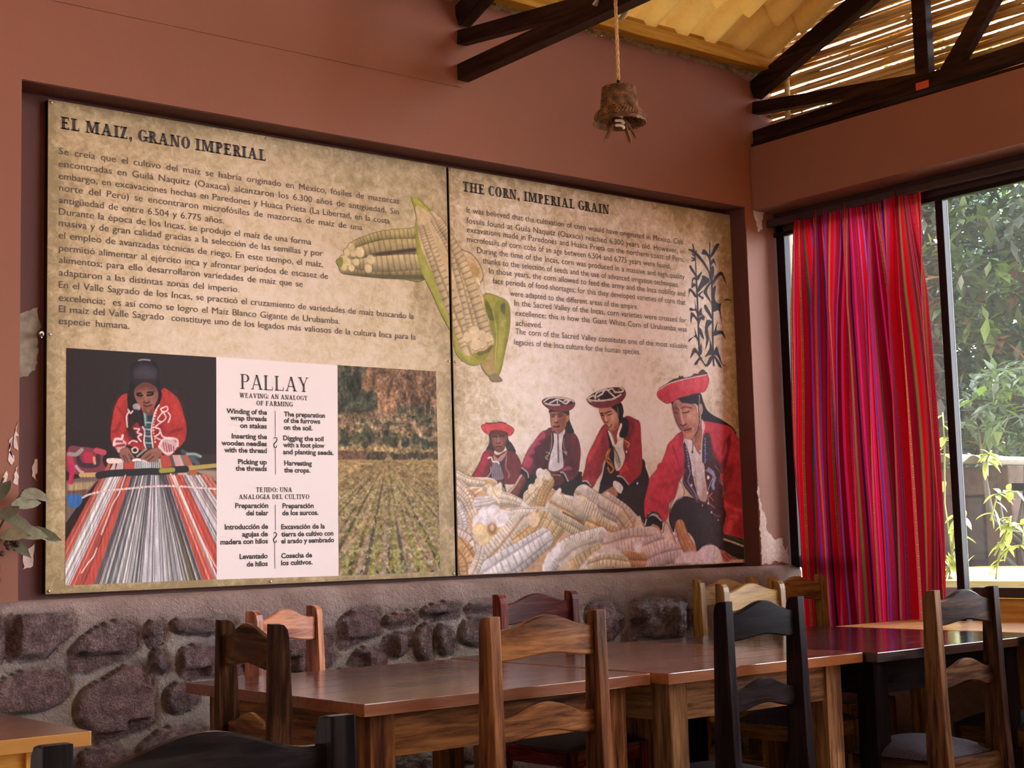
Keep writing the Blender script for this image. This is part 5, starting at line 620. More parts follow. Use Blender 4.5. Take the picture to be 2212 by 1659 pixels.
["Q",9402968,80,3,[1500,492,1502,492,3399,-71,3361,-69]],["Q",10128000,70,4,[1499,415,1500,415,3440,-72,3403,-71]],["Q",7824191,80,3,[1502,492,1503,492,3498,-75,3460,-73]],["Q",8227402,70,4,[1500,415,1501,415,3540,-76,3502,-75]],
["Q",4866096,80,3,[1503,492,1504,492,3599,-78,3561,-77]],["Q",10128000,70,4,[1502,415,1502,415,3642,-80,3603,-78]],["S",9083472,80,0,10.90951898847605,[1532,57,1540,49]],["S",6969928,80,0,7.242180425245022,[1338,260,1339,257]],
["S",6969928,80,0,8.611872455067525,[1420,185,1422,179]],["S",7701820,80,0,6.765495872961909,[1270,287,1271,281]],["S",5326394,80,0,7.133278170929118,[1249,267,1253,262]],["S",9083472,80,0,5.328566283876819,[1242,364,1243,361]],
["S",11575442,80,0,5.429373347046457,[1491,358,1493,356]],["S",11575442,80,0,9.399697479457505,[1463,141,1471,132]],["S",5326394,80,0,11.986781932661602,[1551,-2,1560,-12]],["S",9083472,80,0,4.335426555963859,[1450,418,1449,417]],
["S",5326394,80,0,6.737509344645558,[1692,285,1691,281]],["S",11049584,80,0,5.095854771491324,[1503,376,1501,374]],["S",7701820,80,0,3.9437645420799274,[1488,440,1487,438]],["S",11049584,80,0,7.202484181825635,[1407,262,1411,260]],
["S",11575442,80,0,4.652738038213853,[1441,401,1439,399]],["S",11575442,80,0,7.5448685973792315,[1620,240,1622,236]],["S",7701820,80,0,8.851113216336962,[1393,173,1393,170]],["S",9083472,80,0,6.399988278402245,[1644,304,1644,302]],
["S",11575442,80,0,9.955190028867907,[1270,116,1274,108]],["S",11575442,80,0,5.978312081746112,[1550,328,1550,324]],["S",6969928,80,0,8.233197959126471,[1478,205,1483,202]],["S",5326394,80,0,3.8697638356744677,[1537,444,1536,444]],
["S",6969928,80,0,6.440052032126885,[1556,302,1559,300]],["S",11049584,80,0,4.100553185702222,[1334,430,1333,428]],["S",5326394,80,0,11.293140708224373,[1556,36,1552,30]],["S",11049584,80,0,8.018449529078612,[1317,219,1316,214]],
["S",11575442,80,0,9.695749002922227,[1590,122,1587,116]],["S",9083472,80,0,11.334999150724302,[1416,38,1413,25]],["S",11575442,80,0,7.620803026263674,[1395,239,1399,232]],["S",11575442,80,0,4.68824208716796,[1517,399,1518,396]],
["S",6969928,80,0,11.79204759441565,[1404,14,1404,10]],["S",9083472,80,0,3.8126385529255855,[1554,448,1555,447]],["S",9083472,80,0,4.238806127940302,[1406,423,1407,421]],["S",6969928,80,0,10.77528854015755,[1368,70,1374,62]],
["S",11575442,80,0,5.193966864044975,[1452,371,1455,369]],["S",5326394,80,0,7.945391870698604,[1681,217,1674,213]],["S",11575442,80,0,10.885574970396604,[1534,59,1534,51]],["S",5326394,80,0,11.760384159271707,[1393,16,1395,6]],
["S",5326394,80,0,11.142018562108118,[1467,47,1459,39]],["S",11575442,80,0,4.339518514120686,[1519,418,1520,417]],["S",9083472,80,0,7.876422410191617,[1290,227,1290,223]],["S",7701820,80,0,5.85092701602311,[1405,335,1402,333]],
["S",6969928,80,0,7.8276038778303585,[1513,226,1512,219]],["S",6969928,80,0,4.850369381290729,[1259,389,1259,387]],["S",5326394,80,0,7.754355555271643,[1317,233,1320,226]],["S",5326394,80,0,3.9024529538019532,[1371,441,1370,441]],
["S",6969928,80,0,5.899271020649112,[1542,332,1541,329]],["S",11049584,80,0,11.808211786104465,[1288,17,1292,7]],["S",7701820,80,0,6.154715330785182,[1733,317,1734,315]],["S",11575442,80,0,10.104110722084283,[1574,100,1581,91]],
["S",11575442,80,0,11.690953842347305,[1614,12,1609,0]],["S",5326394,80,0,9.302528784151871,[1329,150,1327,140]],["S",9083472,80,0,4.991903309488223,[1474,382,1475,381]],["S",11049584,80,0,4.845030667277878,[1552,390,1553,389]],
["S",7701820,80,0,8.141418840969948,[1268,213,1271,207]],["S",11049584,80,0,5.753079716650731,[1567,340,1564,337]],["S",6969928,80,0,11.931074705355433,[1559,1,1556,-8]],["S",6969928,80,0,11.332192251037977,[1556,33,1562,24]],
["S",11049584,80,0,7.894397779553863,[1546,222,1546,215]],["S",9083472,80,0,8.682712386697204,[1668,177,1662,171]],["S",6969928,80,0,10.78111121291171,[1662,60,1665,49]],["S",9083472,80,0,8.353223326302976,[1692,194,1695,191]],
["S",11049584,80,0,8.569831148158237,[1219,191,1222,189]],["S",11049584,80,0,4.123932147518456,[1363,429,1362,428]],["S",11049584,80,0,6.490245657931937,[1478,300,1475,298]],["S",11049584,80,0,5.267562180013746,[1398,367,1398,365]],
["S",6969928,80,0,8.756941978180095,[1653,173,1647,169]],["S",11049584,80,0,6.377528664399179,[1553,306,1550,303]],["S",5326394,80,0,6.944025336417537,[1286,277,1282,272]],["S",7701820,80,0,7.839369304313605,[1326,228,1323,221]],
["S",11049584,80,0,4.1445919088419,[1358,428,1360,427]],["S",11049584,80,0,4.189812240356682,[1523,426,1523,425]],["S",11575442,80,0,9.605758393068331,[1378,132,1385,129]],["S",6969928,80,0,10.628797565490391,[1299,80,1289,72]],
["S",5326394,80,0,5.22956897023373,[1435,369,1435,367]],["S",11575442,80,0,6.927940070165428,[1380,277,1382,273]],["S",11049584,80,0,4.10756256141715,[1623,432,1621,431]],["S",5326394,80,0,6.602018133220436,[1678,292,1676,289]],
["S",7701820,80,0,5.2142359029424314,[1660,370,1662,368]],["S",5326394,80,0,10.828606120934012,[1471,64,1467,59]],["S",6969928,80,0,3.818171104226449,[1510,447,1509,446]],["S",7701820,80,0,5.401661456882913,[1510,360,1510,357]],
["S",11049584,80,0,6.49570318884194,[1364,300,1362,299]],["S",9083472,80,0,11.487607155868208,[1291,34,1299,24]],["S",6969928,80,0,8.141859378347398,[1311,212,1306,207]],["S",9083472,80,0,4.98113492786771,[1655,383,1653,382]],
["S",6969928,80,0,5.914867087717498,[1538,331,1541,330]],["S",6969928,80,0,3.9607624417608074,[1455,439,1456,438]],["S",11575442,80,0,9.79283323921072,[1651,115,1654,112]],["S",7701820,80,0,9.900809641956709,[1596,111,1591,102]],
["S",5326394,80,0,7.963690185697483,[1430,220,1429,213]],["S",9083472,80,0,9.452947600347564,[1591,136,1589,126]],["S",11575442,80,0,9.585397145585524,[1367,134,1363,129]],["S",11049584,80,0,4.942131522000153,[1312,385,1312,382]],
["S",11575442,80,0,6.568151862696938,[1505,296,1502,293]],["S",6969928,80,0,10.415605236473297,[1470,86,1479,82]],["S",6969928,80,0,8.660769891800078,[1349,184,1354,180]],["S",5326394,80,0,11.364134926681498,[1334,39,1330,34]],
["S",11575442,80,0,11.987420209709516,[1614,-5,1624,-12]],["S",5326394,80,0,3.9355952644854097,[1600,441,1599,440]],["S",6969928,80,0,10.1376270137883,[1592,98,1594,91]],["S",11049584,80,0,10.045208981024022,[1595,103,1600,95]],
["S",9083472,80,0,5.626262806494468,[1390,347,1392,344]],["S",7701820,80,0,6.306952694504924,[1581,309,1585,307]],["S",6969928,80,0,6.659714367813267,[1301,292,1298,289]],["S",11575442,80,0,4.400215601944228,[1317,414,1317,413]],
["S",6969928,80,0,7.875418516394668,[1640,222,1644,219]],["S",9083472,80,0,6.670545950321486,[1276,292,1272,288]],["S",11575442,80,0,11.602473807868007,[1612,17,1620,5]],["S",7701820,80,0,4.36943016257626,[1387,416,1386,414]],
["S",9083472,80,0,5.35692754135305,[1626,362,1623,360]],["S",9083472,80,0,10.750595921699933,[1250,75,1241,64]],["S",7701820,80,0,11.179987091377399,[1400,47,1390,42]],["S",9083472,80,0,11.099047698513013,[1463,49,1466,44]],
["S",5326394,80,0,10.689586912197111,[1295,76,1290,69]],["S",7701820,80,0,11.798952160209073,[1702,3,1707,-2]],["S",11049584,80,0,9.65266249299657,[1622,124,1627,117]],["S",11575442,80,0,4.191399716131603,[1524,426,1523,425]],
["S",6969928,80,0,10.298020996960101,[1464,93,1467,86]],["S",6969928,80,0,11.293681700112668,[1532,36,1534,25]],["S",9083472,80,0,4.072927830450217,[1607,433,1608,432]],["S",11049584,80,0,11.317556200403025,[1534,35,1542,28]],
["S",7701820,80,0,5.0508237146730295,[1368,379,1366,377]],["S",11049584,80,0,6.206282354459233,[1441,316,1443,311]],["S",11049584,80,0,5.372595117301191,[1237,361,1239,358]],["S",7701820,80,0,5.077207681176473,[1559,378,1560,375]],
["S",6969928,80,0,11.526023970539564,[1544,23,1551,18]],["S",6969928,80,0,9.813906834286925,[1271,124,1272,113]],["S",6969928,80,0,4.532177349810011,[1459,407,1458,405]],["S",7701820,80,0,10.310985095309569,[1249,98,1241,92]],
["S",5326394,80,0,10.278118747709303,[1701,87,1706,76]],["S",11575442,80,0,8.467497634466335,[1437,193,1439,189]],["S",7701820,80,0,11.666229021147007,[1474,18,1479,8]],["S",7701820,80,0,9.686542098188685,[1642,121,1633,117]],
["S",5326394,80,0,7.29823831212784,[1401,257,1404,254]],["S",9083472,80,0,6.254989061588949,[1240,314,1241,312]],["S",7701820,80,0,7.014126752362501,[1675,269,1678,263]],["S",11049584,80,0,4.400701377451895,[1342,414,1343,412]],
["S",9083472,80,0,7.974131542015073,[1400,220,1400,213]],["S",11575442,80,0,7.244997536561489,[1307,261,1312,257]],["S",5326394,80,0,4.78453803750927,[1672,394,1673,393]],["S",5326394,80,0,11.92288615518418,[1544,2,1547,-3]],
["S",5326394,80,0,7.290114014401911,[1621,255,1617,248]],["S",11575442,80,0,5.095222093740578,[1296,376,1296,375]],["S",11049584,80,0,7.470772913953094,[1233,249,1232,242]],["S",11575442,80,0,5.345668623365285,[1372,363,1370,361]],
["S",6969928,80,0,11.435979171300831,[1294,37,1294,33]],["S",11049584,80,0,10.09742739716308,[1541,101,1550,92]],["S",6969928,80,0,7.431560685884308,[1303,251,1298,248]],["S",9083472,80,0,11.890947622572495,[1337,11,1330,7]],
["S",9083472,80,0,3.920751254621795,[1436,441,1435,440]],["S",11049584,80,0,11.592406346810547,[1699,14,1693,9]],["S",7701820,80,0,10.210651815899931,[1256,103,1248,99]],["S",11049584,80,0,8.887853237134816,[1390,171,1394,166]],
["S",11049584,80,0,5.690403032840859,[1346,344,1347,341]],["S",5326394,80,0,6.894406183818694,[1350,279,1347,275]],["S",7701820,80,0,10.747269775664144,[1606,64,1597,56]],["S",11049584,80,0,5.321080153046739,[1317,364,1315,362]],
["S",5326394,80,0,8.312533098730258,[1231,205,1235,199]],["S",11049584,80,0,10.612836996728891,[1721,68,1712,61]],["S",7701820,80,0,11.605168117273205,[1623,16,1627,3]],["S",11049584,80,0,4.818387152839959,[1469,392,1469,389]],
["S",6969928,80,0,8.813748082866345,[1531,172,1530,168]],["S",11049584,80,0,9.637282151886385,[1635,124,1630,119]],["S",9083472,80,0,6.99380460462681,[1544,272,1547,268]],["S",7701820,80,0,5.135987565610533,[1469,374,1466,373]],
["S",5326394,80,0,10.73409005477881,[1283,74,1274,63]],["S",11049584,80,0,3.9475686915625805,[1611,440,1610,439]],["S",7701820,80,0,4.830042514457665,[1396,391,1394,390]],["S",9083472,80,0,8.396277158406408,[1472,196,1465,190]],
["S",9083472,80,0,11.921159397628816,[1474,4,1466,-9]],["S",11575442,80,0,8.697329317405753,[1473,179,1471,173]],["S",7701820,80,0,6.074213629402909,[1731,322,1727,319]],["S",6969928,80,0,7.598188005236055,[1258,242,1258,238]],
["S",7701820,80,0,4.815680381993635,[1291,391,1289,389]],["S",9083472,80,0,11.010704385245708,[1424,55,1427,49]],["S",5326394,80,0,5.0804927327311065,[1468,377,1467,376]],["S",5326394,80,0,8.497786451560794,[1441,191,1442,186]],
["S",6969928,80,0,10.806435106387365,[1250,72,1253,62]],["S",7701820,80,0,3.8571921187236002,[1429,444,1429,444]],["S",5326394,80,0,7.205886858587673,[1601,259,1603,254]],["S",6969928,80,0,11.839264946365208,[1342,13,1334,9]],
["S",11049584,80,0,8.774831733139624,[1699,171,1698,164]],["S",7701820,80,0,7.215436700264202,[1378,261,1375,256]],["S",7701820,80,0,3.8988118816330015,[1446,442,1445,442]],["S",11049584,80,0,5.600595196021496,[1389,349,1387,346]],
["S",9083472,80,0,11.024645728874347,[1418,55,1427,47]],["S",9083472,80,0,6.265115989631074,[1552,312,1552,307]],["S",5326394,80,0,5.696340292368818,[1473,343,1470,342]],["S",11575442,80,0,6.814692479099618,[1724,280,1726,274]],
["S",11049584,80,0,8.14726959508964,[1679,206,1683,199]],["S",11049584,80,0,7.840957045739222,[1327,228,1332,223]],["S",9083472,80,0,5.003598402960994,[1336,381,1333,380]],["S",7701820,80,0,5.30742082155127,[1487,365,1485,363]],
["S",7701820,80,0,5.433722646442682,[1277,358,1279,356]],["S",9083472,80,0,8.867423031786048,[1438,171,1443,166]],["S",11049584,80,0,9.765308057522718,[1272,126,1275,121]],["S",9083472,80,0,7.045923896377308,[1509,269,1509,264]],
["S",6969928,80,0,9.26147396517448,[1534,147,1528,139]],["S",5326394,80,0,11.377179379179896,[1274,40,1273,32]],["S",7701820,80,0,11.765306577694504,[1351,17,1358,8]],["S",11575442,80,0,10.196999401992606,[1364,101,1362,94]],
["S",11575442,80,0,10.474763700764147,[1653,78,1658,66]],["S",5326394,80,0,7.530963491709666,[1266,246,1262,240]],["S",6969928,80,0,4.325277290160637,[1321,418,1323,417]],["S",5326394,80,0,6.34771419930544,[1727,306,1725,302]],
["S",11049584,80,0,10.56428683032295,[1427,79,1431,70]],["S",5326394,80,0,6.793364510491024,[1293,285,1294,280]],["S",6969928,80,0,11.574539699196912,[1467,23,1460,20]],["S",11049584,80,0,4.701572806222548,[1396,398,1396,395]],
["S",5326394,80,0,5.113208532008076,[1557,376,1555,372]],["S",11049584,80,0,5.7505237955504365,[1299,341,1300,338]],["S",9083472,80,0,5.801716221278998,[1467,338,1469,333]],["S",9083472,80,0,11.588839281036675,[1423,24,1422,17]],
["S",6969928,80,0,5.16162147061452,[1694,373,1697,370]],["S",11575442,80,0,11.081057205624607,[1526,48,1521,43]],["S",9083472,80,0,6.082049364667248,[1271,323,1268,319]],["S",11049584,80,0,4.166721971511772,[1532,428,1533,427]],
["S",11049584,80,0,6.003402569164596,[1235,328,1235,324]],["S",9083472,80,0,8.244620625819003,[1427,205,1427,200]],["S",6969928,80,0,6.519616499846247,[1595,298,1597,296]],["S",6969928,80,0,5.038122578436655,[1301,379,1301,378]],
["S",11575442,80,0,5.076045127593358,[1737,378,1736,376]],["S",11575442,80,0,3.817396060066434,[1416,446,1415,445]],["S",11575442,80,0,11.949579771105292,[1535,0,1535,-6]],["S",6969928,80,0,4.244580372985354,[1513,423,1512,423]],
["S",11575442,80,0,11.444734205975122,[1233,38,1229,29]],["S",11049584,80,0,10.37842463678717,[1461,88,1457,79]],["S",6969928,80,0,6.686445759753424,[1540,289,1543,283]],["S",11575442,80,0,6.28088072891431,[1502,311,1504,309]],
["S",7701820,80,0,4.990127127858668,[1491,382,1489,380]],["S",5326394,80,0,9.52112708821721,[1475,135,1468,126]],["S",9083472,80,0,8.501808361324521,[1484,190,1484,187]],["S",5326394,80,0,7.577753849385394,[1227,244,1226,241]],
["S",7701820,80,0,4.705586686874163,[1468,398,1469,397]],["S",6969928,80,0,4.693748762165672,[1272,398,1273,396]],["S",9083472,80,0,10.158648654145296,[1478,100,1476,95]],["S",11575442,80,0,11.038330801124626,[1541,50,1541,39]],
["S",6969928,80,0,7.059731321649288,[1740,266,1743,265]],["S",5326394,80,0,8.897321140420221,[1676,164,1669,161]],["S",7701820,80,0,4.4284697189043705,[1572,413,1571,411]],["S",6969928,80,0,8.745288096964554,[1431,178,1427,170]],
["S",11575442,80,0,5.129441098389948,[1542,375,1544,373]],["S",9083472,80,0,6.316033126225961,[1667,308,1670,307]],["S",11049584,80,0,11.928553724388934,[1537,2,1535,-6]],["S",5326394,80,0,4.040236562929959,[1377,434,1376,433]],
["S",11575442,80,0,7.076822104735906,[1375,269,1376,266]],["S",9083472,80,0,6.40587233172665,[1411,305,1415,300]],["S",11049584,80,0,6.188310658686708,[1743,315,1744,310]],["S",7701820,80,0,11.288359646626894,[1678,32,1680,22]],
["S",11575442,80,0,5.987748179232176,[1398,328,1400,325]],["S",5326394,80,0,7.198165135895115,[1405,262,1404,260]],["S",11575442,80,0,5.443716736049124,[1289,358,1289,356]],["S",7701820,80,0,4.323944537114902,[1401,418,1401,417]],
["S",5326394,80,0,7.543288157807474,[1552,241,1555,235]],["S",5326394,80,0,10.06063276205078,[1468,105,1467,100]],["S",7701820,80,0,4.092541787596365,[1592,432,1592,432]],["S",9083472,80,0,7.927692999040526,[1601,220,1603,217]],
["S",9083472,80,0,5.18241526891921,[1220,372,1218,370]],["S",11575442,80,0,11.820007384493628,[1559,7,1569,0]],["S",9083472,80,0,8.013627116470428,[1687,213,1682,207]],["S",5326394,80,0,7.6980423674331,[1287,236,1282,232]],
["S",6969928,80,0,5.01091674982537,[1323,381,1325,378]],["S",9083472,80,0,9.53793156899474,[1310,138,1308,130]],["S",5326394,80,0,11.409572604622085,[1693,25,1682,19]],["S",6969928,80,0,4.8395485688564275,[1350,390,1351,389]],
["S",9083472,80,0,11.362980943023711,[1473,35,1480,27]],["S",5326394,80,0,5.482107691763403,[1489,355,1488,353]],["S",6969928,80,0,11.462210204135951,[1598,25,1599,12]],["S",11049584,80,0,5.005240946579834,[1640,382,1638,379]],
["S",11049584,80,0,10.818571362743828,[1538,62,1546,52]],["S",7701820,80,0,5.430519149758462,[1374,358,1372,357]],["S",11049584,80,0,4.381702267079276,[1315,415,1315,413]],["S",5326394,80,0,4.261078267160677,[1614,423,1616,421]],
["S",11575442,80,0,11.733368474470495,[1468,15,1458,12]],["S",11049584,80,0,9.819548657877151,[1519,117,1522,109]],["S",7701820,80,0,4.998305454618548,[1560,382,1560,379]],["S",5326394,80,0,6.394602516209859,[1414,306,1418,303]],
["S",6969928,80,0,3.949349811810131,[1593,440,1595,439]],["S",6969928,80,0,4.400372662407982,[1629,415,1630,415]],["S",11049584,80,0,4.991528818889556,[1697,382,1699,379]],["S",6969928,80,0,9.983226312264392,[1217,116,1216,111]],
["S",11575442,80,0,6.228935405600705,[1605,314,1601,309]],["S",6969928,80,0,5.2609898112261675,[1360,367,1359,365]],["S",9083472,80,0,9.869023919521682,[1529,114,1534,107]],["S",7701820,80,0,6.207056293482806,[1470,316,1465,311]],
["S",5326394,80,0,4.177348095424528,[1596,428,1596,426]],["S",9083472,80,0,3.9154546785134356,[1353,440,1353,440]],["S",11575442,80,0,4.9751952806619055,[1489,383,1491,380]],["S",5326394,80,0,7.8294180074362245,[1284,229,1290,225]],
["S",6969928,80,0,4.505081982507508,[1559,409,1558,407]],["S",11575442,80,0,8.025564734919149,[1482,216,1481,209]],["S",11049584,80,0,8.070912467224495,[1469,214,1473,208]],["S",11049584,80,0,10.159124304171657,[1377,102,1376,98]],
["S",6969928,80,0,9.122364465632195,[1340,159,1338,153]],["S",11575442,80,0,9.687854133074545,[1589,123,1596,117]],["S",11049584,80,0,8.885152062748592,[1247,174,1242,172]],["S",6969928,80,0,5.379271115189502,[1297,361,1295,359]],
["S",5326394,80,0,10.648284730753886,[1713,66,1711,56]],["S",7701820,80,0,10.08371920452309,[1269,109,1265,106]],["S",6969928,80,0,5.074302556534825,[1546,378,1544,376]],["S",7701820,80,0,8.499741024652423,[1605,188,1608,180]],
["S",11049584,80,0,5.5877064282883095,[1283,350,1280,346]],["S",11575442,80,0,6.938211993105018,[1341,277,1345,271]],["S",7701820,80,0,11.709461095703912,[1538,13,1538,5]],["S",9083472,80,0,5.126793503420467,[1593,375,1594,372]],
["S",11049584,80,0,8.617784323226552,[1613,181,1612,177]],["S",11575442,80,0,9.679286275546513,[1326,130,1319,124]],["S",9083472,80,0,6.570427451695127,[1353,296,1349,293]],["S",11049584,80,0,4.540614478022032,[1593,407,1593,406]],
["S",5326394,80,0,11.284057422657874,[1619,34,1616,29]],["S",6969928,80,0,8.225296083589157,[1591,203,1597,198]],["S",9083472,80,0,11.530235453352004,[1405,28,1412,16]],["S",11049584,80,0,11.031017889741992,[1553,50,1549,43]],
["S",9083472,80,0,10.895288917946178,[1732,52,1731,39]],["S",11575442,80,0,4.059870020981093,[1340,432,1341,432]],["S",6969928,80,0,6.901408088528754,[1506,277,1507,271]],["S",11575442,80,0,6.6129545381175605,[1504,293,1504,289]],
["S",11049584,80,0,5.252913190031592,[1489,368,1489,367]],["S",6969928,80,0,10.9140161776181,[1288,65,1286,57]],["S",11575442,80,0,11.979204886195586,[1617,-4,1608,-15]],["S",9083472,80,0,8.256199367294034,[1641,201,1634,194]],
["S",5326394,80,0,4.259900478851254,[1596,423,1598,422]],["S",5326394,80,0,5.295792260967614,[1490,365,1487,364]],["S",9083472,80,0,11.868720276555143,[1211,17,1210,10]],["S",11575442,80,0,3.792425380144416,[1404,447,1405,446]],
["S",11575442,80,0,9.753035593294218,[1737,115,1743,105]],["S",11049584,80,0,6.46967756804057,[1590,300,1586,298]],["S",9083472,80,0,8.471411903827928,[1268,195,1261,191]],["S",9083472,80,0,5.702163642100349,[1541,343,1541,339]],
["S",6969928,80,0,10.650340060753201,[1534,71,1526,63]],["S",11575442,80,0,6.535860756701549,[1703,296,1706,291]],["S",5326394,80,0,9.687082952041383,[1230,132,1233,128]],["S",6969928,80,0,4.125506031192293,[1479,430,1478,429]],
["S",11575442,80,0,4.5111590287287875,[1332,408,1330,407]],["S",11049584,80,0,8.773321447767358,[1716,171,1711,166]],["S",6969928,80,0,11.761971562314873,[1280,20,1288,14]],["S",6969928,80,0,5.094489143875478,[1297,376,1298,375]],
["S",11575442,80,0,6.574967040026474,[1409,296,1413,293]],["S",5326394,80,0,8.428763432154932,[1341,196,1346,188]],["S",11049584,80,0,9.414655324133637,[1730,135,1721,130]],["S",11575442,80,0,7.82183281053754,[1715,224,1712,218]],
["S",7701820,80,0,5.479517914328836,[1372,355,1370,354]],["S",11575442,80,0,8.375153210670998,[1476,197,1472,195]],["S",9083472,80,0,6.639030925878117,[1386,293,1381,290]],["S",6969928,80,0,4.852926217401832,[1271,389,1272,387]],
["S",11575442,80,0,11.21922355511303,[1726,34,1724,26]],["S",6969928,80,0,5.228337077302161,[1287,369,1287,367]],["S",11049584,80,0,5.743119821697863,[1628,340,1628,338]],["S",9083472,80,0,8.306284882301888,[1384,202,1384,198]],
["S",6969928,80,0,10.404769563781526,[1639,82,1638,79]],["S",6969928,80,0,8.847677079523116,[1247,176,1241,173]],["S",11575442,80,0,4.013568491952622,[1372,435,1372,435]],["S",9083472,80,0,3.9099940301920664,[1479,442,1478,441]],
["S",11575442,80,0,4.948093116165355,[1653,385,1650,383]],["S",11049584,80,0,9.823767725955499,[1478,118,1480,109]],["S",5326394,80,0,11.356845873945955,[1484,34,1493,25]],["S",11049584,80,0,8.666389285340587,[1647,178,1643,173]],
["S",5326394,80,0,6.166933276242817,[1525,317,1523,314]],["S",5326394,80,0,8.956835530444671,[1389,167,1382,161]],["S",5326394,80,0,6.748737520656114,[1541,285,1539,281]],["S",6969928,80,0,5.849778147298661,[1383,335,1381,331]],
["S",6969928,80,0,10.021581393970052,[1419,109,1414,104]],["S",5326394,80,0,11.660514100180883,[1542,16,1533,3]],["S",6969928,80,0,6.311708062374732,[1550,309,1554,305]],["S",11049584,80,0,6.485055675606527,[1447,300,1450,296]],
["S",9083472,80,0,10.248567028181625,[1717,88,1710,80]],["S",7701820,80,0,10.677579087459812,[1251,78,1252,74]],["S",11575442,80,0,5.749505852908169,[1232,341,1235,337]],["S",11575442,80,0,9.629620279557033,[1574,126,1581,117]],
["S",11049584,80,0,11.358678009988276,[1222,43,1217,34]],["S",11575442,80,0,10.973926429042828,[1589,52,1581,40]],["S",9083472,80,0,4.114531215036558,[1512,431,1513,430]],["S",9083472,80,0,4.060339472584498,[1559,434,1560,432]],
["S",5326394,80,0,5.47236010774773,[1723,355,1726,353]],["S",11575442,80,0,4.167594593791726,[1337,427,1336,425]],["S",5326394,80,0,6.433642994762174,[1724,301,1726,300]],["S",9083472,80,0,9.161707450945032,[1583,152,1584,146]],
["S",6969928,80,0,4.0769531800919445,[1588,433,1588,432]],["S",7701820,80,0,4.410262214564008,[1472,414,1471,412]],["S",11049584,80,0,4.280575140239087,[1528,421,1527,421]],["S",9083472,80,0,10.649187390891676,[1652,68,1659,57]],
["S",11575442,80,0,8.563524036313634,[1225,191,1226,188]],["S",11049584,80,0,7.574327869889176,[1519,240,1525,233]],["S",5326394,80,0,9.974904312168633,[1471,110,1465,107]],["S",5326394,80,0,3.9007846775485926,[1379,441,1379,440]],
["S",7701820,80,0,9.437205668119201,[1434,140,1428,134]],["S",11575442,80,0,4.148897703820033,[1593,429,1592,427]],["S",7701820,80,0,6.101527016054588,[1420,322,1422,320]],["S",11049584,80,0,8.274104651837249,[1226,207,1230,199]],
["S",6969928,80,0,10.226630982485993,[1653,91,1661,81]],["S",5326394,80,0,4.6929635903098,[1706,399,1707,397]],["S",5326394,80,0,11.460911160858732,[1408,31,1417,23]],["S",7701820,80,0,8.36880124818374,[1349,200,1354,192]],
["S",6969928,80,0,4.182043887648666,[1566,427,1566,425]],["S",7701820,80,0,6.273110645283817,[1686,311,1684,308]],["S",9083472,80,0,10.636635856194822,[1542,72,1533,61]],["S",11575442,80,0,11.074065544021217,[1346,54,1343,45]],
["S",7701820,80,0,4.0161455333904135,[1498,436,1497,434]],["S",11575442,80,0,10.604090770380338,[1670,70,1670,58]],["S",5326394,80,0,4.426355445560253,[1547,413,1545,412]],["S",5326394,80,0,11.459729717109187,[1285,36,1281,27]],
["S",6969928,80,0,11.89298484590302,[1346,10,1339,2]],["S",11049584,80,0,4.787028192457119,[1704,394,1706,393]],["S",5326394,80,0,9.977222891097252,[1299,114,1305,107]],["S",11575442,80,0,4.653671186520446,[1568,401,1566,399]],
["S",9083472,80,0,5.188552452969476,[1545,371,1542,370]],["S",11049584,80,0,3.8982910335258496,[1594,443,1593,442]],["S",7701820,80,0,8.32522805361375,[1379,201,1381,194]],["S",7701820,80,0,4.717193912150285,[1344,397,1343,396]],
["S",9083472,80,0,11.77107463625777,[1604,8,1597,2]],["S",9083472,80,0,11.68108637148812,[1472,17,1473,7]],["S",5326394,80,0,11.928775302305667,[1416,6,1410,0]],["S",7701820,80,0,5.5722279856599854,[1309,351,1312,347]],["S",11049584,80,0,5.310819642483418,[1726,365,1728,363]],
["S",7701820,80,0,11.089056851792497,[1539,47,1547,36]],["S",6969928,80,0,4.620073921930968,[1586,403,1586,401]],["S",9083472,80,0,10.629016444339094,[1711,67,1713,56]],["S",6969928,80,0,4.894542288696597,[1503,388,1501,386]],
["S",7701820,80,0,4.189835079359394,[1323,425,1322,424]],["S",9083472,80,0,4.348078661030164,[1400,417,1400,416]],["S",11049584,80,0,11.975370396687326,[1344,6,1339,2]],["S",5326394,80,0,9.082552620998836,[1663,154,1657,150]],
["S",6969928,80,0,4.868472892478197,[1299,389,1296,386]],["S",5326394,80,0,4.285976634142587,[1563,421,1562,420]],["S",7701820,80,0,7.057306260342275,[1542,268,1538,264]],["S",6969928,80,0,6.863815369013254,[1471,280,1475,276]],
["S",11049584,80,0,5.213358390144387,[1452,370,1450,368]],["S",5326394,80,0,4.427337982250768,[1372,413,1371,412]],["S",11049584,80,0,11.654947899299422,[1460,19,1461,9]],["S",11049584,80,0,4.800331038960229,[1488,393,1487,391]],
["N",0.7,26,40,1223,529,1753,888],["N",0.5,9,9,1223,495,1752,888],["N",0.5,14,10,1216,-9,1738,488],],
}

# ------------------------------------------------------------------ setting
bm = bmesh.new(); box(bm, (-7, -9, -.12), (3.9, .16, 0)); struct('floor', bm, M['floor'])
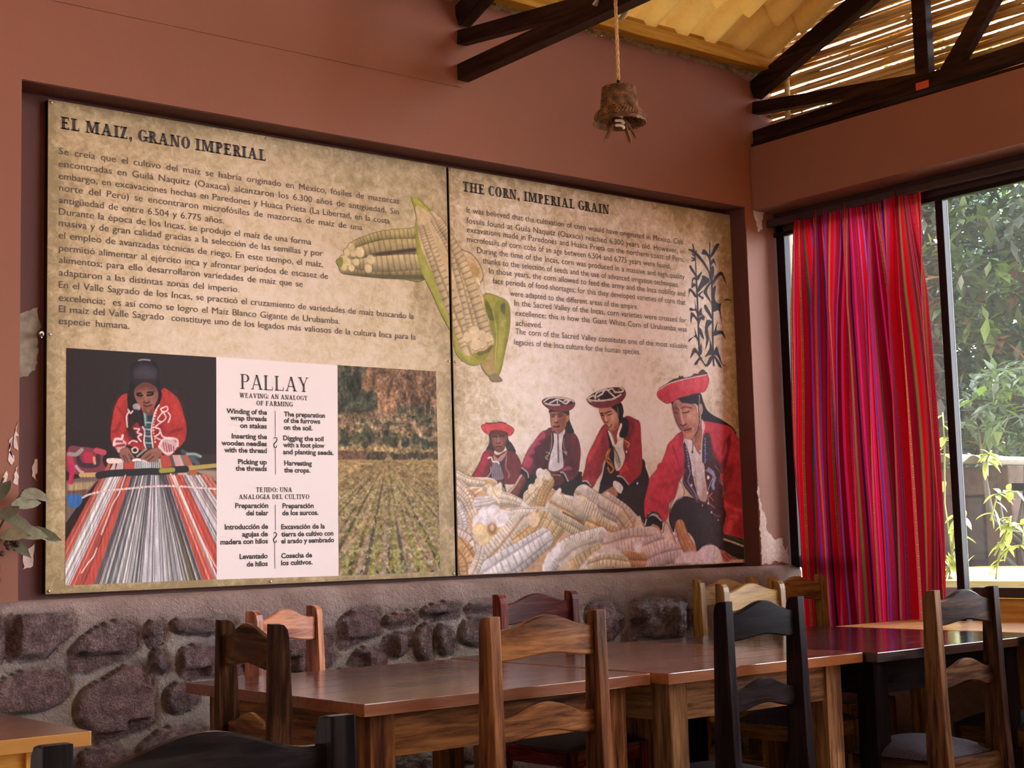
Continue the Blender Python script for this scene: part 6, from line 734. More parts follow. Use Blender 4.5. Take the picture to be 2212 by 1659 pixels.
# back wall: painted upper wall with a shallow recess for the boards
bm = bmesh.new(); RX0, RX1, RZ0, RZ1, YF, YB = -.139, 3.655, 1.0, 2.843, -.105, .033
box(bm, (-7, YF, RZ1), (3.905, .16, 3.56)); box(bm, (-7, YF, RZ0), (RX0, .16, RZ1)); box(bm, (RX1, YF, RZ0), (3.905, .16, RZ1)); box(bm, (-7, -.02, 3.55), (3.90, .16, 3.66))
wall = struct('wall_back', bm, M['wall'])
bm = bmesh.new(); box(bm, (RX0, YB, RZ0), (RX1, .16, RZ1)); box(bm, (RX1 - .004, YF + .006, RZ0), (RX1, YB, RZ1)); box(bm, (RX0, YF + .006, RZ1 - .003), (RX1, YB, RZ1)); obj('recess_lining', bm, wall_paint('maroon recess paint and shade', 0x56302a, .1), wall)  # maroon paint at the back; on the reveal plates the dark colour stands for shade
def patch(name, pts, y, m, parent=None, t=.0025):
    bm = bmesh.new(); P = []
    n = len(pts)
    for i in range(n):
        a, b = Vector(pts[i]), Vector(pts[(i + 1) % n]); P.append(a)
        e = (b - a).length; k_ = max(3, int(e / .012)); o_ = Vector((0, 0))
        for q in range(1, k_):
            o_ = o_ * .6 + Vector((random.uniform(-1, 1), random.uniform(-1, 1))) * min(.010, e * .10); P.append(a.lerp(b, q / k_) + o_ * math.sin(PI * q / k_) ** .5)
    prism(bm, [tuple(p) for p in P], 'y', y - t, y + .001); o = obj(name, bm, m, parent); return o
for pts, m, y in [([(-.128, 2.01), (-.07, 2.03), (-.022, 2.05), (-.02, 1.9), (-.03, 1.82), (-.09, 1.79), (-.13, 1.83)], 'peel', YB), ([(-.128, 1.77), (-.1, 1.76), (-.09, 1.62), (-.128, 1.6)], 'peel', YB),
        ([(-.152, 1.60), (-.143, 1.62), (-.143, 1.52), (-.157, 1.53)], 'peel_white', YF), ([(-.172, 1.56), (-.160, 1.57), (-.166, 1.47), (-.178, 1.49)], 'peel_white', YF), ([(-.150, 1.46), (-.143, 1.47), (-.143, 1.40), (-.16, 1.41)], 'peel_white', YF), ([(-.19, 1.44), (-.182, 1.45), (-.186, 1.38), (-.196, 1.39)], 'peel_white', YF), ([(-.03, 1.5), (-.02, 1.5), (-.02, 1.42), (-.04, 1.44)], 'peel_white', YB), ([(-.062, 1.17), (-.03, 1.2), (-.035, 1.12), (-.07, 1.11)], 'peel_white', YB), ([(-.1, 1.24), (-.094, 1.24), (-.09, 1.1), (-.1, 1.1)], 'peel_white', YB),
        ([(3.657, 1.3), (3.66, 1.44), (3.675, 1.29), (3.7, 1.26), (3.72, 1.17), (3.77, 1.13), (3.82, 1.14), (3.85, 1.07), (3.862, 1.1), (3.865, 1.012), (3.657, 1.012)], 'peel_white', YF), ([(3.73, 2.9), (3.79, 2.86), (3.78, 2.74), (3.74, 2.72), (3.72, 2.8)], 'peel_white', YF)]:
    patch('peeled_patch', pts, y, M[m], wall)
# thin raised plaster seam of the ring beam
bm = bmesh.new(); box(bm, (-.2, YF - .004, 3.155), (1.83, YF + .002, 3.163)); obj('plaster_seam', bm, M['wall'], wall)
# stone plinth under the boards (height field with traced stones)
STONES = [[-197,931,-177,955,-108,957,10,948,28,918,11,879,-31,847,-60,815,-118,806,-176,812,-205,842],[29,809,59,847,107,885,157,908,207,914,257,887,276,851,264,817,219,790,145,770,83,751,35,763],[-287,694,-254,719,-176,751,-118,769,-54,770,-1,749,23,707,11,674,-36,650,-106,637,-175,638,-265,649],[54,637,84,685,157,719,232,754,289,759,321,724,331,653,330,559,295,539,219,523,133,504,114,545,60,585],[315,896,341,912,370,899,373,845,347,811,318,843],[413,902,486,907,574,903,657,883,580,853,486,862,426,878],[445,787,492,810,573,805,698,775,704,719,690,690,573,705,485,697,445,721],[334,788,360,804,392,754,379,726,347,746],[386,642,418,675,485,679,504,626,478,593,425,585,392,606],[282,447,333,500,385,524,490,520,544,490,557,429,450,417],[54,450,133,487,194,468,232,436,207,375,60,387],[899,793,966,802,1080,827,1090,768,1085,717,1017,690,912,691],[-367,946,-279,957,-223,938,-211,876,-221,810,-300,816,-366,875],[1125,850,1157,887,1220,904,1291,893,1315,846,1298,807,1218,786,1139,765,1121,798],[1343,864,1396,878,1479,885,1483,850,1428,833,1355,837],[1521,882,1572,906,1667,916,1706,893,1700,859,1631,849,1546,860],[1754,891,1807,903,1915,897,1914,869,1806,864,1762,869],[1329,766,1370,796,1452,801,1455,757,1409,720,1352,718],[1484,756,1511,815,1562,829,1577,777,1567,696,1516,693],[1599,803,1630,821,1672,771,1679,716,1627,706,1602,748],[1715,775,1743,829,1819,842,1895,827,1910,742,1802,735,1732,753],[1169,698,1217,747,1296,751,1336,699,1294,650,1200,657],[884,794,973,804,1063,808,1085,736,1054,694,926,697],[2431,850,2533,875,2624,825,2653,763,2588,722,2515,704,2445,723],[2706,849,2775,870,2968,866,3066,842,3075,752,3015,696,2848,701,2713,724]]
def plinth():
    st = .0095; xs = np.arange(-2.4, 3.895, st); zs = np.arange(.0, .992, st); X, Z = np.meshgrid(xs, zs); H = np.zeros_like(X); S = np.zeros_like(X); Tn = np.zeros_like(X)
    polys = [np.array(p).reshape(-1, 2) / 1000 for p in STONES]
    cv = Canvas(0, 0, 100, 100, 10); rs = np.random.RandomState(3); cen = [(p.mean(0), np.hypot(*(p - p.mean(0)).T).max()) for p in polys]
    for _ in range(2600):
        c = np.array([rs.uniform(-2.4, 3.75), rs.uniform(.03, .80)]); r = rs.uniform(.035, .13)
        if all(np.hypot(*(c - q)) > r + R * .86 for q, R in cen) and c[1] + r < .86:
            an = np.sort(rs.uniform(0, 2 * PI, 7)); an = np.linspace(0, 2 * PI, 8)[:-1] + rs.uniform(-.25, .25, 7); p = c + np.stack([np.cos(an) * r * rs.uniform(.9, 1.15), np.sin(an) * r * rs.uniform(.7, 1)], 1) * rs.uniform(.85, 1.05, (7, 1)); polys.append(p); cen.append((c, r))
    nz = np.zeros_like(X)
    for f, a in ((9, .5), (23, .3), (51, .2), (90, .16)):
        q = rs.rand(int(f * 6.3) + 3, f + 3); gx = (X + 2.4) / 6.3 * (f * 6.3); gz = Z * f; i, j = gx.astype(int), gz.astype(int); u, v = gx - i, gz - j
        i = np.minimum(i, q.shape[0] - 2); nz += a * ((q[i, j] * (1 - u) + q[i + 1, j] * u) * (1 - v) + (q[i, j + 1] * (1 - u) + q[i + 1, j + 1] * u) * v - .5)
    for p in polys:
        p = cv.cr(p, True, 6); a, b = p.min(0) - .05, p.max(0) + .05; i0, i1 = np.searchsorted(xs, (a[0], b[0])); j0, j1 = np.searchsorted(zs, (a[1], b[1]))
        if i1 <= i0 or j1 <= j0: continue
        x, z = X[j0:j1, i0:i1], Z[j0:j1, i0:i1]; d = np.full(x.shape, 9.); ins = np.zeros(x.shape, bool)
        for (xa, za), (xb, zb) in zip(p, np.roll(p, -1, 0)):
            L = (xb - xa) ** 2 + (zb - za) ** 2 + 1e-12; t = np.clip(((x - xa) * (xb - xa) + (z - za) * (zb - za)) / L, 0, 1); d = np.minimum(d, np.hypot(x - xa - t * (xb - xa), z - za - t * (zb - za)))
            c = (za > z) != (zb > z); ins ^= c & (x < (xb - xa) * (z - za) / (zb - za + 1e-12) + xa)
        sd = np.where(ins, d, -d) + .007; ins = sd > 0; d = np.abs(sd); k = sd > -.012; h = np.where(ins, .008 + .026 * (1 - np.exp(-d / .02)), -.014 * np.exp(-(d / .010) ** 2)) ; h = h + .022 * nz[j0:j1, i0:i1] * ins
        H[j0:j1, i0:i1] = np.where(ins, h, np.minimum(H[j0:j1, i0:i1], h) if True else 0); S[j0:j1, i0:i1] = np.maximum(S[j0:j1, i0:i1], np.clip(sd / .006 + .7, 0, 1)); Tn[j0:j1, i0:i1] = np.where(ins, rs.rand(), Tn[j0:j1, i0:i1])
    H += .012 * nz * (1 - S); H += .012 * np.clip((Z - .86) / .06, 0, 1)
    lip = np.clip((Z - .955) / .037, 0, 1); Y = -.155 - H + .02 * (1 - np.sqrt(np.maximum(0, 1 - lip ** 2)))
    P3 = np.stack([X, Y, Z], -1); top = []
    for q, (yy, zz) in enumerate([(-.125, 1.001), (-.09, 1.003), (.05, 1.003)]):
        r = P3[-1].copy(); r[:, 1] = yy + .004 * nz[-1 - q] ; r[:, 2] = zz + .006 * nz[-3 - q * 3]; top.append(r)
    P3 = np.concatenate([P3, np.array(top)]); col = np.stack([S, Tn, np.clip((Z - .84 + .12 * nz) / .08, 0, 1), np.ones_like(S)], -1); col = np.concatenate([col, np.repeat(col[-1:], 3, 0)])
    return grid_mesh('wall_lower', P3, col)
k = N('river stone and mortar'); at = k.n('ShaderNodeVertexColor', layer_name='col'); sp = k.n('ShaderNodeSeparateColor'); k.l(at.outputs[0], sp.inputs[0]); co = k.coord()
n1 = k.noise(co, 17, 6, .7); n2 = k.noise(co, 60, 5, .7); n3 = k.noise(co, 5, 5, .6)
stone = k.mix(k.math('MULTIPLY', sp.outputs[1], .55), k.ramp(n1, [(.3, 0x3c2e30), (.5, 0x6a5454), (.72, 0x9c8886)]), k.ramp(n1, [(.3, 0x4a3232), (.62, 0x92706c)]))
mort = k.mix(sp.outputs[2], k.ramp(n3, [(.3, 0x84766f), (.7, 0xb2a59c)]), k.ramp(n3, [(.3, 0x92766e), (.7, 0xb8a098)]))
n4 = k.noise(co, 150, 3, .7); spk = k.ramp(n4, [(.32, (.45, .45, .45)), (.5, (.9, .9, .9)), (.68, (1.7, 1.65, 1.65))]); stone = k.mix(.8, stone, spk, 'MULTIPLY')
k.base(k.mix(sp.outputs[0], mort, stone)); k.rough(k.math('SUBTRACT', .78, k.math('MULTIPLY', sp.outputs[0], .52)), .5); k.bump(k.math('ADD', k.math('MULTIPLY', n1, .8), k.math('ADD', k.math('MULTIPLY', n2, 1.0), k.math('MULTIPLY', n4, .5))), 1.0, .03); M['stone'] = k.m
me = plinth(); me.materials.append(M['stone']); o = D.objects.new('wall_lower', me); link(o); tag(o, kind='structure')
bm = bmesh.new(); box(bm, (3.885, -.15, 0), (3.899, .05, .99)); obj('plinth_end', bm, M['peel_white'], o)
# right wall: header over the window, sill wall below
bm = bmesh.new(); box(bm, (3.706, -9, 2.83), (4.0, YF - .001, 3.165), .006); wr = struct('wall_right', bm, M['header'])
bm = bmesh.new(); box(bm, (3.72, -9, 3.165), (3.80, YF - .001, 3.185), .004); obj('wall_plate', bm, M['beam'], wr)
bm = bmesh.new(); box(bm, (3.90, -8.9, 0), (4.06, .16, .60)); obj('sill_wall', bm, M['stone'], wr)
bm = bmesh.new(); box(bm, (3.88, -9, 0), (4.06, -8.95, 4.4)); obj('solid_wall', bm, M['wall'], wr)
bm = bmesh.new(); box(bm, (-3.5, -9.1, 0), (3.88, -9, 3.8)); box(bm, (-7, -9.1, 0), (-3.5, -9, .9)); struct('wall_front', bm, M['wall'])
bm = bmesh.new(); box(bm, (3.905, -8.9, .60), (3.945, -1.17, .845), .004); obj('sill_board', bm, wood('honey pine board', 0xb87a34, 0xcf9448, 0xdcaa64, .45, 'y'), wr)

# ceiling: underside of the barrel tile roof
def roof():
    xs = np.arange(-3.0, 3.87, .0088); ss = np.arange(-.02, 4.3, .011); X, S_ = np.meshgrid(xs, ss); u = (X / .211 + .35) % 1.0; row = np.floor((S_ + .10) / .44); fr = ((S_ + .10) / .44) % 1
    u = (u + .012 * np.sin(row * 5.1)) % 1
    d = np.where(u < .64, -.070 * np.sin(PI * np.clip(u / .64, 0, 1)) ** .62, .018 * np.sin(PI * (u - .64) / .36) ** .5); d = d - .042 * (1 - fr) + .006 * np.sin(row * 9.7 + np.floor(X / .211) * 4.1)
    Y = -.10 - S_ * .935; Z = 3.690 + S_ * .355 + d; 
    return grid_mesh('ceiling', np.stack([X, Y, Z], -1))
me = roof(); me.materials.append(M['tile']); o = D.objects.new('ceiling', me); link(o); tag(o, kind='structure')
bm = bmesh.new(); prism(bm, [(-4.05, 5.10), (-4.2, 5.22), (-9.2, 3.70), (-9.2, 3.74), (-4.2, 5.28), (-4.0, 5.14)], 'x', -7, 3.87); obj('roof_cover', bm, M['tile'], o)
bm = bmesh.new()
for i in range(150):
    x = -2 + i * .0395; r = random.uniform(.026, .042)
    g = bmesh.ops.create_icosphere(bm, subdivisions=1, radius=r)['verts']; bmesh.ops.scale(bm, vec=(1.5, .8, .75), verts=g); bmesh.ops.translate(bm, vec=(x, YF + .012, 3.578 + .012 * math.sin(i * 1.7) + random.uniform(-.01, .012)), verts=g)
    if i % 5 == 2:
        g = box(bm, (-.02, -.025, -.006), (.02, .03, .006), 0, Matrix.Rotation(.35, 3, 'X')); bmesh.ops.translate(bm, vec=(x, YF - .012, 3.575), verts=g)
obj('eave_mortar', bm, M['mortar'], wall)
bm = bmesh.new(); box(bm, (-3, -.235, 3.555), (3.84, -.165, 3.615), .005); o = struct('trim_1', bm, M['purlin'])
bm = bmesh.new(); box(bm, (-3, -.18, 3.612), (3.84, -.12, 3.66)); obj('batten_block', bm, M['purlin'], o)

# ------------------------------------------------------------------ roof trusses
def truss(x0, x1, label, tagx=None):
    t = thing('roof_truss', label, 'roof truss', (x0, YF, 3.15))
    def part(name, p, q, h, a=0, b=0):
        bm = bmesh.new(); beam(bm, (p[0] - YF, p[1] - 3.15), (q[0] - YF, q[1] - 3.15), a, x1 - x0 - b, h); obj(name, bm, M['beam'], t)
    part('bottom_chord', (YF - .002, 3.222), (-4.3, 3.30), .072); part('collar_tie', (YF - .002, 3.382), (-1.14, 3.262), .062, .004, .004)
    part('rafter', (YF - .002, 3.475), (-4.25, 5.06), .095); part('king_post', (-1.155, 3.25), (-1.155, 3.84), .075, .006, .006); part('strut', (-1.27, 3.24), (-2.02, 4.10), .082, .008, .008)
    return t
truss(1.805, 1.87, 'dark timber roof truss crossing in front of the yellow roof tiles')
t = truss(3.735, 3.80, 'dark timber roof truss on top of the window wall in front of the cane screen')
bm = bmesh.new(); box(bm, (-.004, -1.09, .06), (.0, -1.02, .095)); obj('red_tag', bm, plain('red plastic', 0xb8432f, .5), t)
# cane screen closing the gable outside the truss
k = N('dry cane'); co = k.coord((1, 1, 1)); f = k.noise(k.coord((3, 1.2, 40)), 1.4, 4, .6); k.base(k.ramp(f, [(.3, 0x9a7840), (.5, 0xcaa25e), (.7, 0xe4c488)])); k.rough(.55, .35); M['cane'] = k.m
bm = bmesh.new(); z = 3.175; i = 0
while z < 4.9:
    r = random.uniform(.0095, .0135); y1 = -.02; sag = random.uniform(-.0022, .0022); x = 3.898 + random.uniform(-.008, .008); y = y1 - random.uniform(0, .5)
    y0 = .02
    pts = []; yy = y0; 
    while yy > -4.4: pts.append((x + random.uniform(-.004, .004), yy, z + sag * (yy + 2) + random.uniform(-.0042, .0042))); yy -= random.uniform(.22, .38)
    full = []; rr = []
    for a, b in zip(pts, pts[1:]):
        a, b = Vector(a), Vector(b)
        for q, s in ((0, 1.22), (.04, 1.0), (.96, 1.0)): full.append(a.lerp(b, q)); rr.append(r * s)
    tube(bm, full, rr, 7); z += r * 2 + random.choice([-.003, -.002, -.001, .0, .0, .001, .0025]); i += 1
cs = thing('cane_screen', 'screen of horizontal tied canes letting daylight through above the window wall', 'cane screen', (0, 0, 0))
obj('canes', bm, M['cane'], cs, True)
for y in (-.26, -2.05):
    bm = bmesh.new(); tube(bm, [(3.838, y, 3.19), (3.838, y, 3.3), (3.84, y - .005, 3.45), (3.84, y, 3.58 - y * .38)], .015, 10); obj('upright_cane', bm, M['cane'], cs, True)
bm = bmesh.new(); tube(bm, [(3.825, -.2, 3.235), (3.82, -.5, 3.20), (3.82, -.8, 3.235), (3.815, -1.1, 3.24)], .003, 6); tag(obj('electric_cable', bm, M['frame_black']), 'thin black cable drooping along the canes above the window wall', 'cable')

# ------------------------------------------------------------------ window 1
bm = bmesh.new(); box(bm, (3.872, -.168, .99), (3.922, -.115, 2.80), .003); wn = struct('window_1', bm, M['frame_black'])
def wp(name, a, b, m, bev=.003): bm = bmesh.new(); box(bm, a, b, bev); return obj(name, bm, M[m], wn)
wp('top_rail', (3.872, -8.9, 2.725), (3.94, -.10, 2.83), 'railbrown'); wp('top_bead', (3.866, -8.9, 2.705), (3.90, -.10, 2.727), 'frame_black')
wp('sub_rail', (3.872, -.62, .985), (3.935, -.18, 1.05), 'railbrown')
wp('mullion', (3.872, -1.134, .58), (3.918, -1.094, 2.73), 'frame_black')
wp('mullion', (3.872, -2.25, .58), (3.94, -2.17, 2.73), 'frame_black'); wp('mid_rail', (3.87, -8.9, .85), (3.94, -1.175, .895), 'railbrown')
for a, b, z in ((-1.094, -.168, .60), (-2.17, -1.134, .60), (-8.9, -2.25, .60)):
    bm = bmesh.new(); box(bm, (3.906, a, z), (3.910, b, 2.73)); obj('pane', bm, M['glass'], wn)
bm = bmesh.new(); box(bm, (3.812, -8.88, 2.752), (3.842, YF - .002, 2.79), .004); tag(obj('curtain_rail', bm, M['railbrown']), 'dark brown wooden curtain rail running under the red header', 'curtain rail')

# ------------------------------------------------------------------ curtain
def curtain():
    nz, nu = 480, 900; z = np.linspace(2.785, .52, nz); u = np.linspace(0, 1, nu); U, Z = np.meshgrid(u, z); h = (2.775 - Z) / 2.25
    ph = np.cumsum(np.interp(u, np.linspace(0, 1, 9), [1.1, .8, 1.25, .9, 1.05, .8, 1.3, .95, 1.0])) / nu
    pinch = np.exp(-(h / .10) ** 2); A = .005 + .042 * np.clip(h / .22, 0, 1)
    fl = np.clip(h / .55, 0, 1); y = -.300 - .735 * U + .058 * fl * (1 - U) ** 2 - .052 * U ** 2 * np.sin(PI * np.clip(h, 0, 1) * .8); wav = np.sin(2 * PI * 7 * ph[None] + .5 * np.sin(5 * h + 6 * U)); fin = .35 * np.sin(2 * PI * 17 * ph[None] + 2.5 * h + 1.3)
    X = 3.818 - A * (wav + fin * (.5 + .5 * h)) - .0; Y = y + .020 * np.sin(2 * PI * 4.5 * U + 1.2) * np.exp(-((h - .02) / .17) ** 2) + .010 * np.sin(2 * PI * 9 * U + 4) * np.exp(-(h / .2) ** 2) + .014 * np.sin(2 * PI * 7 * ph[None] + 1.57) * (.4 + h) + .006 * np.sin(31 * U + 4 * h) + .05 * (1 - U) * np.clip(h - .1, 0, 1) * 1.0 * 0
    X += .003 * pinch * np.sin(2 * PI * 24 * u)[None]
    rs = np.random.RandomState(12); n = 1500; T = np.zeros((n, 4)); i = 0
    PAL = [(0xa80e1c, 26), (0x8c0c22, 24), (0xb0122c, 14), (0x700a1c, 20), (0xa8143c, 9), (0xb40e1a, 22), (0x820e28, 14)]
    ACC = [(0x1c3c7a, 9), (0x3a2a78, 8), (0x1f4a2c, 7), (0x6a5a34, 8), (0x7a4a8c, 8), (0x14203c, 8), (0xd07a2c, 6), (0x2a3f8c, 8), (0xc82a70, 9)]
    while i < n:
        c, w = PAL[rs.randint(len(PAL))]; w = int(w * rs.uniform(.4, 1.3)); T[i:i + w, :3] = lin(c)
        for q in range(i, min(n, i + w)):
            if (q - i) % 9 == 8: T[q, :3] *= .55
        i += w
        if rs.rand() < .55 and i < n:
            c, w = ACC[rs.randint(len(ACC))]; w = int(w * rs.uniform(.7, 1.3)); T[i:i + w, :3] = lin(c); T[i:i + 1, :3] *= .3; i += w
        elif i < n:
            w = rs.randint(6, 9); T[i:i + w, :3] = lin(int(rs.choice([0x9c6a40, 0x7a6040, 0xb06078, 0x8c5a34, 0x80304a]))); T[i + 2:i + w - 2, 3] = 1; i += w
    T = T[:n]; t = T[np.clip((U * n).astype(int), 0, n - 1)]; chk = ((Z * 1000 / 5.2).astype(int) % 2) * t[..., 3]; c = t[..., :3] * (1 - .85 * chk[..., None])
    return grid_mesh('cloth', np.stack([X, Y, Z], -1), np.concatenate([c, np.ones_like(c[..., :1])], -1))
k = N('striped woven curtain cloth'); at = k.n('ShaderNodeVertexColor', layer_name='col'); d = k.n('ShaderNodeBsdfDiffuse'); tl = k.n('ShaderNodeBsdfTranslucent'); mx = k.n('ShaderNodeMixShader'); mx.inputs[0].default_value = .36
w = k.noise(k.coord((1, 400, 400)), 2.0, 2); br = k.mix(.25, at.outputs[0], k.mix(1.0, at.outputs[0], k.ramp(w, [(.3, (.5, .5, .5)), (.7, (1, 1, 1))]), 'MULTIPLY'))
k.l(br, d.inputs[0]); k.l(at.outputs[0], tl.inputs[0]); k.l(d.outputs[0], mx.inputs[1]); k.l(tl.outputs[0], mx.inputs[2]); k.l(mx.outputs[0], k.o.inputs[0]); M['curtain'] = k.m
me = curtain(); me.materials.append(M['curtain']); o = D.objects.new('curtain', me); link(o); tag(o, 'red and magenta striped woven curtain gathered at the window', 'curtain')

# ------------------------------------------------------------------ lettering
def ring(cx, cy, rx, ry, T, t, a0, a1, n=24):
    P, Q = [], []
    for i in range(n + 1):
        a = math.radians(a0 + (a1 - a0) * i / n); P.append((cx + rx * math.cos(a), cy + ry * math.sin(a))); Q.append((cx + (rx - T) * math.cos(a), cy + (ry - t) * math.sin(a)))
    return [[P[i], P[i + 1], Q[i + 1], Q[i]] for i in range(n)]
def serif_glyph(ch, T, t):
    s, h = T * .55, t * 1.0
    def R(x0, y0, x1, y1): return [(x0, y0), (x1, y0), (x1, y1), (x0, y1)]
    def st(x, w=T, top=1, bot=1):
        o = [R(x, 0, x + w, 1)]
        if bot: o.append(R(x - s, 0, x + w + s, h))
        if top: o.append(R(x - s, 1 - h, x + w + s, 1))
        return o
    def dg(x0, y0, x1, y1, w): return [[(x0, y0), (x0 + w, y0), (x1 + w, y1), (x1, y1)]]
    x = s; G = None
    def arm(xa, y, xb, up):  # thin arm with a wedge serif at its end
        return [R(xa, y, xb, y + t), [(xb - t * .9, y + (t if up < 0 else 0)), (xb, y + (t if up < 0 else 0)), (xb, y + up), (xb - t * .45, y + up)]]
    if ch == 'I': G = st(x), T + 2 * s
    elif ch == 'L': G = st(x) + arm(x, 0, x + .55, .27), .62 + s
    elif ch in 'EF': G = st(x, T, 1, 1) + arm(x, 1 - t, x + .54, -.2) + arm(x, .49, x + .42, .15) + arm(x, .49, x + .42, -.1) + (arm(x, 0, x + .57, .25) if ch == 'E' else []), (.65 if ch == 'E' else .6) + s
    elif ch == 'T': G = st(.36 - T / 2, T, 0, 1) + [R(.02, 1 - t, .70, 1), [(.02, 1), (.02 + t, 1), (.02 + t * .5, .74), (.02, .74)], [(.70 - t, 1), (.70, 1), (.70, .74), (.70 - t * .5, .74)]], .72
    elif ch == 'H': G = st(x) + st(x + .52) + [R(x, .47, x + .6, .47 + t)], .52 + T + 2 * s
    elif ch == 'N': G = st(x, t, 1, 1) + st(x + .58, t, 1, 0) + dg(x + .58 + t - T, 0, x - .02, 1, T), .58 + t + 2 * s
    elif ch == 'M': G = st(x, t) + st(x + .72, T) + dg(x + .34, .05, x - .01, 1, T) + dg(x + .34, .05, x + .72, 1, t), .72 + T + 2 * s
    elif ch == 'A': G = dg(x - .0, 0, x + .30, 1, t) + dg(x + .60 - T * .4, 0, x + .30 - T * .3, 1, T) + [R(x + .12, .30, x + .55, .30 + t), R(x - s, 0, x + t + s, h), R(x + .60 - T * .4 - s, 0, x + .60 + T * .6 + s, h)], .60 + T * .6 + 2 * s
    elif ch == 'V': G = dg(x + .27, 0, x - .01, 1, T) + dg(x + .30, 0, x + .60, 1, t) + [R(x - s, 1 - h, x + T + s, 1), R(x + .60 - s, 1 - h, x + .60 + t + s, 1)], .62 + t + 2 * s
    elif ch == 'W': G = dg(x + .22, 0, x - .01, 1, T) + dg(x + .26, 0, x + .44, 1, t) + dg(x + .64, 0, x + .42, 1, T) + dg(x + .68, 0, x + .90, 1, t) + [R(x - s, 1 - h, x + T + s, 1), R(x + .38, 1 - h, x + .56, 1), R(x + .9 - s, 1 - h, x + .9 + t + s, 1)], .92 + t + 2 * s
    elif ch == 'Y': G = [R(x + .27, 0, x + .27 + T, .5), R(x + .27 - s, 0, x + .27 + T + s, h)] + dg(x + .27, .42, x - .01, 1, T) + dg(x + .3, .42, x + .56, 1, t) + [R(x - s, 1 - h, x + T + s, 1), R(x + .56 - s, 1 - h, x + .56 + t + s, 1)], .58 + t + 2 * s
    elif ch == 'Z': G = [R(.04, 1 - t, .60, 1), R(.02, 0, .62, t), [(.04, 1), (.04 + t, 1), (.04 + t * .5, .74), (.04, .74)], [(.62 - t, 0), (.62, 0), (.62, .26), (.62 - t * .5, .26)]] + dg(.03, 0, .58 - T, 1, T * 1.05), .66
    elif ch == 'O': G = ring(.42, .5, .40, .515, T * 1.05, t * .75, 0, 360, 40), .84
    elif ch in 'CG': G = ring(.42, .5, .40, .515, T * 1.05, t * .75, 48, 312, 34) + [R(.66, .66, .66 + t * .6, .98)] + ([R(.70 - T * .5, .06, .70 + T * .5, .46), R(.70 - T * .5 - s, .46 - h, .70 + T * .5 + s, .46)] if ch == 'G' else [R(.66, .04, .66 + t * .5, .30)]), .80 if ch == 'G' else .76
    elif ch == 'D': G = st(x) + ring(x + .28, .5, .42, .5, T * 1.05, t * .9, -90, 90, 24) + [R(x, 0, x + .3, t * .9), R(x, 1 - t * .9, x + .3, 1)], .74 + s
    elif ch in 'PR': G = st(x) + ring(x + .26, .735, .28, .265, T, t * .85, -90, 90, 18) + [R(x, 1 - t * .85, x + .28, 1), R(x, .47, x + .28, .47 + t * .85)] + (dg(x + .46, 0, x + .20, .5, T) + [R(x + .44, 0, x + .46 + T + s, h)] if ch == 'R' else []), (.66 if ch == 'R' else .58) + s
    elif ch == 'U': G = [R(x, .3, x + T, 1), R(x + .52, .3, x + .52 + t, 1), R(x - s, 1 - h, x + T + s, 1), R(x + .52 - s, 1 - h, x + .52 + t + s, 1)] + ring(x + (.52 + t) / 2, .32, (.52 + t) / 2, .335, (T + t) / 2, t, 180, 360, 20), .52 + t + 2 * s
    elif ch == 'J': G = [R(x + .1, .15, x + .1 + T, 1), R(x + .1 - s, 1 - h, x + .1 + T + s, 1)] + ring(x - .02, .14, .12 + T, .22, T * .8, t, 270, 360, 10), .2 + T + s
    elif ch == ',': G = [R(.06, 0, .06 + T, T), [(.06 + T * .5, 0), (.06 + T, 0), (.06 + T * .45, -.2), (.06 + T * .2, -.2)]], .14 + T
    elif ch == ':': G = [R(.06, .02, .06 + T, .02 + T), R(.06, .55, .06 + T, .55 + T)], .14 + T
    else: G = [], .30
    return G
def serif_lines(name, lines, cap, T, t, m, parent, y):
    bm = bmesh.new()
    for s, x0, z, x1 in lines:
        gl = [serif_glyph(c, T, t) for c in s]; gap = .07; tot = sum(g[1] for g in gl) + gap * (len(gl) - 1); kx = (x1 - x0) / 1000 / tot; kz = cap / 1000; cx = x0 / 1000
        for ps, w in gl:
            for p in ps:
                f = bm.faces.new([bm.verts.new((cx + a * kx, y, 1.02 + z / 1000 + b * kz)) for a, b in p])
                if f.normal.y > 0: f.normal_flip()
            cx += (w + gap) * kx
    bm.normal_update()
    for f in bm.faces:
        if f.normal.y > 0: f.normal_flip()
    return obj(name, bm, m, parent)
def sans_lines(name, lines, em, m, parent, y, bold=0, just=True):
    bm = bmesh.new(); dg = None
    for s, x0, z, x1 in lines:
        cu = D.curves.new('t', 'FONT'); cu.body = s; cu.size = em / 1000; cu.offset = bold; cu.resolution_u = 3; cu.fill_mode = 'FRONT'
        o = D.objects.new('t', cu); COL.objects.link(o); bpy.context.view_layer.update(); tgt = (x1 - x0) / 1000
        w0 = o.dimensions.x; ns = s.count(' '); sx = 1.0
        if ns and just and w0 > 0:
            lo = tgt / w0; sx = max(.78, min(1.15, lo * .97))
            extra = (tgt / sx - w0) / ns; spw = em / 1000 * .30; cu.space_word = max(.55, 1 + extra / spw); bpy.context.view_layer.update()
            sx = tgt / max(1e-6, o.dimensions.x)
        elif w0 > 0: sx = tgt / w0
        me = o.to_mesh(); b2 = bmesh.new(); b2.from_mesh(me); xm = min(v.co.x for v in b2.verts)
        for v in b2.verts: v.co = ((v.co.x - xm) * sx + x0 / 1000, y, 1.02 + z / 1000 + v.co.y)
        tmp = D.meshes.new('tmp'); b2.to_mesh(tmp); b2.free(); bm.from_mesh(tmp); D.meshes.remove(tmp); o.to_mesh_clear(); D.objects.remove(o); D.curves.remove(cu)
    bm.normal_update()
    for f in bm.faces:
        if f.normal.y > 0: f.normal_flip()
    return obj(name, bm, m, parent)

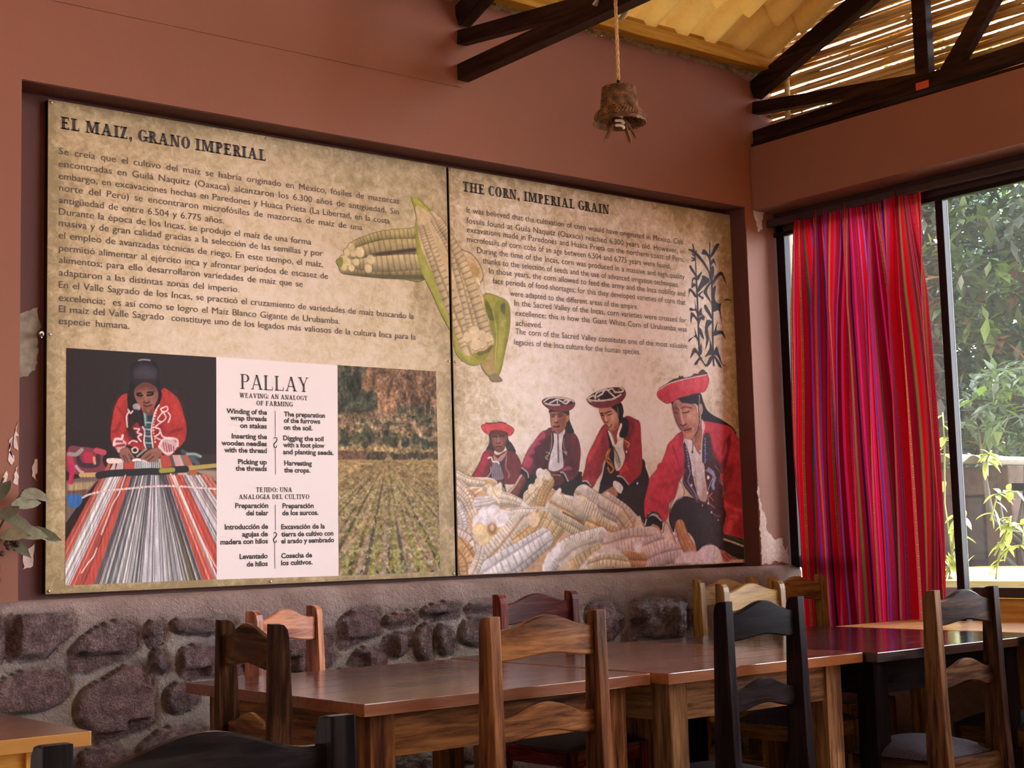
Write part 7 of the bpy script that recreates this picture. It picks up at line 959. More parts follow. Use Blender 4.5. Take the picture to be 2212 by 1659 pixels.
# ------------------------------------------------------------------ information boards
def board(label, x0, x1, pal):
    t = thing('information_board', label, 'information board', ((x0 + x1) / 2, 0, 1.02), 0, None); off = Vector(t.location)
    bm = bmesh.new(); box(bm, (x0, .0, 1.02), (x1, .006, 2.82)); o = obj('printed_sheet', bm, parchment('aged parchment print', x0, x1, 1.02, 2.82, pal), t)
    bm = bmesh.new(); box(bm, (x0 + .001, .006, 1.021), (x1 - .001, .0325, 2.819)); obj('backing', bm, M['board_edge'], t)
    for fx in (.006, .5, .994):
        for z in (1.03, 1.95, 2.81) if fx != .5 else (1.03, 2.81):
            bm = bmesh.new(); g = bmesh.ops.create_uvsphere(bm, u_segments=10, v_segments=6, radius=.006)['verts']; bmesh.ops.scale(bm, vec=(1, .6, 1), verts=g); bmesh.ops.translate(bm, vec=(x0 + fx * (x1 - x0), -.001, z), verts=g); obj('screw', bm, M['screw'], t, True)
    return t
def settle(t):
    for c in t.children:
        c.location = -Vector(t.location)
b1 = board('board in Spanish with a photograph of a weaver and one of a ploughed field', 0.0, 1.8137, (0x8e7a54, 0xb29c74, 0xccb696, 0xdac6b2)); b2 = board('board in English with four women in red jackets picking maize', 1.8274, 3.651, (0x9c8660, 0xc4ae8c, 0xe4d2c2, 0xf2e2de))
serif_lines('heading', TEXT['es_title'], 46, .235, .10, M['ink'], b1, -.0016); serif_lines('heading', TEXT['en_title'], 45, .235, .10, M['ink'], b2, -.0016)
sans_lines('paragraph', TEXT['es_body'], 36.5, M['ink_grey'], b1, -.0016); sans_lines('paragraph', TEXT['en_body'], 39, M['ink_grey'], b2, -.0016)
def flat(name, r, m, parent, y):
    bm = bmesh.new(); f = bm.faces.new([bm.verts.new((r[i] / 1000, y, 1.02 + r[i + 1] / 1000)) for i in (0, 2, 4, 6)])
    if f.normal.y > 0: f.normal_flip()
    bm.normal_update()
    if f.normal.y > 0: f.normal_flip()
    return obj(name, bm, m, parent)
flat('text_card', RECT['card'], M['card'], b1, -.0012)
serif_lines('heading', TEXT['pallay'], 59, .135, .055, M['ink'], b1, -.002); serif_lines('subheading', TEXT['card_sub'][:2], 18.5, .19, .10, M['ink'], b1, -.002); serif_lines('subheading', TEXT['card_sub'][2:], 18.5, .19, .10, M['ink'], b1, -.002)
for a, b in ((0, 3), (3, 6), (6, 8), (8, 11), (11, 14), (14, 16), (16, 18), (18, 21), (21, 23), (23, 25), (25, 28), (28, 30)): sans_lines('text_block', TEXT['card_body'][a:b], 27.5, M['ink'], b1, -.002, .0009, False)
for r in RULES:
    bm = bmesh.new(); x, z0, z1 = r[0] / 1000, 1.02 + r[1] / 1000, 1.02 + r[3] / 1000; bm.faces.new([bm.verts.new(v) for v in ((x - .0011, -.002, z1), (x + .0011, -.002, z1), (x + .0011, -.002, z0), (x - .0011, -.002, z0))]); obj('column_rule', bm, M['ink'], b1)
cv0 = Canvas(0, 0, 10, 10, 1)
for r in SW:
    bm = bmesh.new()
    p = cv0.cr(np.array(r, float).reshape(-1, 2) / 1000, False, 6); n = len(p)
    for i in range(n - 1):
        d = p[i + 1] - p[i]; q = np.array([-d[1], d[0]]) / max(1e-9, np.hypot(*d)); w = .0012 + .0016 * math.sin(PI * i / n); bm.faces.new([bm.verts.new((v[0], -.002, 1.02 + v[1])) for v in (p[i] - q * w, p[i + 1] - q * w, p[i + 1] + q * w, p[i] + q * w)])
    obj('column_ornament', bm, M['ink'], b1)
def picture(name, key, parent, y, cell, grain=.03, rect=None, lo=None, hi=None, cv=None):
    if cv is None:
        r = rect; cv = Canvas(*r, cell).run(OPS[key])
    me = cv.mesh(name, y, grain, lo, hi, rect is not None and key in ('weaver', 'field')); me.materials.append(M['print']); o = D.objects.new(name, me); link(o, parent); return cv
picture('weaver_photograph', 'weaver', b1, -.0011, 2.2, .05, (72, 26, 675, 884)); picture('field_photograph', 'field', b1, -.0011, 2.2, .10, (1224, 20, 1734, 883))
cv = picture('maize_ears_print', 'corn', b1, -.0012, 2.4, .03, (1230, 780, 2160, 1640), None, 1.8130); picture('maize_ears_print', 'corn', b2, -.0012, 2.4, .03, None, 1.8278, None, cv)
picture('maize_plants_print', 'plants', b2, -.0012, 2.6, .02, (3150, 700, 3648, 1640)); picture('women_picking_maize_print', 'people', b2, -.0013, 3.0, .04, (1828, 1, 3650, 1010))
settle(b1); settle(b2)

# ------------------------------------------------------------------ chairs
def wset(name, c0, c1, c2, r, sp=.03): return [wood(name + ' ' + a, c0, c1, c2, r, a, spec=sp) for a in 'xyz']
WOODS = {'walnut': wset('walnut stain', 0x2e1a10, 0x5a3820, 0x80562f, .30, .06), 'black': wset('ebony stain', 0x0e0a0b, 0x161011, 0x221a1b, .3, .02), 'oak': wset('oak stain', 0x4e3418, 0x7c5a2c, 0xa07c42, .33, .2), 'red': wset('red stain', 0x34100e, 0x5c241c, 0x7c4830, .3, .08),
         'cherry': wset('cherry stain', 0x4e2414, 0x84482c, 0xae7450, .28, .2), 'umber': wset('umber stain', 0x180f0b, 0x33221a, 0x5a4028, .33), 'charcoal': wset('charcoal stain', 0x0f0d0e, 0x1a1717, 0x2a2422, .26), 'brown': wset('brown stain', 0x1f120c, 0x40281a, 0x6a482a, .33)}
k = N('grey woven upholstery'); w = k.n('ShaderNodeTexWave', wave_type='BANDS', bands_direction='DIAGONAL'); w.inputs['Scale'].default_value = 60; w.inputs['Distortion'].default_value = 9; w.inputs['Detail'].default_value = 3; k.l(k.coord(), w.inputs[0]); k.base(k.ramp(w.outputs['Fac'], [(.2, 0x26222a), (.8, 0x484250)])); k.rough(.85, .2); k.bump(w.outputs['Fac'], .3, .002); M['fabric'] = k.m
M['fabric_dark'] = plain('black and shaded upholstery', 0x241e22, .6, .3)  # near-black; on several chairs it puts the under-table shade into the colour
def wave_rail(z0, z1, up, dn, half, th, y, n=28):
    bm = bmesh.new(); rows = []
    for i in range(n + 1):
        x = -half + 2 * half * i / n; q = min(1, abs(x) / half * 1.12); h = .5 + .5 * math.cos(PI * q); zt, zb = z1 + up * h, z0 + dn * h; yc = y - .010 * (1 - (x / half) ** 2); e = .004
        rows.append([bm.verts.new((x, yc + a, b)) for a, b in ((-th / 2 + e, zb), (th / 2 - e, zb), (th / 2, zb + e), (th / 2, zt - e), (th / 2 - e, zt), (-th / 2 + e, zt), (-th / 2, zt - e), (-th / 2, zb + e))])
    for a, b in zip(rows, rows[1:]):
        for j in range(8): bm.faces.new((a[j], a[(j + 1) % 8], b[(j + 1) % 8], b[j]))
    bm.faces.new(rows[0]); bm.faces.new(rows[-1][::-1]); bmesh.ops.recalc_face_normals(bm, faces=bm.faces); return bm
CHM = {}
def chair_parts(wd, dark):
    key = (wd, dark)
    if key in CHM: return CHM[key]
    mx, my, mz = WOODS[wd]; out = []
    prof = [(-.060, 0), (-.012, 0), (.045, .40), (.042, .50), (.026, .925), (.022, .945), (.012, .957), (-.002, .96), (-.022, .96), (-.034, .50), (-.040, .40)]
    for s in (-1, 1):
        bm = bmesh.new(); prism(bm, prof, 'x', s * .19 - .0185, s * .19 + .0185, .003); out.append(('back_post', mesh_of(bm, 'back_post', mz)))
    out.append(('top_rail', mesh_of(wave_rail(.838, .922, .034, .014, .173, .022, .004), 'top_rail', mx))); out.append(('lower_rail', mesh_of(wave_rail(.622, .684, .036, .022, .173, .020, .010), 'lower_rail', mx)))
    for s in (-1, 1):
        bm = bmesh.new(); prism(bm, [(s * .185 - .019, .355), (s * .185 + .019, .355), (s * .185 + .019, .393), (s * .185 - .019, .393)], 'z', 0, .385, .003); out.append(('front_leg', mesh_of(bm, 'front_leg', mz)))
    for nm, a, b, mm in [('seat_rail', (-.172, -.012, .325), (.172, .012, .388), mx), ('seat_rail', (-.166, .362, .325), (.166, .385, .385), mx), ('side_rail', (-.196, .04, .325), (-.174, .358, .385), my), ('side_rail', (.174, .04, .325), (.196, .358, .385), my), ('stretcher', (-.176, .17, .15), (.176, .192, .18), mx), ('stretcher', (-.194, .0, .15), (-.176, .36, .18), my), ('stretcher', (.176, .0, .15), (.194, .36, .18), my)]:
        bm = bmesh.new(); box(bm, a, b, .003); out.append((nm, mesh_of(bm, nm, mm)))
    bm = bmesh.new(); n = 14; V = []
    for i in range(n + 1):
        r = []
        for j in range(n + 1):
            a, b = i / n, j / n; e = (min(1, 6 * min(a, 1 - a)) * min(1, 6 * min(b, 1 - b))) ; x = -.168 + .336 * a; 
            if b > .12: x = (-.195 + .39 * a)
            r.append(bm.verts.new((x, .022 + .375 * b, .392 + .022 * e ** .5 + .030 * math.sin(PI * a) * math.sin(PI * b))))
        V.append(r)
    for i in range(n):
        for j in range(n): bm.faces.new((V[i][j], V[i + 1][j], V[i + 1][j + 1], V[i][j + 1]))
    ed = [e for e in bm.edges if e.is_boundary]; g = bmesh.ops.extrude_edge_only(bm, edges=ed)['geom']
    for v in [q for q in g if isinstance(q, bmesh.types.BMVert)]: v.co.z = .386
    bmesh.ops.recalc_face_normals(bm, faces=bm.faces)
    out.append(('seat_cushion', mesh_of(bm, 'seat_cushion', M['fabric_dark' if dark else 'fabric'], True)))
    CHM[key] = out; return out
def chair(label, x, y, deg, wd, H=.96, w=.38, dark=False, group='ladder-back dining chairs'):
    t = thing('dining_chair', label, 'chair', (x, y, 0), math.radians(deg), group); t.scale = (w / .38, 1, H / .96)
    for n, me in chair_parts(wd, dark): obj(n, me, None, t)
    return t
chair('walnut brown chair, back to us, before the reddish brown table', .617, -2.0, 1, 'walnut', .963, .388, True)
chair('black chair with its back to us in front of the light brown middle table', 1.481, -2.02, 4, 'black', .963, .362, True)
chair('dark brown chair with grey cushion, back to us, at the black table by the window', 2.434, -2.10, 2, 'umber', .958, .367, False)
chair('brown chair seen side-on at the short end of the reddish brown table', -.055, -1.565, -97, 'brown', .966, .37, True)
chair('light reddish chair facing us across the reddish brown table', .63, -.58, 207, 'cherry', .952, .385, True)
chair('red-stained chair facing us between the stone wall and the brown tables', 1.794, -.56, 182, 'red', .956, .385, True)
chair('oak chair tucked in at the black table, overlapping the other two oak chairs', 2.83, -.77, 182, 'oak', .958, .375)
chair('oak chair farthest from the curtain, backed against the stone wall', 3.10, -.375, 180, 'oak', .964, .36)
chair('oak chair directly in front of the curtain', 3.575, -.40, 182, 'oak', .96, .36)
chair('charcoal chair in the foreground whose top rail crosses the bottom edge', -1.172, -3.45, -3, 'charcoal', .942, .379, True)
chair('dark chair cut by the right edge of the photo, back to us', 3.27, -1.98, 0, 'umber', .975, .37, True)

# ------------------------------------------------------------------ tables
def table(label, x0, x1, y0, y1, tops, body, rz=0, h=.75, inset=.055, leg=.078):
    cx, cy = (x0 + x1) / 2, (y0 + y1) / 2; t = thing('dining_table', label, 'table', (cx, cy, 0), math.radians(rz), 'wooden restaurant tables'); a, b = (x1 - x0) / 2, (y1 - y0) / 2
    bm = bmesh.new(); n = 6
    for i in range(n): box(bm, (-a, -b + 2 * b * i / n, h - .034), (a, -b + 2 * b * (i + 1) / n - .0012, h), .0024)
    obj('tabletop', bm, tops[0], t); mx, my, mz = body
    for sx in (-1, 1):
        for sy in (-1, 1):
            bm = bmesh.new(); px, py = sx * (a - inset - leg / 2), sy * (b - inset - leg / 2); g = leg / 2; prism(bm, [(px - g, py - g), (px + g, py - g), (px + g, py + g), (px - g, py + g)], 'z', 0, h - .034, .006); obj('leg', bm, mz, t)
    for s in (-1, 1):
        bm = bmesh.new(); box(bm, (-a + inset + leg, s * (b - inset - .022) - .012, h - .155), (a - inset - leg, s * (b - inset - .022) + .012, h - .034), .002); obj('apron', bm, mx, t)
        bm = bmesh.new(); box(bm, (s * (a - inset - .022) - .012, -b + inset + leg, h - .155), (s * (a - inset - .022) + .012, b - inset - leg, h - .034), .002); obj('apron', bm, my, t)
    return t
def TT(n, a, b, c, r=.17, e=None):
    m = wood(n + ' tabletop', a, b, c, r, 'x', 1.0, 0, 1.0)
    if e:      # the sawn edges took less stain than the top
        t = m.node_tree; p = t.nodes['Principled BSDF']; src = p.inputs['Base Color'].links[0].from_socket; ge = t.nodes.new('ShaderNodeTexCoord'); sp = t.nodes.new('ShaderNodeSeparateXYZ'); mx = t.nodes.new('ShaderNodeMix'); mx.data_type = 'RGBA'; mt = t.nodes.new('ShaderNodeMath'); mt.operation = 'GREATER_THAN'; mt.inputs[1].default_value = .75
        t.links.new(ge.outputs['Normal'], sp.inputs[0]); t.links.new(sp.outputs[2], mt.inputs[0]); t.links.new(mt.outputs[0], mx.inputs[0]); hue = t.nodes.new('ShaderNodeMix'); hue.data_type = 'RGBA'; hue.inputs[0].default_value = .5; t.links.new(src, hue.inputs[6]); hue.inputs[7].default_value = (*lin(e), 1); t.links.new(hue.outputs[2], mx.inputs[6]); t.links.new(src, mx.inputs[7]); t.links.new(mx.outputs[2], p.inputs['Base Color'])
    return [m]
table('reddish brown plank-topped table between the side-on brown chair and the walnut brown chair', .118, 1.158, -1.852, -.84, TT('mahogany', 0x2a140e, 0x46241a, 0x64382a, .17, 0x7a4a2c), WOODS['walnut'])
table('middle table with light brown legs and orange front edge', 1.188, 2.128, -1.90, -.79, TT('chestnut', 0x301a14, 0x4c2c22, 0x684236, .17, 0xa0602c), wset('pale walnut', 0x4c3524, 0x74563a, 0x90704c, .40))
table('black polished table reflecting the curtain', 2.137, 3.195, -1.955, -.825, TT('ebony', 0x100b0c, 0x181113, 0x22191b, .15), WOODS['black'], 0, .75, .085)
table('pale table under the curtain in the sunlight', 3.225, 3.775, -1.86, -.905, TT('pine', 0xa87040, 0xc48c58, 0xd4a270, .3), WOODS['oak'], 0, .75, .05, .06)
table('honey-coloured table at the lower left corner, cut by the frame', -1.75, -.605, -1.80, -.80, TT('honey', 0x381e12, 0x543422, 0x704a30, .2, 0xc08a3c), wset('honey', 0xa8742e, 0xc08c40, 0xd0a054, .4))

# ------------------------------------------------------------------ hanging lamp
def lamp(x, y):
    t = thing('pendant_lamp', 'woven wicker basket lamp hanging on a twisted rope from the roof', 'lamp', (x, y, 2.70))
    bm = bmesh.new(); top = 1.12
    for s in range(3):
        pts = [(.0045 * math.cos(2 * PI * s / 3 + q * .55), .0045 * math.sin(2 * PI * s / 3 + q * .55), .205 + q * (top - .205) / 110) for q in range(111)]; tube(bm, pts, .0048, 6)
    obj('rope', bm, plain('sisal rope', 0xb08c5c, .85, .2, .25, 90, .3), t, True)
    bm = bmesh.new(); tube(bm, [(0, 0, .182), (0, 0, .208)], .0075, 10); tube(bm, [(0, 0, .188), (.008, .002, .182), (.010, .0, .170)], .004, 8); obj('cable_clamp', bm, M['frame_black'], t, True)
    k = N('wicker'); a = k.n('ShaderNodeTexNoise'); a.inputs['Scale'].default_value = 28; k.l(k.coord(), a.inputs[0]); k.base(k.ramp(a.outputs['Fac'], [(.3, 0x3e2818), (.5, 0x664428), (.7, 0x8a6440)])); k.rough(.7, .25); wk = k.m; sh = bmesh.new(); NS = 40
    def rad(z): return .072 + (.172 - z) / .105 * .012 if z > .07 else .084 + (.07 - z) / .07 * .034
    for i in range(22):
        z = .172 - i * .0048; pts = [(rad(z) * math.cos(q) + (.0022 if (int(q / (2 * PI) * NS) + i) % 2 else -.0022) * math.cos(q), rad(z) * math.sin(q) + (.0022 if (int(q / (2 * PI) * NS) + i) % 2 else -.0022) * math.sin(q), z) for q in [2 * PI * j / (NS * 2) for j in range(NS * 2 + 1)]]; tube(sh, pts, .0027, 5, False)
    for i in range(10):
        r = .008 + i * .0066; tube(sh, [(r * math.cos(2 * PI * j / 30), r * math.sin(2 * PI * j / 30), .173) for j in range(31)], .0036, 5, False)
    for j in range(NS): q = 2 * PI * j / NS; tube(sh, [(rad(z) * math.cos(q), rad(z) * math.sin(q), z) for z in (.172, .12, .07)], .002, 4, False)
    obj('basket_shade', sh, wk, t, True); br = bmesh.new()
    for s in range(4):
        for dr in (-1, 1):
            pts = [((.098 + .008 * math.sin(11 * q + s * PI / 2)) * math.cos(dr * q) * (1 + .10 * (-math.cos(11 * q + s * PI / 2))), (.098 + .008 * math.sin(11 * q + s * PI / 2)) * math.sin(dr * q) * (1 + .10 * (-math.cos(11 * q + s * PI / 2))), .060 + .016 * math.cos(11 * q + s * PI / 2)) for q in [2 * PI * j / 130 for j in range(131)]]; tube(br, pts, .0042, 5, False)
    obj('braided_rim', br, wk, t, True); fl = bmesh.new()
    for i in range(8): r, z = .098 + i * .0027, .056 - i * .0045; tube(fl, [(r * math.cos(2 * PI * j / 60) + .001 * math.sin(j * 2.1), r * math.sin(2 * PI * j / 60), z + .0018 * math.sin(j * 3 + i * 2)) for j in range(61)], .003, 5, False)
    obj('flared_lip', fl, wk, t, True)
    for a in (-.35, .75, 2.75):
        bm = bmesh.new(); d = Vector((math.cos(a - .62), math.sin(a - .62), 0)); q = Vector((-d.y, d.x, 0)) * .005
        for s in (-1, 1): tube(bm, [d * .006 + q * s + Vector((0, 0, .065)), d * .030 + q * s * 1.2 + Vector((0, 0, .030)), d * .066 + q * s + Vector((0, 0, -.036))], .0056, 6)
        tube(bm, [d * .066 - q + Vector((0, 0, -.036)), d * .070 + Vector((0, 0, -.042)), d * .066 + q + Vector((0, 0, -.036))], .0056, 6); obj('wicker_prong', bm, wk, t, True)
    bm = bmesh.new(); pts = [(.017 * math.cos(q), .017 * math.sin(q), .085 - q * .0032) for q in [i * .35 for i in range(72)]]; tube(bm, pts, .0062, 8); tube(bm, [(0, 0, .14), (0, 0, .085)], .02, 14); obj('spiral_bulb', bm, plain('white glass tube', 0xe8dcd0, .3, .5, .02), t, True)
lamp(1.785, -1.15); _l = [o for o in D.objects if o.name == 'pendant_lamp'][0]; _l.scale = (.86, .86, .93); _l.location.z = 2.715
bm = bmesh.new()
for s in range(2): tube(bm, [(1.80 - .006 * s + .006 * math.cos(q * 1.1 + PI * s), -1.02 - q * .012, 3.245 + q * .016 + .006 * math.sin(q * 1.1 + PI * s)) for q in range(16)], .006, 6)
tag(obj('rope_end', bm, plain('pale rope', 0xa89884, .85, .2, .2, 80)), 'frayed pale rope lashed over the truss beside the hanging lamp', 'rope')
bm = bmesh.new(); tube(bm, [(1.915, -1.04, 3.205), (1.905, -1.3, 3.42), (1.90, -1.7, 3.66)], .0095, 10); tag(obj('conduit_pipe', bm, plain('grey conduit', 0xa49c94, .4, .5), None, True), 'grey conduit pipe running up beside the truss under the tiles', 'pipe')

# ------------------------------------------------------------------ dried plant in a vase at the left edge
t = thing('dried_plant', 'red clay vase of dried grey-green leaves on the ledge beside the Spanish board', 'plant', (-.275, -.14, 1.003))
bm = bmesh.new(); lathe(bm, [(.001, 0), (.034, 0), (.05, .03), (.062, .08), (.058, .13), (.036, .165), (.040, .185), (.033, .185), (.028, .16)], 28); obj('vase', bm, plain('glazed red clay', 0x6e2e26, .22, .5), t, True)
lf = plain('dried leaf', 0x84826c, .7, .25, .3, 30); ls = plain('dried dark leaf', 0x55543f, .7, .25, .3, 30)
def leaf(bm, base, dr, L, Wd, droop=.3, curl=.25, ref=(0, 0, 1)):
    dr = Vector(dr).normalized(); s = dr.cross(Vector(ref));
    if s.length < .05: s = Vector((1, 0, 0))
    s.normalize(); n = s.cross(dr); R = []
    for i in range(6):
        q = i / 5; w = Wd * math.sin(PI * min(1, q * .93 + .07)) ** .8 / 2; c = Vector(base) + dr * L * q - Vector((0, 0, 1)) * droop * L * q * q
        R.append([bm.verts.new(c - s * w + n * w * curl), bm.verts.new(c), bm.verts.new(c + s * w + n * w * curl)])
    for a, b in zip(R, R[1:]):
        for j in (0, 1): bm.faces.new((a[j], a[j + 1], b[j + 1], b[j]))
stems = [((.02, -.005, .18), (.075, -.02, .30), (.13, -.025, .38)), ((.01, -.02, .18), (.08, -.035, .235), (.14, -.04, .24)), ((-.02, 0, .18), (-.05, -.02, .3), (-.09, -.03, .4)), ((0, .0, .18), (.02, -.02, .32), (.06, -.03, .42))]
bm = bmesh.new()
for st in stems: tube(bm, st, .0035, 6)
obj('stem', bm, plain('dry stem', 0x4a3a2c, .8), t, True)
rr = random.Random(4)
for base, dr, L, wd, m in [((.09, -.025, .325), (.9, -.1, .32), .10, .055, lf), ((.12, -.025, .36), (.9, -.2, .25), .085, .05, lf), ((.13, -.025, .375), (1, -.1, -.15), .09, .04, lf), ((.06, -.02, .29), (.6, -.2, -.25), .12, .07, ls), ((.05, -.02, .28), (.3, -.5, .5), .1, .06, lf), ((.08, -.035, .235), (.9, -.3, .1), .12, .06, lf), ((.12, -.04, .24), (1, -.1, -.02), .13, .05, ls), ((.14, -.04, .24), (1, -.05, -.2), .11, .045, lf), ((.05, -.03, .22), (.5, -.6, .2), .1, .06, lf), ((.06, -.03, .225), (.8, -.3, -.5), .1, .05, ls), ((-.05, -.02, .3), (-.5, -.3, .6), .12, .06, lf), ((.03, -.02, .33), (.3, -.3, .8), .12, .05, ls)]:
    bm = bmesh.new(); leaf(bm, base, dr, L * 1.05, wd * .85, .25, .22, (rr.uniform(-.5, .3), -.8, rr.uniform(-.1, .5))); obj('leaf', bm, m, t, True)
bm = bmesh.new()
for i in range(26): g = bmesh.ops.create_icosphere(bm, subdivisions=1, radius=rr.uniform(.005, .011))['verts']; bmesh.ops.translate(bm, vec=(.085 + rr.gauss(0, .018), -.045 + rr.gauss(0, .01), .205 + rr.gauss(0, .016)), verts=g)
obj('seed_head', bm, plain('dry brown seed head', 0x402820, .85), t)
bm = bmesh.new(); tube(bm, [(-.02, .012, 1.95), (-.02, -.002, 1.95)], .009, 8); tube(bm, [(-.02, -.002, 1.95), (-.022, -.012, 1.944), (-.024, -.006, 1.936)], .004, 6); tag(obj('wall_hook', bm, M['screw']), 'small steel hook on the wall beside the left board', 'hook')

# ------------------------------------------------------------------ garden outside the window
bm = bmesh.new(); box(bm, (4.07, -14, -.3), (30, 20, -.1)); g_ = struct('ground', bm, plain('pale dusty yard', 0x80745f, .9, .1, .15, 2))
bm = bmesh.new(); box(bm, (4.6, .95, -.1), (13.5, 1.15, 2.9)); 
lw = plain('whitewashed wall', 0xe4d0c8, .85, .2, .08, 3, .2); 
bm.free(); bm = bmesh.new(); prism(bm, [(5.1, .80), (5.4, 1.02), (5.4, 1.5), (5.1, 1.5)], 'z', -.1, 3.4); tag(obj('white_gatepost', bm, lw), 'whitewashed post outside, seen between window frame and curtain', 'post')
ad = plain('adobe brick', 0x52443c, .9, .1, .3, 7, .6); t = thing('adobe_hut', 'ruined adobe hut with a white corrugated cap under the trees', 'hut', (8.35, 1.42, -.1))
bm = bmesh.new(); box(bm, (-.2, -1.7, 0), (.2, -.12, 1.15), .03); box(bm, (-.22, -.12, 0), (.2, .12, 1.62), .02); box(bm, (-.22, .34, 0), (.2, .62, 1.66), .02); box(bm, (-.24, -.12, 1.52), (.2, .62, 1.74), .02); box(bm, (-.2, .62, 0), (.2, 2.6, 1.5), .03); box(bm, (-.1, .1, 0), (.2, .36, 1.55)); obj('wall', bm, ad, t)
bm = bmesh.new(); box(bm, (-.235, .135, 1.02), (-.19, .33, 1.50)); obj('doorway', bm, plain('dark old boards', 0x3a302c, .9), t)
xs = np.linspace(-.4, .4, 14); ys = np.linspace(-.15, .72, 60); X, Y = np.meshgrid(xs, ys); me = grid_mesh('corrugated_cap', np.stack([X, Y, 1.77 + .035 * np.sin(Y * 23) + .10 * (Y + .1)], -1)); me.materials.append(plain('white roofing sheet', 0xa8a49e, .6)); o = D.objects.new('corrugated_cap', me); link(o, t)
bm = bmesh.new(); rr = random.Random(3)
for i in range(160):
    g = bmesh.ops.create_icosphere(bm, subdivisions=1, radius=rr.uniform(.07, .2))['verts']; bmesh.ops.scale(bm, vec=(1, 1, .7), verts=g); bmesh.ops.translate(bm, vec=(rr.uniform(6.9, 8.0), rr.uniform(-.5, 5.5), rr.uniform(-.1, .62)), verts=g)
tag(obj('rubble_bank', bm, plain('garden rubble', 0x46443e, .9, .1, .3, 9, .5)), 'bank of grey garden rubble below the adobe hut', 'rubble', None, 'stuff')
lm = []
for nme, c in (('deep green leaf', 0x3a4e34), ('mid green leaf', 0x526c42), ('bright green leaf', 0x6a883e), ('grey green leaf', 0x66766c), ('yellow green leaf', 0x8a9638), ('brown leaf', 0x9a7050), ('pale branch', 0x4c463f)):
    k = N(nme); d = k.n('ShaderNodeBsdfDiffuse'); tl = k.n('ShaderNodeBsdfTranslucent'); mx = k.n('ShaderNodeMixShader'); mx.inputs[0].default_value = .35; gl = k.n('ShaderNodeBsdfGlossy'); gl.inputs['Roughness'].default_value = .4; m2 = k.n('ShaderNodeMixShader'); m2.inputs[0].default_value = .07
    f = k.noise(k.coord(), 9); cl = lin(c); r = k.ramp(f, [(.3, tuple(x * .8 for x in cl)), (.7, tuple(min(1, x * 1.2) for x in cl))]); k.l(r, d.inputs[0]); k.l(r, tl.inputs[0]); k.l(d.outputs[0], mx.inputs[1]); k.l(tl.outputs[0], mx.inputs[2]); k.l(mx.outputs[0], m2.inputs[1]); k.l(gl.outputs[0], m2.inputs[2]); k.l(m2.outputs[0], k.o.inputs[0]); lm.append(k.m)
def foliage(c, rad, n, L, seed, wts):
    r = random.Random(seed); bm = bmesh.new(); cl = []
    for i in range(n // 9): 
        while True:
            p = Vector((r.uniform(-1, 1), r.uniform(-1, 1), r.uniform(-1, 1)))
            if .25 < p.length < 1: break
        cl.append(Vector((p.x * rad[0], p.y * rad[1], p.z * rad[2])) + Vector(c))
    for p in cl:
        mi = r.choices(range(6), wts)[0]; ax = Vector((r.gauss(0, 1), r.gauss(0, 1), r.gauss(0, .5))).normalized()
        for j in range(9):
            d = (ax * .5 + Vector((r.gauss(0, 1), r.gauss(0, 1), r.gauss(-.1, .6)))).normalized(); f0 = len(bm.faces); l = L * r.uniform(.6, 1.3); s = d.cross(Vector((0, 0, 1)))
            if s.length < .1: continue
            s.normalize(); b = p + ax * (j - 4) * L * .22; w = l * r.uniform(.16, .24); n_ = s.cross(d); q = b + d * l; mm = b + d * l * .5 - Vector((0, 0, .06 * l))
            v = [bm.verts.new(x) for x in (b, mm - s * w + n_ * w * .3, q - Vector((0, 0, .15 * l)), mm + s * w + n_ * w * .3, mm)]
            for f in ((0, 1, 4), (1, 2, 4), (2, 3, 4), (3, 0, 4)): bm.faces.new([v[i] for i in f]).material_index = mi
    return bm
def tree(label, x, y, h, c, rad, n, L, seed, wts, cat='tree', name='tree'):
    t = thing(name, label, cat, (x, y, -.1), 0, None); r = random.Random(seed); bm = bmesh.new()
    tube(bm, [(0, 0, 0), (.05, .03, h * .4), (-.04, .08, h * .75), (.1, .1, h)], [.07, .055, .04, .02], 8)
    for i in range(9): a = r.uniform(0, 6.28); z = h * r.uniform(.35, .9); tube(bm, [(0, .04, z), (.4 * math.cos(a), .4 * math.sin(a), z + .25), (.9 * rad[0] * math.cos(a), .9 * rad[1] * math.sin(a), z + r.uniform(.2, .9))], [.026, .018, .008], 6)
    obj('trunk', bm, lm[6], t, True); obj('foliage', foliage(c, rad, n, L, seed, wts), lm[:6], t); return t
tree('broad leafy tree filling the upper window pane', 9.6, 2.6, 2.6, (0, 0, 3.5), (1.0, 2.0, 1.75), 10500, .19, 1, (30, 34, 10, 18, 3, 5))
tree('dark green tree behind the adobe hut', 11.3, 4.0, 3.0, (0, 0, 2.6), (1.2, 2.8, 2.6), 9000, .2, 2, (40, 26, 8, 22, 2, 3))
tree('tree with pale leaves seen left of the window mullion', 9.3, 4.6, 2.6, (0, 0, 2.4), (.9, 1.2, 1.8), 4200, .17, 5, (16, 34, 22, 12, 8, 8))
tree('tall grey-green tree at the back of the garden', 13.5, 6.0, 4.0, (0, 0, 3.6), (1.5, 4.6, 3.6), 15000, .30, 8, (34, 30, 8, 24, 2, 2))
tree('tree added out of view to shade the adobe hut from the sun', 10.4, -1.2, 4.6, (0, .9, 5.6), (2.0, 1.9, 1.1), 5200, .32, 31, (34, 30, 8, 24, 2, 2))  # unseen tree, added on the sun line to keep the hut in shade
tree('thin bare-stemmed young tree in front of the adobe hut', 7.7, .85, 1.7, (0, .1, 2.15), (.5, .5, .32), 420, .15, 11, (30, 40, 6, 24, 0, 0), 'tree', 'young_tree')
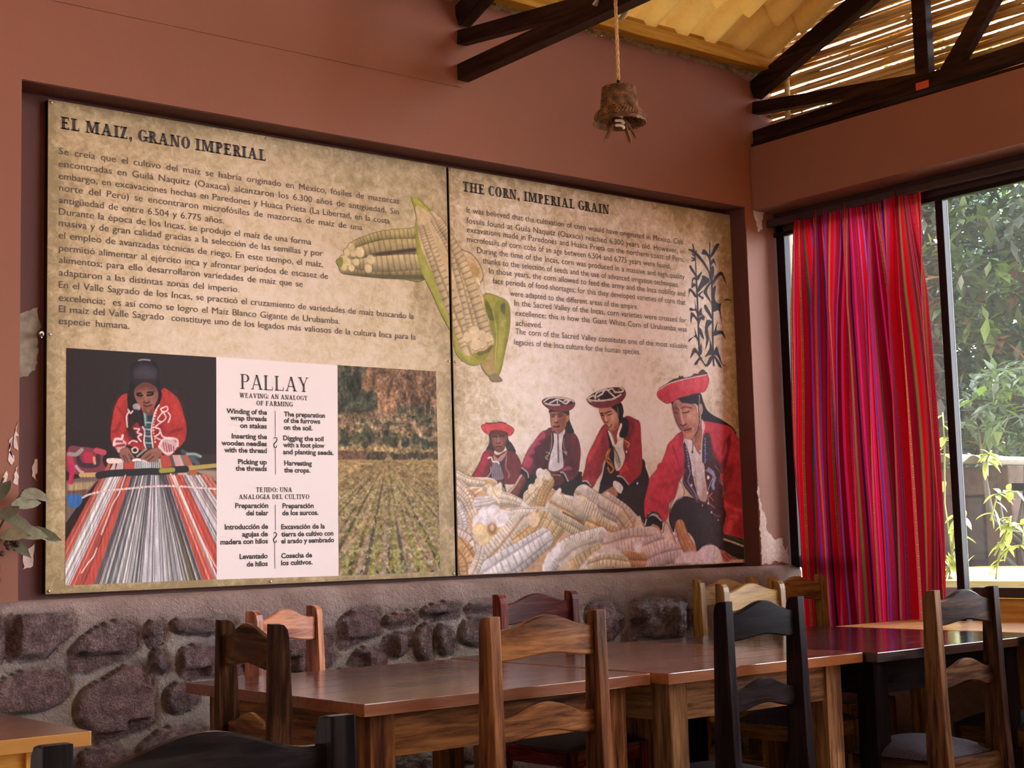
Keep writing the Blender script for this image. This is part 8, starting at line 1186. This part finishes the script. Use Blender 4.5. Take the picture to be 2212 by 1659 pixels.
# shrub left of the mullion; pink-red leaves stand in for the curtain's reflection
tree('shrub with pink-red leaves standing in for the curtain reflected in the glass', 7.4, 2.25, 1.3, (0, 0, 1.3), (.35, .42, 1.1), 900, .13, 21, (8, 10, 6, 4, 4, 0), 'shrub', 'garden_shrub')
o = [c for c in D.objects if c.name == 'garden_shrub'][0]; bm = foliage((0, 0, 1.9), (.3, .36, .8), 1100, .10, 22, (1, 1, 1, 1, 1, 1)); obj('reflection_leaves', bm, [plain('pink red leaf %d' % i, c, .7) for i, c in enumerate((0xb84a40, 0xc86a5a, 0xb04878, 0xd08a80, 0xc04a50, 0x9a4a4a))], o)
def vine(label, base, paths, n, seed, L=.055):
    t = thing('climbing_vine', label, 'vine', base); r = random.Random(seed); bm = bmesh.new(); lfm = bmesh.new()
    for pth in paths:
        tube(bm, pth, .0045, 6); pv = [Vector(p) for p in pth]
        for i in range(n):
            s = r.uniform(0, len(pv) - 1.001); a = pv[int(s)].lerp(pv[int(s) + 1], s % 1); leaf(lfm, a, (r.gauss(0, .5), r.gauss(0, 1), r.gauss(-.35, .5)), L * r.uniform(.6, 1.35), L * r.uniform(.4, .6), .4)
    obj('stem', bm, lm[4], t, True); obj('leaves', lfm, lm[4], t, True); return t
vine('yellow-green vine sprays close outside the right window pane', (4.7, -.8, .0), [[(0, .04, .9), (0, .02, 1.0), (0, -.02, 1.10), (.0, -.10, 1.18), (0, -.16, 1.17)], [(0, .05, 1.2), (0, .0, 1.335), (0, -.06, 1.345), (0, -.12, 1.34)], [(0, .06, 1.5), (0, .02, 1.56)], [(0, .05, .95), (0, -.04, 1.06), (0, -.14, 1.075), (0, -.3, 1.08)], [(0, .04, 1.02), (0, -.05, 1.16), (0, -.07, 1.22)]], 13, 5, .07)
vine('yellow-green vine with broad leaves between curtain and window mullion', (4.7, -.5, .0), [[(0, 0, .3), (0, -.02, .9), (0, .02, 1.3), (0, -.0, 1.62), (0, .0, 1.78)], [(0, .02, .9), (0, -.05, 1.22), (0, -.10, 1.26)], [(0, 0, .3), (0, .04, .85), (0, -.03, 1.05)]], 15, 6, .085)
t = thing('garden_table', 'sunlit yellow plank table outside beyond the glass', 'table', (5.6, .1, -.1)); bm = bmesh.new()
for i in range(5): box(bm, (-1.1 + i * .5, -2.6, .965), (-.605 + i * .5, .75, 1.0), .004)
obj('tabletop', bm, wood('sunlit pine planks', 0x8a7c48, 0x9a8e58, 0xa69c6a, .6, 'y'), t)
for sx in (-1, 1.3):
    for sy in (-2.4, .55): bm = bmesh.new(); box(bm, (sx - .04, sy - .04, 0), (sx + .04, sy + .04, .965), .004); obj('leg', bm, WOODS['brown'][2], t)
bm = bmesh.new(); box(bm, (-1.06, -2.5, .90), (-1.03, .65, .965)); obj('apron', bm, WOODS['brown'][1], t)
t = thing('garden_chair', 'orange wooden chair back standing in the garden at the right edge', 'chair', (7.6, .55, -.1), .3); bm = bmesh.new(); box(bm, (-.02, -.2, .95), (.02, .2, 1.42), .02); bmesh.ops.rotate(bm, matrix=Matrix.Rotation(-.12, 3, 'X'), cent=(0, 0, .9), verts=bm.verts); obj('backrest', bm, wood('orange wood', 0xb87038, 0xcf8a4c, 0xdc9c5e, .5, 'z'), t)
for s in (-1, 1): bm = bmesh.new(); box(bm, (-.02, s * .17 - .02, 0), (.02, s * .17 + .02, .96)); obj('leg', bm, WOODS['oak'][2], t)
bm = bmesh.new(); box(bm, (-.38, -.2, .44), (.02, .2, .48), .006); obj('seat', bm, WOODS['oak'][1], t)
for s in (-1, 1): bm = bmesh.new(); box(bm, (-.36, s * .17 - .02, 0), (-.32, s * .17 + .02, .44)); obj('leg', bm, WOODS['oak'][2], t)
t = thing('potted_shrub', 'clump of bright strap leaves on the garden table behind the curtain hem', 'plant', (4.75, -.50, .9)); bm = bmesh.new(); rr = random.Random(8)
for i in range(26): a = rr.uniform(0, 6.28); leaf(bm, (0, 0, .0), (.5 * math.cos(a), .5 * math.sin(a), rr.uniform(.8, 1.6)), rr.uniform(.12, .22), .03, .25)
obj('leaves', bm, lm[4], t, True)
